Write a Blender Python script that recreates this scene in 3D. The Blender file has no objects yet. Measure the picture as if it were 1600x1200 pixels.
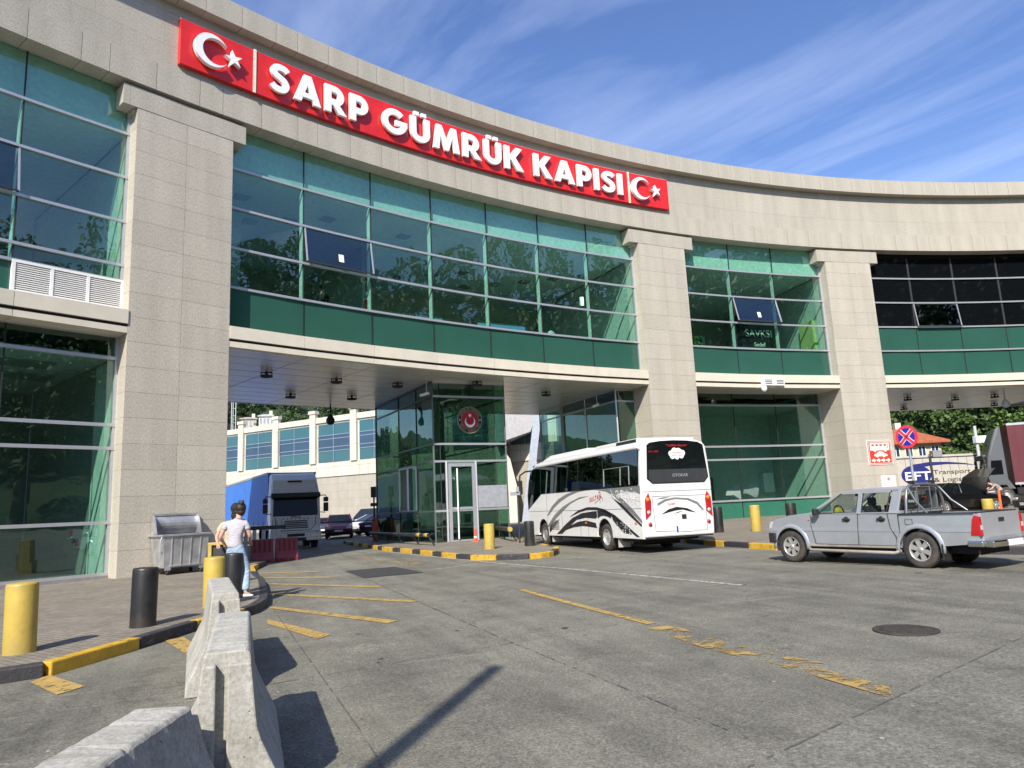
import bpy, math, random
import numpy as np
from math import sin, cos, pi, radians, atan2, sqrt, hypot
from mathutils import Vector, Matrix

S = bpy.context.scene
random.seed(7)
# ---------------------------------------------------------------- camera
CAM_H = 1.5
PITCH, ROLL, FPX = 0.16972652, -0.04620219, 1123.143
fwd = Vector((0, cos(PITCH), sin(PITCH))); rt0 = Vector((1, 0, 0)); up0 = Vector((0, -sin(PITCH), cos(PITCH)))
rt = rt0*cos(ROLL) + up0*sin(ROLL); up = -rt0*sin(ROLL) + up0*cos(ROLL)
cd = bpy.data.cameras.new('camera'); cam = bpy.data.objects.new('camera', cd)
S.collection.objects.link(cam); S.camera = cam
cd.sensor_width = 36.0; cd.lens = 36.0*FPX/1600.0; cd.clip_start = 0.05; cd.clip_end = 3000
M = Matrix((rt, up, -fwd)).transposed().to_4x4(); M.translation = (0, 0, CAM_H)
cam.matrix_world = M
S.render.resolution_x = 1024; S.render.resolution_y = 768
# ---------------------------------------------------------------- world and sun
SUN_AZ, SUN_EL = radians(14.5), radians(39.5)      # direction the shadows run (from +y, clockwise), height of the sun
W = bpy.data.worlds.new('World'); S.world = W; W.use_nodes = True
nt = W.node_tree; nt.nodes.clear(); N = nt.nodes.new; L = nt.links.new
wo = N('ShaderNodeOutputWorld'); bg = N('ShaderNodeBackground'); sky = N('ShaderNodeTexSky')
sky.sky_type = 'NISHITA'; sky.sun_disc = False; sky.sun_elevation = SUN_EL; sky.sun_rotation = SUN_AZ + pi
sky.air_density = 1.0; sky.dust_density = 0.6; sky.ozone_density = 3.0; sky.altitude = 20
tc = N('ShaderNodeTexCoord'); sx = N('ShaderNodeSeparateXYZ'); L(tc.outputs['Generated'], sx.inputs[0])
mz = N('ShaderNodeMath'); mz.operation = 'MAXIMUM'; mz.inputs[1].default_value = 0.06; L(sx.outputs['Z'], mz.inputs[0])
dv = N('ShaderNodeVectorMath'); dv.operation = 'DIVIDE'; cmb = N('ShaderNodeCombineXYZ')
for i in range(3): L(mz.outputs[0], cmb.inputs[i])
L(tc.outputs['Generated'], dv.inputs[0]); L(cmb.outputs[0], dv.inputs[1])
mp0 = N('ShaderNodeMapping'); mp0.inputs['Rotation'].default_value = (0, 0, radians(54)); L(dv.outputs[0], mp0.inputs[0])
mp = N('ShaderNodeMapping'); mp.inputs['Scale'].default_value = (0.42, 1.7, 1.0); mp.inputs['Location'].default_value = (0.9, 0.55, 0)
L(mp0.outputs[0], mp.inputs[0])
n1 = N('ShaderNodeTexNoise'); n1.inputs['Scale'].default_value = 1.05; n1.inputs['Detail'].default_value = 9; n1.inputs['Roughness'].default_value = 0.56; n1.inputs['Distortion'].default_value = 0.5
L(mp.outputs[0], n1.inputs['Vector'])
n2 = N('ShaderNodeTexNoise'); n2.inputs['Scale'].default_value = 0.55; n2.inputs['Detail'].default_value = 3
L(dv.outputs[0], n2.inputs['Vector'])
r1 = N('ShaderNodeValToRGB'); r1.color_ramp.elements[0].position = 0.47; r1.color_ramp.elements[1].position = 0.86
L(n1.outputs['Fac'], r1.inputs[0])
r2 = N('ShaderNodeValToRGB'); r2.color_ramp.elements[0].position = 0.34; r2.color_ramp.elements[1].position = 0.66
L(n2.outputs['Fac'], r2.inputs[0])
mm = N('ShaderNodeMath'); mm.operation = 'MULTIPLY'; L(r1.outputs[0], mm.inputs[0]); L(r2.outputs[0], mm.inputs[1])
mm2 = N('ShaderNodeMath'); mm2.operation = 'MULTIPLY'; mm2.inputs[1].default_value = 0.58; L(mm.outputs[0], mm2.inputs[0])
mx = N('ShaderNodeMixRGB'); L(mm2.outputs[0], mx.inputs[0]); L(sky.outputs[0], mx.inputs[1]); mx.inputs[2].default_value = (5.4, 6.0, 7.2, 1)
hs = N('ShaderNodeHueSaturation'); hs.inputs['Saturation'].default_value = 1.12; hs.inputs['Hue'].default_value = 0.512
L(mx.outputs[0], hs.inputs['Color'])
L(hs.outputs[0], bg.inputs['Color']); bg.inputs['Strength'].default_value = 0.145
L(bg.outputs[0], wo.inputs['Surface'])
sd = bpy.data.lights.new('sun', 'SUN'); sd.energy = 4.8; sd.angle = radians(0.53); sd.color = (1.0, 0.93, 0.82)
sun = bpy.data.objects.new('sun', sd); S.collection.objects.link(sun)
sdir = Vector((sin(SUN_AZ)*cos(SUN_EL), cos(SUN_AZ)*cos(SUN_EL), -sin(SUN_EL)))
sun.rotation_euler = sdir.to_track_quat('-Z', 'Y').to_euler(); sun.location = (-20, -60, 60)
S.view_settings.view_transform = 'Standard'; S.view_settings.look = 'None'; S.view_settings.exposure = 0.55; S.view_settings.gamma = 1.0
try: S.view_settings.use_curve_mapping = False
except Exception: pass
# ---------------------------------------------------------------- the lie of the land
def gz(x, y): return -0.12 + 0.011*x + 0.005*y
CX, CY, R0 = 34.3655, -19.0686, 60.8552       # centre and radius of the curved front
# ---------------------------------------------------------------- materials
_mats = {}
def mat(name, col=(.5, .5, .5), rough=.6, metal=0.0, spec=.5, var=.12, vscale=6.0, bump=0.0, bscale=40.0, coat=0.0, emit=None, dirt=0.0):
    if name in _mats: return _mats[name]
    m = bpy.data.materials.new(name); m.use_nodes = True; t = m.node_tree; b = t.nodes['Principled BSDF']
    b.inputs['Roughness'].default_value = rough; b.inputs['Metallic'].default_value = metal
    b.inputs['Specular IOR Level'].default_value = spec; b.inputs['Coat Weight'].default_value = coat; b.inputs['Coat Roughness'].default_value = .05
    c = t.nodes.new('ShaderNodeTexCoord'); n = t.nodes.new('ShaderNodeTexNoise'); n.inputs['Scale'].default_value = vscale; n.inputs['Detail'].default_value = 6
    t.links.new(c.outputs['Object'], n.inputs['Vector'])
    r = t.nodes.new('ShaderNodeValToRGB'); r.color_ramp.elements[0].position = .3; r.color_ramp.elements[1].position = .7
    r.color_ramp.elements[0].color = tuple(x*(1-var) for x in col) + (1,); r.color_ramp.elements[1].color = tuple(min(1, x*(1+var)) for x in col) + (1,)
    t.links.new(n.outputs['Fac'], r.inputs[0]); out = r.outputs[0]
    if dirt > 0:
        n3 = t.nodes.new('ShaderNodeTexNoise'); n3.inputs['Scale'].default_value = 2.2; n3.inputs['Detail'].default_value = 8; n3.inputs['Roughness'].default_value = .7
        t.links.new(c.outputs['Object'], n3.inputs['Vector'])
        q = t.nodes.new('ShaderNodeValToRGB'); q.color_ramp.elements[0].position = .45; q.color_ramp.elements[1].position = .75
        q.color_ramp.elements[1].color = (dirt, dirt, dirt, 1); t.links.new(n3.outputs['Fac'], q.inputs[0])
        x = t.nodes.new('ShaderNodeMixRGB'); t.links.new(q.outputs[0], x.inputs[0]); t.links.new(out, x.inputs[1]); x.inputs[2].default_value = (.16, .13, .10, 1); out = x.outputs[0]
    t.links.new(out, b.inputs['Base Color'])
    if bump > 0:
        n2 = t.nodes.new('ShaderNodeTexNoise'); n2.inputs['Scale'].default_value = bscale; n2.inputs['Detail'].default_value = 8
        t.links.new(c.outputs['Object'], n2.inputs['Vector']); bp = t.nodes.new('ShaderNodeBump'); bp.inputs['Strength'].default_value = bump; bp.inputs['Distance'].default_value = .02
        t.links.new(n2.outputs['Fac'], bp.inputs['Height']); t.links.new(bp.outputs[0], b.inputs['Normal'])
    if emit: b.inputs['Emission Color'].default_value = tuple(emit) + (1,); b.inputs['Emission Strength'].default_value = 1.0
    _mats[name] = m; return m

def stone(name, bw, rh, off, c1=(.50, .470, .405), c2=(.46, .432, .372), mortar=.007, mcol=(.30, .27, .22)):
    if name in _mats: return _mats[name]
    m = bpy.data.materials.new(name); m.use_nodes = True; t = m.node_tree; b = t.nodes['Principled BSDF']; A = t.nodes.new; K = t.links.new
    u = A('ShaderNodeUVMap'); br = A('ShaderNodeTexBrick'); K(u.outputs[0], br.inputs['Vector'])
    br.offset = off; br.squash = 1.0
    br.inputs['Scale'].default_value = 1; br.inputs['Brick Width'].default_value = bw; br.inputs['Row Height'].default_value = rh
    br.inputs['Mortar Size'].default_value = mortar; br.inputs['Mortar Smooth'].default_value = .1; br.inputs['Bias'].default_value = 0
    br.inputs['Color1'].default_value = c1 + (1,); br.inputs['Color2'].default_value = c2 + (1,); br.inputs['Mortar'].default_value = mcol + (1,)
    mp = A('ShaderNodeMapping'); mp.inputs['Scale'].default_value = (34, 13, 1); K(u.outputs[0], mp.inputs[0])
    n = A('ShaderNodeTexNoise'); n.inputs['Scale'].default_value = 1; n.inputs['Detail'].default_value = 5; n.inputs['Roughness'].default_value = .65; K(mp.outputs[0], n.inputs['Vector'])
    r = A('ShaderNodeValToRGB'); r.color_ramp.elements[0].position = .33; r.color_ramp.elements[1].position = .62
    r.color_ramp.elements[0].color = (.70, .70, .70, 1); r.color_ramp.elements[1].color = (1.07, 1.06, 1.04, 1); K(n.outputs['Fac'], r.inputs[0])
    x = A('ShaderNodeMixRGB'); x.blend_type = 'MULTIPLY'; x.inputs[0].default_value = 1; K(br.outputs['Color'], x.inputs[1]); K(r.outputs[0], x.inputs[2])
    # rain streaks and stains
    mp2 = A('ShaderNodeMapping'); mp2.inputs['Scale'].default_value = (1.6, .2, 1); K(u.outputs[0], mp2.inputs[0])
    n2 = A('ShaderNodeTexNoise'); n2.inputs['Scale'].default_value = 1; n2.inputs['Detail'].default_value = 7; n2.inputs['Roughness'].default_value = .6; K(mp2.outputs[0], n2.inputs['Vector'])
    r2 = A('ShaderNodeValToRGB'); r2.color_ramp.elements[0].position = .3; r2.color_ramp.elements[1].position = .7
    r2.color_ramp.elements[0].color = (.82, .81, .78, 1); r2.color_ramp.elements[1].color = (1.06, 1.05, 1.03, 1); K(n2.outputs['Fac'], r2.inputs[0])
    y = A('ShaderNodeMixRGB'); y.blend_type = 'MULTIPLY'; y.inputs[0].default_value = .8; K(x.outputs[0], y.inputs[1]); K(r2.outputs[0], y.inputs[2])
    K(y.outputs[0], b.inputs['Base Color']); b.inputs['Roughness'].default_value = .62
    bp = A('ShaderNodeBump'); bp.inputs['Strength'].default_value = .5; bp.inputs['Distance'].default_value = .01; bp.invert = True
    K(br.outputs['Fac'], bp.inputs['Height']); K(bp.outputs[0], b.inputs['Normal'])
    _mats[name] = m; return m

def glass(name, tint=(.30, .52, .44), ior=1.75, wav=.018, refl=(.85, .92, .95)):
    if name in _mats: return _mats[name]
    m = bpy.data.materials.new(name); m.use_nodes = True; t = m.node_tree; t.nodes.clear(); A = t.nodes.new; K = t.links.new
    o = A('ShaderNodeOutputMaterial'); mx = A('ShaderNodeMixShader'); tr = A('ShaderNodeBsdfTransparent'); gl = A('ShaderNodeBsdfGlossy'); fr = A('ShaderNodeFresnel')
    tr.inputs[0].default_value = tint + (1,); gl.inputs[0].default_value = refl + (1,); gl.inputs['Roughness'].default_value = 0.0; fr.inputs[0].default_value = ior
    c = A('ShaderNodeTexCoord'); n = A('ShaderNodeTexNoise'); n.inputs['Scale'].default_value = .8; n.inputs['Detail'].default_value = 1; K(c.outputs['Object'], n.inputs['Vector'])
    bp = A('ShaderNodeBump'); bp.inputs['Strength'].default_value = wav*4; bp.inputs['Distance'].default_value = .12; K(n.outputs['Fac'], bp.inputs['Height']); K(bp.outputs[0], gl.inputs['Normal'])
    ge = A('ShaderNodeNewGeometry'); im = A('ShaderNodeMix'); im.data_type = 'FLOAT'; im.inputs[2].default_value = ior; im.inputs[3].default_value = 1/ior; K(ge.outputs['Backfacing'], im.inputs[0]); K(im.outputs[0], fr.inputs[0])   # the same reflectance from either side of the pane
    K(fr.outputs[0], mx.inputs[0]); K(tr.outputs[0], mx.inputs[1]); K(gl.outputs[0], mx.inputs[2]); K(mx.outputs[0], o.inputs[0])
    _mats[name] = m; return m

# ---------------------------------------------------------------- mesh builder
class MB:
    def __init__(s): s.v = []; s.f = []; s.u = []; s.m = []; s.s = []
    def add(s, vs, fs, mi=0, smooth=False, uvs=None):
        o = len(s.v); s.v += [tuple(p) for p in vs]
        for k, f in enumerate(fs):
            s.f.append([o+i for i in f]); s.m.append(mi); s.s.append(smooth)
            s.u.append(uvs[k] if uvs else None)
        return s
    def box(s, x0, x1, y0, y1, z0, z1, mi=0, T=None):
        vs = [(x, y, z) for z in (z0, z1) for y in (y0, y1) for x in (x0, x1)]
        if T is not None: vs = [tuple(T @ Vector(p)) for p in vs]
        return s.add(vs, [(0, 2, 3, 1), (4, 5, 7, 6), (0, 1, 5, 4), (2, 6, 7, 3), (0, 4, 6, 2), (1, 3, 7, 5)], mi)
    def bar(s, p, q, w, h, mi=0, upv=(0, 0, 1)):
        p = Vector(p); q = Vector(q); d = (q-p).normalized(); U = Vector(upv)
        if abs(d.dot(U)) > .98: U = Vector((0, 1, 0))
        a = d.cross(U).normalized()*w/2; b = a.cross(d).normalized()*h/2
        vs = [p-a-b, p+a-b, p+a+b, p-a+b, q-a-b, q+a-b, q+a+b, q-a+b]
        return s.add(vs, [(3, 2, 1, 0), (4, 5, 6, 7), (0, 1, 5, 4), (1, 2, 6, 5), (2, 3, 7, 6), (3, 0, 4, 7)], mi)
    def tube(s, pts, r, n=10, mi=0, cap=True):
        pts = [Vector(p) for p in pts]; rr = r if isinstance(r, (list, tuple)) else [r]*len(pts); rings = []
        U = None
        for i, p in enumerate(pts):
            d = (pts[min(i+1, len(pts)-1)]-pts[max(i-1, 0)]).normalized()
            if U is None: U = Vector((0, 0, 1)) if abs(d.z) < .9 else Vector((1, 0, 0))
            a = d.cross(U).normalized(); b = a.cross(d).normalized(); U = b
            rings.append([p+(a*cos(2*pi*k/n)+b*sin(2*pi*k/n))*rr[i] for k in range(n)])
        vs = [v for g in rings for v in g]; fs = []
        for i in range(len(rings)-1):
            for k in range(n): fs.append((i*n+k, i*n+(k+1) % n, (i+1)*n+(k+1) % n, (i+1)*n+k))
        s.add(vs, fs, mi, True)
        if cap:
            s.add(rings[0], [tuple(range(n-1, -1, -1))], mi); s.add(rings[-1], [tuple(range(n))], mi)
        return s
    def lathe(s, prof, c=(0, 0, 0), n=24, mi=0, axis='z', smooth=True):
        vs = []; fs = []
        for (r, h) in prof:
            for k in range(n):
                a = 2*pi*k/n
                if axis == 'z': vs.append((c[0]+r*cos(a), c[1]+r*sin(a), c[2]+h))
                elif axis == 'y': vs.append((c[0]+r*cos(a), c[1]+h, c[2]+r*sin(a)))
                else: vs.append((c[0]+h, c[1]+r*cos(a), c[2]+r*sin(a)))
        for i in range(len(prof)-1):
            for k in range(n): fs.append((i*n+k, i*n+(k+1) % n, (i+1)*n+(k+1) % n, (i+1)*n+k))
        if axis == 'y': fs = [f[::-1] for f in fs]
        return s.add(vs, fs, mi, smooth)
    def prism(s, poly, T0, T1, mi=0, smooth=False, cap=True):
        """poly of 2-D points; T0/T1 map (a,b) to 3-D for the two ends"""
        n = len(poly); A = [T0(*p) for p in poly]; B = [T1(*p) for p in poly]
        fs = [(i, (i+1) % n, n+(i+1) % n, n+i) for i in range(n)]
        s.add(A+B, fs, mi, smooth)
        if cap: s.add(A, [tuple(range(n-1, -1, -1))], mi); s.add(B, [tuple(range(n))], mi)
        return s
    def ring(s, sections, mi=0, smooth=True, cap=True):
        n = len(sections[0]); vs = [p for g in sections for p in g]; fs = []
        for i in range(len(sections)-1):
            for k in range(n): fs.append((i*n+k, i*n+(k+1) % n, (i+1)*n+(k+1) % n, (i+1)*n+k))
        s.add(vs, fs, mi, smooth)
        if cap: s.add(sections[0], [tuple(range(n-1, -1, -1))], mi); s.add(sections[-1], [tuple(range(n))], mi)
        return s
    # curved-front pieces, world coordinates
    def arc(s, p0, p1, r0, r1, z0, z1, mi=0, seg=None, ends=True, sides='fbtu', uo=0):
        seg = seg or max(1, int(abs(p1-p0)/.012))
        for k in range(seg):
            a = p0+(p1-p0)*k/seg; b = p0+(p1-p0)*(k+1)/seg
            P = lambda ph, r, z: (CX+r*sin(ph), CY+r*cos(ph), z)
            ua, ub = R0*a-uo, R0*b-uo
            if 'f' in sides: s.add([P(a, r0, z0), P(b, r0, z0), P(b, r0, z1), P(a, r0, z1)], [(0, 1, 2, 3)], mi, False, [[(ua, z0), (ub, z0), (ub, z1), (ua, z1)]])
            if 'b' in sides: s.add([P(a, r1, z0), P(a, r1, z1), P(b, r1, z1), P(b, r1, z0)], [(0, 1, 2, 3)], mi, False, [[(ua, z0), (ua, z1), (ub, z1), (ub, z0)]])
            if 't' in sides: s.add([P(a, r0, z1), P(b, r0, z1), P(b, r1, z1), P(a, r1, z1)], [(0, 1, 2, 3)], mi, False, [[(ua, r0), (ub, r0), (ub, r1), (ua, r1)]])
            if 'u' in sides: s.add([P(a, r0, z0), P(a, r1, z0), P(b, r1, z0), P(b, r0, z0)], [(0, 1, 2, 3)], mi, False, [[(ua, r0), (ua, r1), (ub, r1), (ub, r0)]])
        if ends:
            for ph, fl in ((p0, 0), (p1, 1)):
                q = [P(ph, r0, z0), P(ph, r0, z1), P(ph, r1, z1), P(ph, r1, z0)]; uu = [(r0+7.3, z0), (r0+7.3, z1), (r1+7.3, z1), (r1+7.3, z0)]
                if fl: q = q[::-1]; uu = uu[::-1]
                s.add(q, [(0, 1, 2, 3)], mi, False, [uu])
        return s
    def build(s, name, mats, parent=None, bevel=0, world=False, subsurf=0, loc=None, solid=0):
        me = bpy.data.meshes.new(name); off = Vector((0, 0, 0))
        if world and parent is not None:
            p = parent
            while p is not None: off += p.location; p = p.parent
        me.from_pydata([tuple(Vector(p)-off) for p in s.v], [], s.f)
        if not isinstance(mats, (list, tuple)): mats = [mats]
        for m in mats: me.materials.append(m)
        me.polygons.foreach_set('material_index', s.m); me.polygons.foreach_set('use_smooth', s.s)
        if any(u is not None for u in s.u):
            uv = me.uv_layers.new(name='UVMap'); d = []
            for f, u in zip(s.f, s.u): d += [c for p in (u or [(0, 0)]*len(f)) for c in p]
            uv.data.foreach_set('uv', d)
        me.update(); o = bpy.data.objects.new(name, me); S.collection.objects.link(o)
        if parent is not None: o.parent = parent
        if loc is not None: o.location = loc
        if bevel:
            import bmesh
            bm = bmesh.new(); bm.from_mesh(me); bmesh.ops.remove_doubles(bm, verts=bm.verts, dist=1e-5); bmesh.ops.recalc_face_normals(bm, faces=bm.faces); bm.to_mesh(me); bm.free()
            b = o.modifiers.new('bevel', 'BEVEL'); b.width = bevel; b.segments = 2; b.limit_method = 'ANGLE'; b.angle_limit = radians(35)
        if subsurf:
            b = o.modifiers.new('sub', 'SUBSURF'); b.levels = subsurf; b.render_levels = subsurf
        return o

def P(ph, r, z): return (CX+r*sin(ph), CY+r*cos(ph), z)
def tag(o, label=None, cat=None, group=None, kind=None):
    if label: o['label'] = label
    if cat: o['category'] = cat
    if group: o['group'] = group
    if kind: o['kind'] = kind
    return o
def thing(name, label, cat, loc=(0, 0, 0), rz=0, group=None):
    o = bpy.data.objects.new(name, None); S.collection.objects.link(o); o.empty_display_size = .2
    o.location = loc; o.rotation_euler = (0, 0, rz); return tag(o, label, cat, group)
def copy_tree(o, parent=None):
    c = o.copy(); S.collection.objects.link(c); c.parent = parent
    for ch in list(o.children): copy_tree(ch, c)
    return c
def text_mesh(txt, size=1.0, extrude=.02, offset=0.0, align='CENTER', spacing=1.0, bevel=0):
    cu = bpy.data.curves.new('text', 'FONT'); cu.body = txt; cu.size = size; cu.extrude = extrude; cu.offset = offset; cu.align_x = align; cu.space_character = spacing
    cu.resolution_u = 4; cu.bevel_depth = bevel
    o = bpy.data.objects.new('text', cu); S.collection.objects.link(o)
    dg = bpy.context.evaluated_depsgraph_get(); me = bpy.data.meshes.new_from_object(o.evaluated_get(dg)); bpy.data.objects.remove(o); bpy.data.curves.remove(cu)
    return me
def place_text(me, name, m, parent, origin, right, upv, sx=1.0, sy=1.0):
    right = Vector(right).normalized(); upv = Vector(upv).normalized(); out = right.cross(upv)
    T = Matrix((right*sx, upv*sy, out)).transposed().to_4x4(); T.translation = Vector(origin)
    me.transform(T); me.materials.clear(); me.materials.append(m); me.name = name
    o = bpy.data.objects.new(name, me); S.collection.objects.link(o); o.parent = parent; return o
def star(cx, cy, r, n=5, rot=0):
    return [(cx+(r if k % 2 == 0 else r*.382)*sin(rot+pi*k/n), cy+(r if k % 2 == 0 else r*.382)*cos(rot+pi*k/n)) for k in range(2*n)]
def crescent(cx, cy, R, op=0.0):
    """opening towards angle op"""
    r = R*.8; d = R*.25; xi = (R*R-r*r+d*d)/(2*d); a0 = math.acos(xi/R); a1 = math.acos((xi-d)/r); pts = []
    for k in range(29): a = a0+(2*pi-2*a0)*k/28; pts.append((R*cos(a), R*sin(a)))
    for k in range(1, 28): a = (2*pi-a1)-(2*pi-2*a1)*k/28; pts.append((d+r*cos(a), r*sin(a)))
    return [(cx+x*cos(op)-y*sin(op), cy+x*sin(op)+y*cos(op)) for x, y in pts]
# ================================================================= the customs building
m_pillar = stone('stone pillar', 1.52, .775, 0.0)
m_band = stone('stone band', 2.1, 1.23, .37, (.46, .435, .375), (.43, .405, .35), .006, (.33, .30, .25))
m_cop = stone('stone coping', 60, 60, 0.0, (.455, .43, .37), (.455, .43, .37))
m_cream = mat('cream cladding', (.62, .575, .47), .45, var=.05, vscale=1.5, dirt=.12)
m_gap = mat('shadow gap black', (.02, .02, .02), .9)
m_alu = mat('silver aluminium', (.52, .53, .56), .38, .55, var=.04)
m_black = mat('black rubber gasket', (.015, .017, .016), .6)
m_glass = glass('green solar glass', (.52, .80, .70), 2.25, .010, (.80, 1.0, .94))
m_glassd = glass('dark green solar glass', (.36, .62, .52), 2.0, .010, (.80, 1.0, .90))
m_glassblk = mat('black pane for unlit room', (.004, .005, .006), .04, spec=.35, var=0)  # opaque black stands in for the dark, unlit room behind the panes
m_glassblu = glass('vent window glass', (.20, .33, .33), 2.3, .006)
m_span = mat('green spandrel glass', (.026, .088, .066), .10, spec=.35, var=.06, vscale=.7)
m_soffit = mat('soffit metal', (.62, .60, .53), .30, .25, var=.06, vscale=.8, bump=.06, bscale=1.3)
m_wallin = mat('room wall paint', (.52, .54, .51), .8)
m_ceil = mat('room ceiling', (.66, .68, .66), .8)
m_floorin = mat('room floor', (.36, .34, .32), .5)
m_dark = mat('dark charcoal', (.03, .032, .035), .55)
m_white = mat('white paint', (.78, .78, .76), .4, var=.03)
m_red = mat('sign red', (.62, .018, .016), .35, var=.10, vscale=3, coat=.2)
m_letter = mat('sign letter white', (.80, .81, .83), .35, var=.03)
m_letterside = m_letter

B = thing('customs_building', 'long curved customs gate building of pale stone with green glass bays', 'building', (0, 30, 0))
PH0, PH1 = -1.12, .20
ZB, Z1, Z2, Z3, Z4, ZS = 15.42, 13.88, 12.39, 10.91, 9.47, 7.94
PW = .0473
pillars = [(-.8525, -.8005), (-.4690, -.4205), (-.2665, -.2170), (.0200, .0690), (-1.165, -1.115)]
mullC = [-.7988+PW*k for k in range(8)]
mullL = [-.9002-PW*k for k in range(4, -1, -1)]
mullD = [-.366, -.3187]
mullE = [-.1684+PW*k for k in range(4)]

# coping with open joints between blocks, and the plain band under it
mb = MB(); p = PH0
k = 0
while p < PH1:
    w = (1.30 if k % 3 else .86)/R0
    mb.arc(p+.00014, min(p+w, PH1)-.00014, R0-.37, R0+.9, 18.80, 19.64, 0, seg=1, uo=R0*p)
    p += w; k += 1
mb.arc(PH0, PH1, R0-.33, R0+.8, 18.84, 19.60, 1, seg=90)
mb.build('coping', [m_cop, m_gap], B, world=True)
mb = MB(); mb.arc(PH0, PH1, R0+.06, R0+.95, 16.38, 18.84, 0, seg=110, sides='fb')
o = mb.build('frieze', m_band, B, world=True)
mb = MB(); p = PH0; k = 0
while p < PH1:
    w = (1.42 if k % 3 else .80)/R0
    mb.arc(p+.00012, min(p+w, PH1)-.00012, R0, R0+1.2, ZB, 16.40, 0, seg=1, uo=R0*p); p += w; k += 1
mb.arc(PH0, PH1, R0+.03, R0+1.15, ZB+.03, 16.37, 1, seg=90)
mb.build('lower_band', [m_cop, m_gap], B, world=True)
for i, (a, b) in enumerate(pillars):
    w = (b-a)*R0/2
    mb = MB(); mb.arc(a, b, R0+.1, R0+2.3, -.5, 14.62, 0, seg=2, uo=R0*a, ends=True)
    pl = mb.build('pillar', stone('stone pillar %d' % i, w, .775, 0.0) if i in (0,) else m_pillar, B, world=True)
    mb = MB(); c = (a+b)/2
    mb.arc(c-.0333, c+.0333, R0-.03+.12, R0+1.2, 14.62, 15.30, 0, seg=2, uo=R0*(c-.0333)+.2)
    mb.arc(c-.029, c+.029, R0+.22, R0+1.2, 15.30, ZB, 0, seg=2)
    mb.arc(c-.0275, c+.0275, R0+.22, R0+1.2, 14.50, 14.62, 0, seg=2)
    cp = mb.build('capital', m_cop, pl); cp.location = (0, 0, 0)
    for v in cp.data.vertices: v.co -= B.location

def curtain(name, edges, rows, r, parent, cellmat, skip=(), fins=True, fr=.085, mats=None, label=None, frameout=.09):
    """edges: phi of the pane edges, rows: heights; cellmat(i,j) -> material index"""
    mats = mats or [m_glass, m_span, m_glassd, m_glassblk]
    g = MB(); rnd = random.Random(len(edges)*7+int(r))
    for i in range(len(edges)-1):
        for j in range(len(rows)-1):
            if (i, j) in skip: continue
            a, b = edges[i], edges[i+1]; z0, z1 = rows[j], rows[j+1]
            q = [rnd.uniform(-.012, .012) for _ in range(4)]
            g.add([P(a, r+q[0], z0), P(b, r+q[1], z0), P(b, r+q[2], z1), P(a, r+q[3], z1)], [(0, 1, 2, 3)], cellmat(i, j))
    go = g.build(name, mats, parent, world=True)
    if label: go['label'] = label
    f = MB()
    for j, z in enumerate(rows[1:-1] if rows[-1] > 14 else rows):
        f.arc(edges[0], edges[-1], r-frameout, r-.015, z-fr/2, z+fr/2, 0, seg=max(1, len(edges)-1)*2)
    fo = f.build('glazing_rail', m_alu, go); 
    f = MB()
    for i, e in enumerate(edges[1:-1]):
        f.arc(e-.00028, e+.00028, r-.03, r+.02, rows[0], rows[-1], 0, seg=1)
    f.build('glazing_joint', m_black, go)
    f = MB()
    for ph, s in ((edges[0], 1), (edges[-1], -1)):
        f.arc(ph if s > 0 else ph-.0013, ph+.0013 if s > 0 else ph, r-.07, r+.05, rows[0], rows[-1], 0, seg=1)
    f.build('jamb', m_alu, go)
    if fins:
        f = MB()
        for e in edges[1:-1]: f.arc(e-.0006, e+.0006, r+.04, r+.26, rows[0], 13.9 if rows[-1] > 14 else rows[-1]-.05, 0, seg=1)
        f.build('fin', m_ceil, go)
    for c in go.children:
        for v in c.data.vertices: v.co -= B.location
    return go
def vent_window(parent, a, b, z0, z1, r, tilt=.16, sticker=True):
    Pa, Pb = Vector(P(a+.0006, r-.05, z1-.06)), Vector(P(b-.0006, r-.05, z1-.06)); ph = (a+b)/2
    out = Vector((-sin(ph), -cos(ph), 0)); dn = Vector((0, 0, -1)); h = z1-z0-.08
    d = (dn*cos(tilt)+out*sin(tilt))*h
    f = MB(); off = B.location
    q = [Pa-off, Pb-off, Pb+d-off, Pa+d-off]
    g = MB(); g.add([q[3], q[2], q[1], q[0]], [(0, 1, 2, 3)]); go = g.build('vent_window', m_glassblu, parent)
    for i in range(4): f.bar(q[i], q[(i+1) % 4], .05, .045, 1 if i % 2 == 0 else 0, upv=out)
    f.build('window_frame', [m_alu, m_dark], go)
    if sticker:
        c = q[0]*.5+q[1]*.5+d*.72-out*(-.035); t = (q[1]-q[0]).normalized(); dd = d.normalized()
        g = MB(); g.add([c-t*.11-dd*.16, c-t*.11+dd*.16, c+t*.11+dd*.16, c+t*.11-dd*.16], [(0, 1, 2, 3)]); g.build('paper_notice', m_white, go)
RU = R0+.69
rowsU = [ZS, Z4, Z3, Z2, Z1, ZB+.02]
cw = curtain('window', [-.8005]+mullC[1:7]+[-.4690], rowsU, RU, B, lambda i, j: 1 if j == 0 else 0, skip={(1, 2)}, label='wide seven-pane glass bay above the gate passage')
vent_window(cw, mullC[1], mullC[2], Z3, Z2, RU)
g = MB(); c = Vector(P(-.5235, RU-.03, 11.33))-B.location; g.box(c.x-.10, c.x+.10, c.y-.004, c.y+.004, c.z-.22, c.z+.22); g.build('paper_notice', m_white, cw)
cw = curtain('window', [-.4205]+mullD+[-.2665], rowsU, RU, B, lambda i, j: 1 if j == 0 else 0, skip={(1, 2)}, label='three-pane upper glass bay between two pillars')
vent_window(cw, mullD[0], mullD[1], Z3, Z2, RU, .24)
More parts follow.
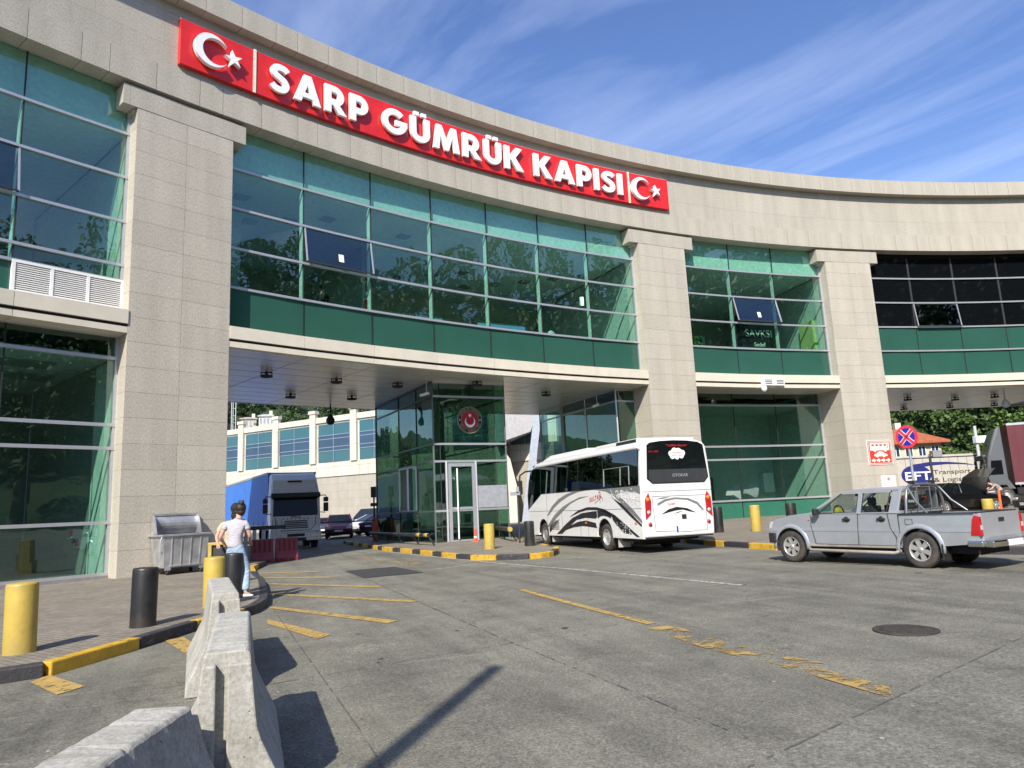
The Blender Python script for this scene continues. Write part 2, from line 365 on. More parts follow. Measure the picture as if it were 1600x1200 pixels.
cw = curtain('window', [-.2170]+mullE+[.0200], rowsU, RU, B, lambda i, j: 1 if j < 2 else 3, skip={(1, 2)}, label='upper bay with top panes coloured black for the unlit room behind', fins=False)
vent_window(cw, mullE[0], mullE[1], Z3, Z2, RU, .12, False)
f = MB()
for e in mullE[:4]: f.arc(e-.0009, e+.0009, RU-.035, RU-.005, Z3, ZB-.25, 0, seg=1)
for v in range(len(f.v)): f.v[v] = tuple(Vector(f.v[v])-B.location)
f.build('glazing_joint', m_dark, cw)
rowsL = [ZS, 8.97, Z4, Z3, Z2, Z1, ZB+.02]
nL = len(mullL)
cw = curtain('window', [-1.115]+mullL+[-.8525], rowsL, RU, B, lambda i, j: 1 if j == 0 else (2 if j == 1 else 0), skip={(nL, 0), (nL-1, 3)}, label='upper glass bay left of the tall corner pillar')
vent_window(cw, mullL[-2], mullL[-1], Z3, Z2, RU, .14, False)
# louvred vent under the left bay
mb = MB(); a, b = mullL[-1]+.0004, -.8530
for i in range(13): mb.arc(a, b, RU-.10, RU-.02, 8.10+i*.062, 8.128+i*.062, 0, seg=2)
for ph in (a, a+(b-a)/3, a+(b-a)*2/3, b): mb.arc(ph-.0007, ph+.0007, RU-.12, RU, 8.02, 8.97, 0, seg=1)
for z in (8.02, 8.90): mb.arc(a-.0006, b+.0006, RU-.12, RU, z, z+.075, 0, seg=2)
mb.arc(a, b, RU+.02, RU+.06, 8.0, 9.0, 1, seg=2)
mb.build('louvre_grille', [m_white, m_dark], B, world=True)

# ground storey glass
rowsG = [.12, 1.60, 3.78, 4.48, 6.52, 7.22]
cw = curtain('window', [-1.115]+mullL+[-.8525], rowsG, R0+.8, B, lambda i, j: 2 if j == 4 else 0, label='tall ground floor window beside the corner pillar', fr=.10, fins=False)
mb = MB(); mb.arc(-1.115, -.8525, R0+.70, R0+.95, -.45, .09, 0, seg=10); mb.build('plinth', mat('grey sill', (.22, .22, .21), .6), B, world=True)
rowsD = [.22, 1.30, 3.52, 4.24, 6.52, 7.22]
cw = curtain('window', [-.4205]+[-.3600, -.3148]+[-.2665], rowsD, R0+2.0, B, lambda i, j: 1 if j == 0 else (2 if j == 4 else 0), label='recessed ground floor window behind the pickup', fr=.10, fins=False, mats=[m_glass, mat('lighter green spandrel', (.035, .15, .10), .1, spec=.35, var=.06), m_glassd, m_glassblk])
mb = MB(); mb.arc(-.4205, -.2665, R0+1.93, R0+2.15, -.4, .20, 0, seg=6); mb.build('plinth', mat('grey sill', (.22, .22, .21), .6), B, world=True)

# projecting floor edge, cream panels with open joints
def slab_edge(edges):
    mb = MB()
    for a, b in zip(edges[:-1], edges[1:]):
        mb.arc(a+.00012, b-.00012, R0+.06, R0+.74, 7.50, 7.93, 0, seg=1)
        mb.arc(a+.00012, b-.00012, R0+.11, R0+.74, 7.22, 7.41, 0, seg=1)
    mb.arc(edges[0], edges[-1], R0+.16, R0+.72, 7.25, 7.90, 1, seg=8)
    return mb.build('floor_edge', [m_cream, m_gap], B, world=True)
def shift(l, d): return [x+d for x in l]
slab_edge([-.8005]+shift(mullC[1:7], -.004)+[-.4690])
slab_edge([-.4205]+shift(mullD, -.006)+[-.2665]); slab_edge([-.2170]+shift(mullE, .004)+[.0200]); slab_edge([-1.115]+shift(mullL, -.001)+[-.8525])
# soffit of metal strips
mb = MB()
def soffit(a, b, r0, r1):
    r = r0; k = 0; n = max(1, int(round((b-a)/PW)))
    while r < r1-.01:
        w = min(1.12, r1-r)
        for i in range(n):
            mb.arc(a+(b-a)*i/n+.0003, a+(b-a)*(i+1)/n-.0003, r+.03, r+w-.03, 7.18+.0012*((k*7+i*3) % 3), 7.24, 0, seg=1, sides='fbu')
        r += w; k += 1
    mb.arc(a, b, r0, r1, 7.245, 7.26, 1, seg=6)
soffit(-.8005, -.4690, R0+.16, R0+11.0); soffit(-.2170, .0200, R0+.16, R0+11.0); soffit(-.4205, -.2665, R0+.16, R0+1.98)
mb.build('soffit', [m_soffit, m_gap], B, world=True)
# storey slab, rear wall, roof, rooms
mb = MB(); mb.arc(PH0, PH1, R0+.9, R0+11.2, 7.27, 8.85, 0, seg=60); mb.build('upper_floor', m_floorin, B, world=True)
mb = MB(); mb.arc(PH0, PH1, R0+11.0, R0+11.4, 7.20, 9.9, 0, seg=60); mb.arc(PH0, PH1, R0+11.0, R0+11.4, 12.9, 14.3, 0, seg=60)
for a, b in ((PH0, -.79), (-.69, -.66), (-.56, -.53), (-.48, -.40), (-.29, PH1)): mb.arc(a, b, R0+11.0, R0+11.4, 9.9, 12.9, 0, seg=max(1, int((b-a)/.02)))
mb.build('rear_wall', m_cream, B, world=True)
mb = MB()
for a, b in ((-.79, -.69), (-.66, -.56), (-.53, -.48), (-.40, -.29)): mb.arc(a, b, R0+11.2, R0+11.21, 9.9, 12.9, 0, seg=3, sides='f', ends=False)
mb.build('rear_window', m_glassd, B, world=True)  # glazed rear openings added to let daylight brighten the upper rooms
mb = MB(); mb.arc(PH0, PH1, R0+.96, R0+11.0, 14.1, 14.3, 0, seg=60); mb.build('roof', m_dark, B, world=True)
mb = MB()
for a, b in ((-1.11, -.853), (-.8, -.470), (-.42, -.267), (-.2165, .0195)):
    mb.arc(a, b, R0+.86, R0+10.9, 13.95, 14.05, 0, seg=10)       # ceilings
    mb.arc(a, b, R0+.80, R0+.86, 13.90, 15.42, 0, seg=10)       # bulkheads behind the top panes
mb.build('ceiling', m_ceil, B, world=True)
mb = MB()
for a, b in pillars[:4]: mb.arc(a+.0002, b-.0002, R0+2.3, R0+10.9, 8.03, 13.94, 0, seg=1)
for a, b in ((-1.11, -.853), (-.2165, .0195)): mb.arc(a, b, R0+10.2, R0+10.3, 8.03, 13.94, 0, seg=10)
mb.arc(-.675, -.673, R0+5, R0+10.9, 8.03, 13.94, 0, seg=1); mb.arc(-.80, -.765, R0+4.5, R0+4.6, 8.03, 13.94, 0, seg=2)
# ground rooms
mb.build('room_wall', m_wallin, B, world=True); mb = MB()
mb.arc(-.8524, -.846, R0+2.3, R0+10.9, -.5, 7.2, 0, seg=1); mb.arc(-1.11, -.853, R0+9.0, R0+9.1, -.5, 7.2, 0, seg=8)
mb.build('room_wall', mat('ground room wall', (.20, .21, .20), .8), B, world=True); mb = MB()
mb.arc(-.2664, -.262, R0+2.3, R0+10.9, -.5, 7.2, 0, seg=1); mb.arc(-.485, -.267, R0+7.0, R0+7.1, -.5, 7.2, 0, seg=8)
mb.build('room_wall', mat('right ground room wall', (.50, .52, .48), .8), B, world=True)
mb = MB(); mb.arc(-.352, -.334, R0+6.9, R0+6.98, .3, 2.75, 0, seg=1); mb.build('inner_door', mat('olive door', (.10, .10, .05), .6), B, world=True)
mb = MB(); mb.arc(-.283, -.272, R0+6.6, R0+6.98, 1.7, 2.9, 0, seg=1); mb.build('wall_cabinet', m_white, B, world=True)
mb = MB()
for ph_ in (-.8530, -.4694, -.2669): mb.arc(ph_, ph_+.0003, R0+.95, R0+2.32, 8.86, 13.88, 0, seg=1)
for ph_ in (-.8535,): mb.arc(ph_, ph_+.0008, R0+1.0, R0+2.32, .0, 6.5, 0, seg=1)
mb.build('room_wall', m_wallin, B, world=True)
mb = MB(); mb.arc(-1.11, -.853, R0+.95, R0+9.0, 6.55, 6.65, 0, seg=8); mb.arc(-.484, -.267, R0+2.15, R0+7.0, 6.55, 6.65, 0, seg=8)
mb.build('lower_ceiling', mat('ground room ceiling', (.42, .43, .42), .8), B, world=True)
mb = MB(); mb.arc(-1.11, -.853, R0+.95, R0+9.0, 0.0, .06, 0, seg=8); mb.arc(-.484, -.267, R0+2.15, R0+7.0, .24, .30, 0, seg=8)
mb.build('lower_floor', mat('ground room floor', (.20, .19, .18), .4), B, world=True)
# ceiling fittings seen through the glass
mb = MB()
for i in range(16):
    ph = -.78+.31*((i*37) % 16)/16; r = R0+2.6+((i*5) % 7)*1.05
    mb.arc(ph, ph+.0085, r, r+.5, 13.90, 13.95, 0, seg=1)
for ph, r in ((-.895, 2.4), (-.885, 4.6), (-.90, 6.2), (-.93, 3.2)): mb.arc(ph, ph+.024, R0+r, R0+r+1.1, 6.50, 6.55, 0, seg=1)
mb.build('ceiling_fitting', mat('ceiling fitting grey', (.22, .23, .24), .5), B, world=True)
# handrail inside the upper glass
mb = MB()
for e in ([-.8+.012*k for k in range(28)], [-.418+.0125*k for k in range(13)]):
    mb.tube([P(x, R0+1.05, 9.62) for x in e], .028, 8)
    for x in e[::4]: mb.tube([P(x, R0+1.05, 8.03), P(x, R0+1.05, 9.62)], .02, 6)
mb.build('handrail', m_alu, B, world=True)
# glazed lobby under the second pillar, side to the passage
lob = [(-.4868, R0+1.45), (-.4812, R0+9.9)]
mb = MB(); zl = [.25, 1.3, 3.6, 6.55, 7.16]
cols = [0, .17, .36, .56, .78, 1.0]
def lp(t, dz=0, off=0):
    a = lob[0][0]+(lob[1][0]-lob[0][0])*t; r = lob[0][1]+(lob[1][1]-lob[0][1])*t
    return P(a+off, r, dz)
for i in range(5):
    for j in range(4): mb.add([lp(cols[i+1], zl[j]), lp(cols[i], zl[j]), lp(cols[i], zl[j+1]), lp(cols[i+1], zl[j+1])], [(0, 1, 2, 3)], 0)
for j in range(4): mb.add([P(lob[0][0], lob[0][1], zl[j]), P(-.4692, R0+1.45, zl[j]), P(-.4692, R0+1.45, zl[j+1]), P(lob[0][0], lob[0][1], zl[j+1])], [(0, 1, 2, 3)], 0)
lo = mb.build('lobby_glass', [m_glassd], B, world=True)
mb = MB()
for z in (.28, 1.3, 3.6, 6.55, 7.13): mb.bar(lp(0, z, -.0006), lp(1, z, -.0006), .06, .08); mb.bar(P(lob[0][0], R0+1.43, z), P(-.4692, R0+1.43, z), .06, .08)
for t in (0, .36, 1.0): mb.bar(lp(t, .25, -.0003), lp(t, 7.16, -.0003), .07, .07)
for k in range(len(mb.v)): mb.v[k] = tuple(Vector(mb.v[k])-B.location)
mb.build('lobby_frame', m_alu, lo)
# round downlights hanging from the soffit
dl0 = None
for (px, py) in ((-9.58, 27.6), (-10.28, 32.85), (-7.34, 29.6), (-7.74, 34.2), (-5.06, 31.3), (-1.57, 31.9), (1.69, 35.8), (24.67, 44.65), (28.31, 45.77), (30.52, 50.05), (30.54, 45.3), (33.66, 50.1), (27.22, 49.9)):
    if dl0 is None:
        mb = MB(); mb.lathe([(.05, 0), (.05, -.16), (.20, -.17), (.24, -.20), (.24, -.24), (.22, -.25), (.20, -.22), (0, -.21)], n=20)
        mb.bar((-.22, 0, -.05), (.22, 0, -.05), .05, .05); mb.bar((-.21, 0, -.05), (-.21, 0, -.2), .03, .03); mb.bar((.21, 0, -.05), (.21, 0, -.2), .03, .03)
        dl0 = mb.build('downlight', m_dark, B); d = dl0
    else: d = dl0.copy(); S.collection.objects.link(d)
    d.location = Vector((px, py, 7.18))-B.location; d.scale = (1.0, 1.0, .9)
# shop stand and door seen inside the middle right bay
mb = MB(); mb.arc(-.325, -.2845, R0+3.6, R0+4.3, 8.03, 12.25, 0, seg=3)
sh = mb.build('shop_stand', mat('shop black', (.012, .012, .02), .25), B, world=True)
ph = -.318; R_ = Vector((cos(ph), -sin(ph), 0))
o = place_text(text_mesh('SAVKSI', .62, .01), 'shop_lettering', m_white, sh, Vector(P(-.305, R0+3.57, 10.95))-B.location, R_, (0, 0, 1))
o = place_text(text_mesh('Sedef', .36, .01), 'shop_lettering', m_white, sh, Vector(P(-.305, R0+3.57, 10.35))-B.location, R_, (0, 0, 1))
mb = MB(); mb.arc(-.2705, -.2672, R0+1.5, R0+2.7, 8.86, 11.5, 0, seg=1); dr = mb.build('door', mat('yellow green door', (.50, .52, .22), .5), B, world=True)

# ================================================================= the big red sign
SG = thing('gate_sign', 'long red curved sign with white raised letters SARP GUMRUK KAPISI', 'sign', (0, 30, 0))
mb = MB(); mb.arc(-.8335, -.4360, R0-.15, R0+.05, 16.62, 18.28, 0, seg=40); mb.build('sign_panel', m_red, SG, world=True)
mb = MB(); mb.arc(-.8338, -.4357, R0-.10, R0+.05, 18.285, 18.32, 0, seg=40)
mb.build('top_trim', mat('sign trim', (.66, .60, .52), .5), SG, world=True)
for ph in (-.7905, -.4775):
    mb = MB(); mb.arc(ph-.0008, ph+.0008, R0-.19, R0-.152, 16.60, 18.30, 0, seg=1); mb.build('divider', mat('cream bar', (.75, .68, .55), .5), SG, world=True)
def on_front(ph, r, z, poly, depth, name, m, parent, off):
    R_ = Vector((cos(ph), -sin(ph), 0)); O_ = Vector((-sin(ph), -cos(ph), 0)); c = Vector(P(ph, r, z))-off
    mb = MB(); f0 = lambda a, b: c+R_*a+Vector((0, 0, b)); f1 = lambda a, b: c+R_*a+Vector((0, 0, b))+O_*depth
    mb.prism(poly, f1, f0) if False else mb.prism(poly[::-1], f1, f0)
    return mb.build(name, m, parent)
for ph, phs in ((-.8172, -.8045), (-.4665, -.4510)):
    on_front(ph, R0-.20, 17.44, crescent(0, 0, .60), .16, 'crescent', m_letter, SG, SG.location)
    on_front(phs, R0-.20, 17.44, star(0, 0, .33, rot=-pi/2+.12), .16, 'star', m_letter, SG, SG.location)
def crv(pts, n=5):
    out = []; P_ = [pts[0]]+pts+[pts[-1]]
    for i in range(1, len(P_)-2):
        p0, p1, p2, p3 = P_[i-1], P_[i], P_[i+1], P_[i+2]
        for k in range(n):
            t = k/n; out.append(tuple(.5*((2*p1[j])+(-p0[j]+p2[j])*t+(2*p0[j]-5*p1[j]+4*p2[j]-p3[j])*t*t+(-p0[j]+3*p1[j]-3*p2[j]+p3[j])*t**3) for j in (0, 1)))
    return out+[pts[-1]]
def ribbon(pts, t):
    A_, B_ = [], []
    for i, p in enumerate(pts):
        q0, q1 = pts[max(i-1, 0)], pts[min(i+1, len(pts)-1)]; dx, dy = q1[0]-q0[0], q1[1]-q0[1]; l = hypot(dx, dy); nx, ny = -dy/l*t/2, dx/l*t/2
        A_.append((p[0]+nx, p[1]+ny)); B_.append((p[0]-nx, p[1]-ny))
    return A_+B_[::-1]
def rct(x0, y0, x1, y1): return [(x0, y0), (x1, y0), (x1, y1), (x0, y1)]
def arcp(cx_, cy_, r, a0, a1, n=14): return [(cx_+r*cos(radians(a0+(a1-a0)*k/n)), cy_+r*sin(radians(a0+(a1-a0)*k/n))) for k in range(n+1)]
bowl = ribbon([(.18, .8825)]+arcp(.36, .64, .2425, 90, -90)+[(.18, .3975)], .235)
GLYPH = {
 'I': (.25, [rct(0, 0, .25, 1)]), 'P': (.72, [rct(0, 0, .24, 1), bowl]), 'R': (.80, [rct(0, 0, .24, 1), bowl, [(.20, .42), (.47, .42), (.82, 0), (.52, 0)]]),
 'K': (.86, [rct(0, 0, .24, 1), [(.20, .42), (.40, .40), (.83, 1), (.53, 1), (.20, .56)], [(.24, .50), (.42, .66), (.88, 0), (.57, 0)]]),
 'A': (.98, [[(0, 0), (.265, 0), (.62, 1), (.36, 1)], [(.715, 0), (.98, 0), (.62, 1), (.36, 1)], rct(.20, .17, .78, .35)]),
 'M': (1.12, [[(0, 0), (.14, 1), (.36, 1), (.56, .44), (.76, 1), (.98, 1), (1.12, 0), (.88, 0), (.81, .58), (.64, 0), (.48, 0), (.31, .58), (.24, 0)]]),
 'S': (.68, [ribbon(crv([(.60, .79), (.51, .865), (.36, .89), (.20, .85), (.135, .735), (.19, .61), (.34, .53), (.49, .44), (.555, .30), (.49, .16), (.33, .108), (.17, .14), (.06, .235)]), .222)]),
 'G': (.98, [ribbon(arcp(.49, .5, .378, 44, 352, 28), .235), rct(.52, .37, .985, .575)]),
 'U': (.80, [ribbon([(.12, 1), (.12, .7)]+arcp(.40, .40, .28, 180, 360)+[(.68, .7), (.68, 1)], .24)])}
GLYPH['Ü'] = (.80, GLYPH['U'][1]+[rct(.15, 1.06, .35, 1.21), rct(.45, 1.06, .65, 1.21)])
def run_letters(txt, a, b):
    Hc = 1.13; tot = (b-a)*R0; gap = .17; ws = [GLYPH[c][0] for c in txt]; sc = (tot-gap*(len(txt)-1))/sum(ws); x = 0
    for c in txt:
        w, strokes = GLYPH[c]; ph = a+(x+w*sc/2)/R0; R_ = Vector((cos(ph), -sin(ph), 0)); O_ = Vector((-sin(ph), -cos(ph), 0)); o0 = Vector(P(ph, R0-.215, 16.89))-SG.location; mb = MB()
        for i, st in enumerate(strokes):
            pl_ = [((u-w/2)*sc, v*Hc) for u, v in st]; ar = sum(pl_[k][0]*pl_[(k+1) % len(pl_)][1]-pl_[(k+1) % len(pl_)][0]*pl_[k][1] for k in range(len(pl_)))
            if ar > 0: pl_ = pl_[::-1]
            mb.prism(pl_, lambda u, v, i=i: o0+R_*u+Vector((0, 0, v))+O_*(.115+.004*i), lambda u, v, i=i: o0+R_*u+Vector((0, 0, v))+O_*(-.004*i))
        mb.build('letter', m_letter, SG); x += w*sc+gap
run_letters('SARP', -.7820, -.7142); run_letters('GÜMRÜK', -.7035, -.5838); run_letters('KAPISI', -.5735, -.4856)

# ================================================================= passenger booth
A_ = Vector((-3.55, 31.4, 0)); Bb = Vector((-.42, 33.0, 0)); dS = Vector((-.475, .88, 0)).normalized(); dF = (Bb-A_).normalized(); nF = Vector((dF.y, -dF.x, 0))
zb = gz(-3, 31)+.15
BO = thing('control_booth', 'green glass control booth under the gate with a round red crescent emblem', 'booth', (A_.x, A_.y, zb))
def bp(s, t, z): return A_+dF*s+dS*t+Vector((0, 0, z))-BO.location      # s along the front, t to the back
FW = (Bb-A_).length; BD = 8.2; zz = [.10, 1.48, 3.62, 4.38, 6.5, 7.14]
mb = MB()
fcols = [.0, .30, .58, 1.92, 3.0, FW]
for i in range(5):
    for j in range(5):
        if i in (2,) and j in (0, 1): continue
        if i == 1 and j in (0, 1): pass
        mi = 1 if (i in (0, 4)) else 0
        mb.add([bp(fcols[i], 0, zz[j]+zb*0), bp(fcols[i+1], 0, zz[j]), bp(fcols[i+1], 0, zz[j+1]), bp(fcols[i], 0, zz[j+1])], [(0, 1, 2, 3)], mi)
scols = [0, 2.05, 4.5, 8.2]
for k in range(len(mb.v)): pass
for i in range(3):
    for j in range(5):
        if i == 1 and j == 1: continue
        mb.add([bp(0, scols[i+1], zz[j]), bp(0, scols[i], zz[j]), bp(0, scols[i], zz[j+1]), bp(0, scols[i+1], zz[j+1])], [(0, 1, 2, 3)], 0)
for j in range(5): mb.add([bp(FW, 0, zz[j]), bp(FW, BD, zz[j]), bp(FW, BD, zz[j+1]), bp(FW, 0, zz[j+1])], [(0, 1, 2, 3)], 0)
mb.add([bp(FW, BD, zz[0]), bp(0, BD, zz[0]), bp(0, BD, zz[5]), bp(FW, BD, zz[5])], [(0, 1, 2, 3)], 0)
for k, v in enumerate(mb.v): mb.v[k] = (v[0], v[1], v[2])
gl_b = mb.build('glazing', [glass('booth glass', (.21, .34, .28), 2.2, .03, (.72, .86, .80)), m_glassd], BO)
def bo(z): return z
mb = MB()
for z in zz: mb.bar(bp(0, -.03, z), bp(FW, -.03, z), .07, .09); pass
for s in (.55, 1.96): mb.bar(bp(s, -.04, 0), bp(s, -.04, 3.62), .08, .09)
mb.build('frame', m_alu, BO); mb = MB()
for z in zz: mb.bar(bp(-.03, 0, z), bp(-.03, BD, z), .05, .06); mb.bar(bp(FW+.03, 0, z), bp(FW+.03, BD, z), .05, .06)
for s, t in ((0, 0), (FW, 0), (0, BD), (FW, BD)): mb.bar(bp(s, t, 0), bp(s, t, 7.14), .07, .07)
mb.build('frame', mat('dark grey frame', (.11, .12, .125), .4, .4), BO)
mb = MB()
for s in (.30, 3.0): mb.bar(bp(s, -.02, 0), bp(s, -.02, 7.1), .03, .03)
for t in scols[1:-1]: mb.bar(bp(-.02, t, 0), bp(-.02, t, 7.1), .03, .03)
mb.build('glazing_joint', m_black, BO)
mb = MB(); T = lambda s0, s1, z0, z1, y0, y1, mi=0: mb.add([bp(s0, y0, z0), bp(s1, y0, z0), bp(s1, y0, z1), bp(s0, y0, z1), bp(s0, y1, z0), bp(s1, y1, z0), bp(s1, y1, z1), bp(s0, y1, z1)], [(0, 1, 2, 3), (5, 4, 7, 6), (4, 0, 3, 7), (1, 5, 6, 2), (3, 2, 6, 7), (4, 5, 1, 0)], mi)
T(0, FW, -.1, .09, -.02, .12); mb.build('plinth', mat('grey sill', (.22, .22, .21), .6), BO)
mb = MB(); T(2.0, FW-.06, 1.55, 2.52, -.05, -.02); mb.build('spandrel_panel', mat('pale grey panel', (.42, .44, .47), .4, .3), BO)
# door
mb = MB()
for s0, s1, z0, z1 in ((.62, .76, .06, 3.52), (1.74, 1.90, .06, 3.52), (.76, 1.74, .06, .22), (.76, 1.74, 1.50, 1.62), (.76, 1.74, 3.38, 3.52)): T(s0, s1, z0, z1, -.09, -.03)
dr = mb.build('door', m_alu, BO)
mb = MB(); T(.76, 1.74, .22, 1.50, -.065, -.055); T(.76, 1.74, 1.62, 3.38, -.065, -.055); mb.build('door_glass', glass('door glass', (.42, .62, .55), 1.6, .01), dr)
mb = MB(); mb.tube([bp(1.00, -.16, .25), bp(1.00, -.16, 3.3)], .035, 10); mb.tube([bp(1.0, -.16, .6), bp(1.0, -.05, .6)], .02, 8); mb.tube([bp(1.0, -.16, 3.0), bp(1.0, -.05, 3.0)], .02, 8); mb.build('door_handle', m_white, dr)
# side service window, sliding frame
mb = MB()
for t0, t1 in ((2.1, 3.3), (3.2, 4.45)):
    for z in (1.55, 3.55): mb.bar(bp(-.05, t0, z), bp(-.05, t1, z), .05, .06)
    for t in (t0, t1): mb.bar(bp(-.05, t, 1.55), bp(-.05, t, 3.55), .05, .06)
sw = mb.build('service_window', m_alu, BO)
mb = MB(); mb.add([bp(0, 3.2, 1.5), bp(0, 2.1, 1.5), bp(0, 2.1, 3.6), bp(0, 3.2, 3.6)], [(0, 1, 2, 3)]); mb.build('pane', m_glassd, sw)
# round emblem
ec = bp(1.72, -.09, 5.45); R_ = dF; U_ = Vector((0, 0, 1)); O_ = nF
def disc(r, d0, d1, name, m, parent, n=40, cx=0, cy=0, poly=None):
    mb = MB(); pts = poly or [(cx+r*cos(2*pi*k/n), cy+r*sin(2*pi*k/n)) for k in range(n)]
    mb.prism(pts[::-1], lambda a, b: ec+R_*a+U_*b+O_*d1, lambda a, b: ec+R_*a+U_*b+O_*d0); return mb.build(name, m, parent)
m_gold = mat('emblem gold', (.42, .36, .20), .5)
em = disc(.60, -.02, .015, 'emblem', m_gold, BO)
disc(.575, .0, .022, 'emblem_ring', mat('emblem dark green', (.006, .02, .012), .4), em); disc(.425, .0, .028, 'emblem_rim', m_gold, em)
disc(.41, .0, .033, 'emblem_field', mat('emblem red', (.36, .01, .014), .4), em)
disc(0, .02, .045, 'crescent', m_letter, em, poly=crescent(0, -.09, .25, pi/2)); disc(0, .02, .045, 'star', m_letter, em, poly=star(0, .20, .105, rot=pi))
for sgn in (-1, 1): disc(.03, .015, .03, 'rim_stud', m_letter, em, 12, cx=sgn*.5)
for txt, a0, a1, fl in (('GÜMRÜKLER MUHAFAZA', radians(160), radians(20), 1), ('GENEL MÜDÜRLÜĞÜ', radians(200), radians(340), -1)):
    n = len(txt)
    for i, ch in enumerate(txt):
        if ch == ' ': continue
        a = a0+(a1-a0)*(i+.5)/n; me = text_mesh(ch, .115, .003); r = .465 if fl > 0 else .535
        c = ec+R_*(r*cos(a))+U_*(r*sin(a))+O_*.026; rr_ = (R_*sin(a)-U_*cos(a))*fl; uu_ = (R_*cos(a)+U_*sin(a))*fl
        place_text(me, 'letter', m_gold, em, c, rr_, uu_)
# inside: desk, chair back, pale blind
mb = MB(); mb.box(.9, 2.9, 1.6, 2.2, .7, .78); mb.box(.95, 1.0, 1.65, 2.15, 0, .7); mb.box(2.8, 2.85, 1.65, 2.15, 0, .7); mb.box(2.0, 2.5, 1.8, 1.86, .9, 1.3)
for k, v in enumerate(mb.v): mb.v[k] = tuple(bp(v[0], v[1], v[2]))
mb.build('desk', mat('desk', (.25, .22, .2), .6), BO)
mb = MB(); T(.02, FW-.02, 7.05, 7.12, .02, BD-.02); T(.02, FW-.02, -.02, .08, .12, BD-.02)
T(1.9, 2.4, .1, 7.0, 4.5, 4.6); T(.3, .9, .1, 7.0, 5.2, 5.3)
mb.build('inner_wall', m_wallin, BO)
# ================================================================= ground, kerbs, markings
def nodemat(name, fn):
    if name in _mats: return _mats[name]
    m = bpy.data.materials.new(name); m.use_nodes = True; t = m.node_tree; fn(t, t.nodes['Principled BSDF'], t.nodes.new, t.links.new); _mats[name] = m; return m
def ramp(A, K, src, p0, c0, p1, c1):
    r = A('ShaderNodeValToRGB'); r.color_ramp.elements[0].position = p0; r.color_ramp.elements[1].position = p1
    r.color_ramp.elements[0].color = c0 if len(c0) == 4 else c0+(1,); r.color_ramp.elements[1].color = c1 if len(c1) == 4 else c1+(1,); K(src, r.inputs[0]); return r.outputs[0]
def noise_(A, K, vec, sc, det=6, rough=.6, dist=0.0):
    n = A('ShaderNodeTexNoise'); n.inputs['Scale'].default_value = sc; n.inputs['Detail'].default_value = det; n.inputs['Roughness'].default_value = rough; n.inputs['Distortion'].default_value = dist; K(vec, n.inputs['Vector']); return n.outputs['Fac']
def mixc(A, K, mode, f, a, b):
    x = A('ShaderNodeMixRGB'); x.blend_type = mode
    if hasattr(f, 'is_linked'): K(f, x.inputs[0])
    else: x.inputs[0].default_value = f
    for i, q in ((1, a), (2, b)):
        if hasattr(q, 'is_linked'): K(q, x.inputs[i])
        else: x.inputs[i].default_value = q+(1,)
    return x.outputs[0]
def two_map(A, K, c, rot, sc):
    m1 = A('ShaderNodeMapping'); m1.inputs['Rotation'].default_value = (0, 0, radians(rot)); K(c, m1.inputs[0]); m2 = A('ShaderNodeMapping'); m2.inputs['Scale'].default_value = sc; K(m1.outputs[0], m2.inputs[0]); return m2.outputs[0]
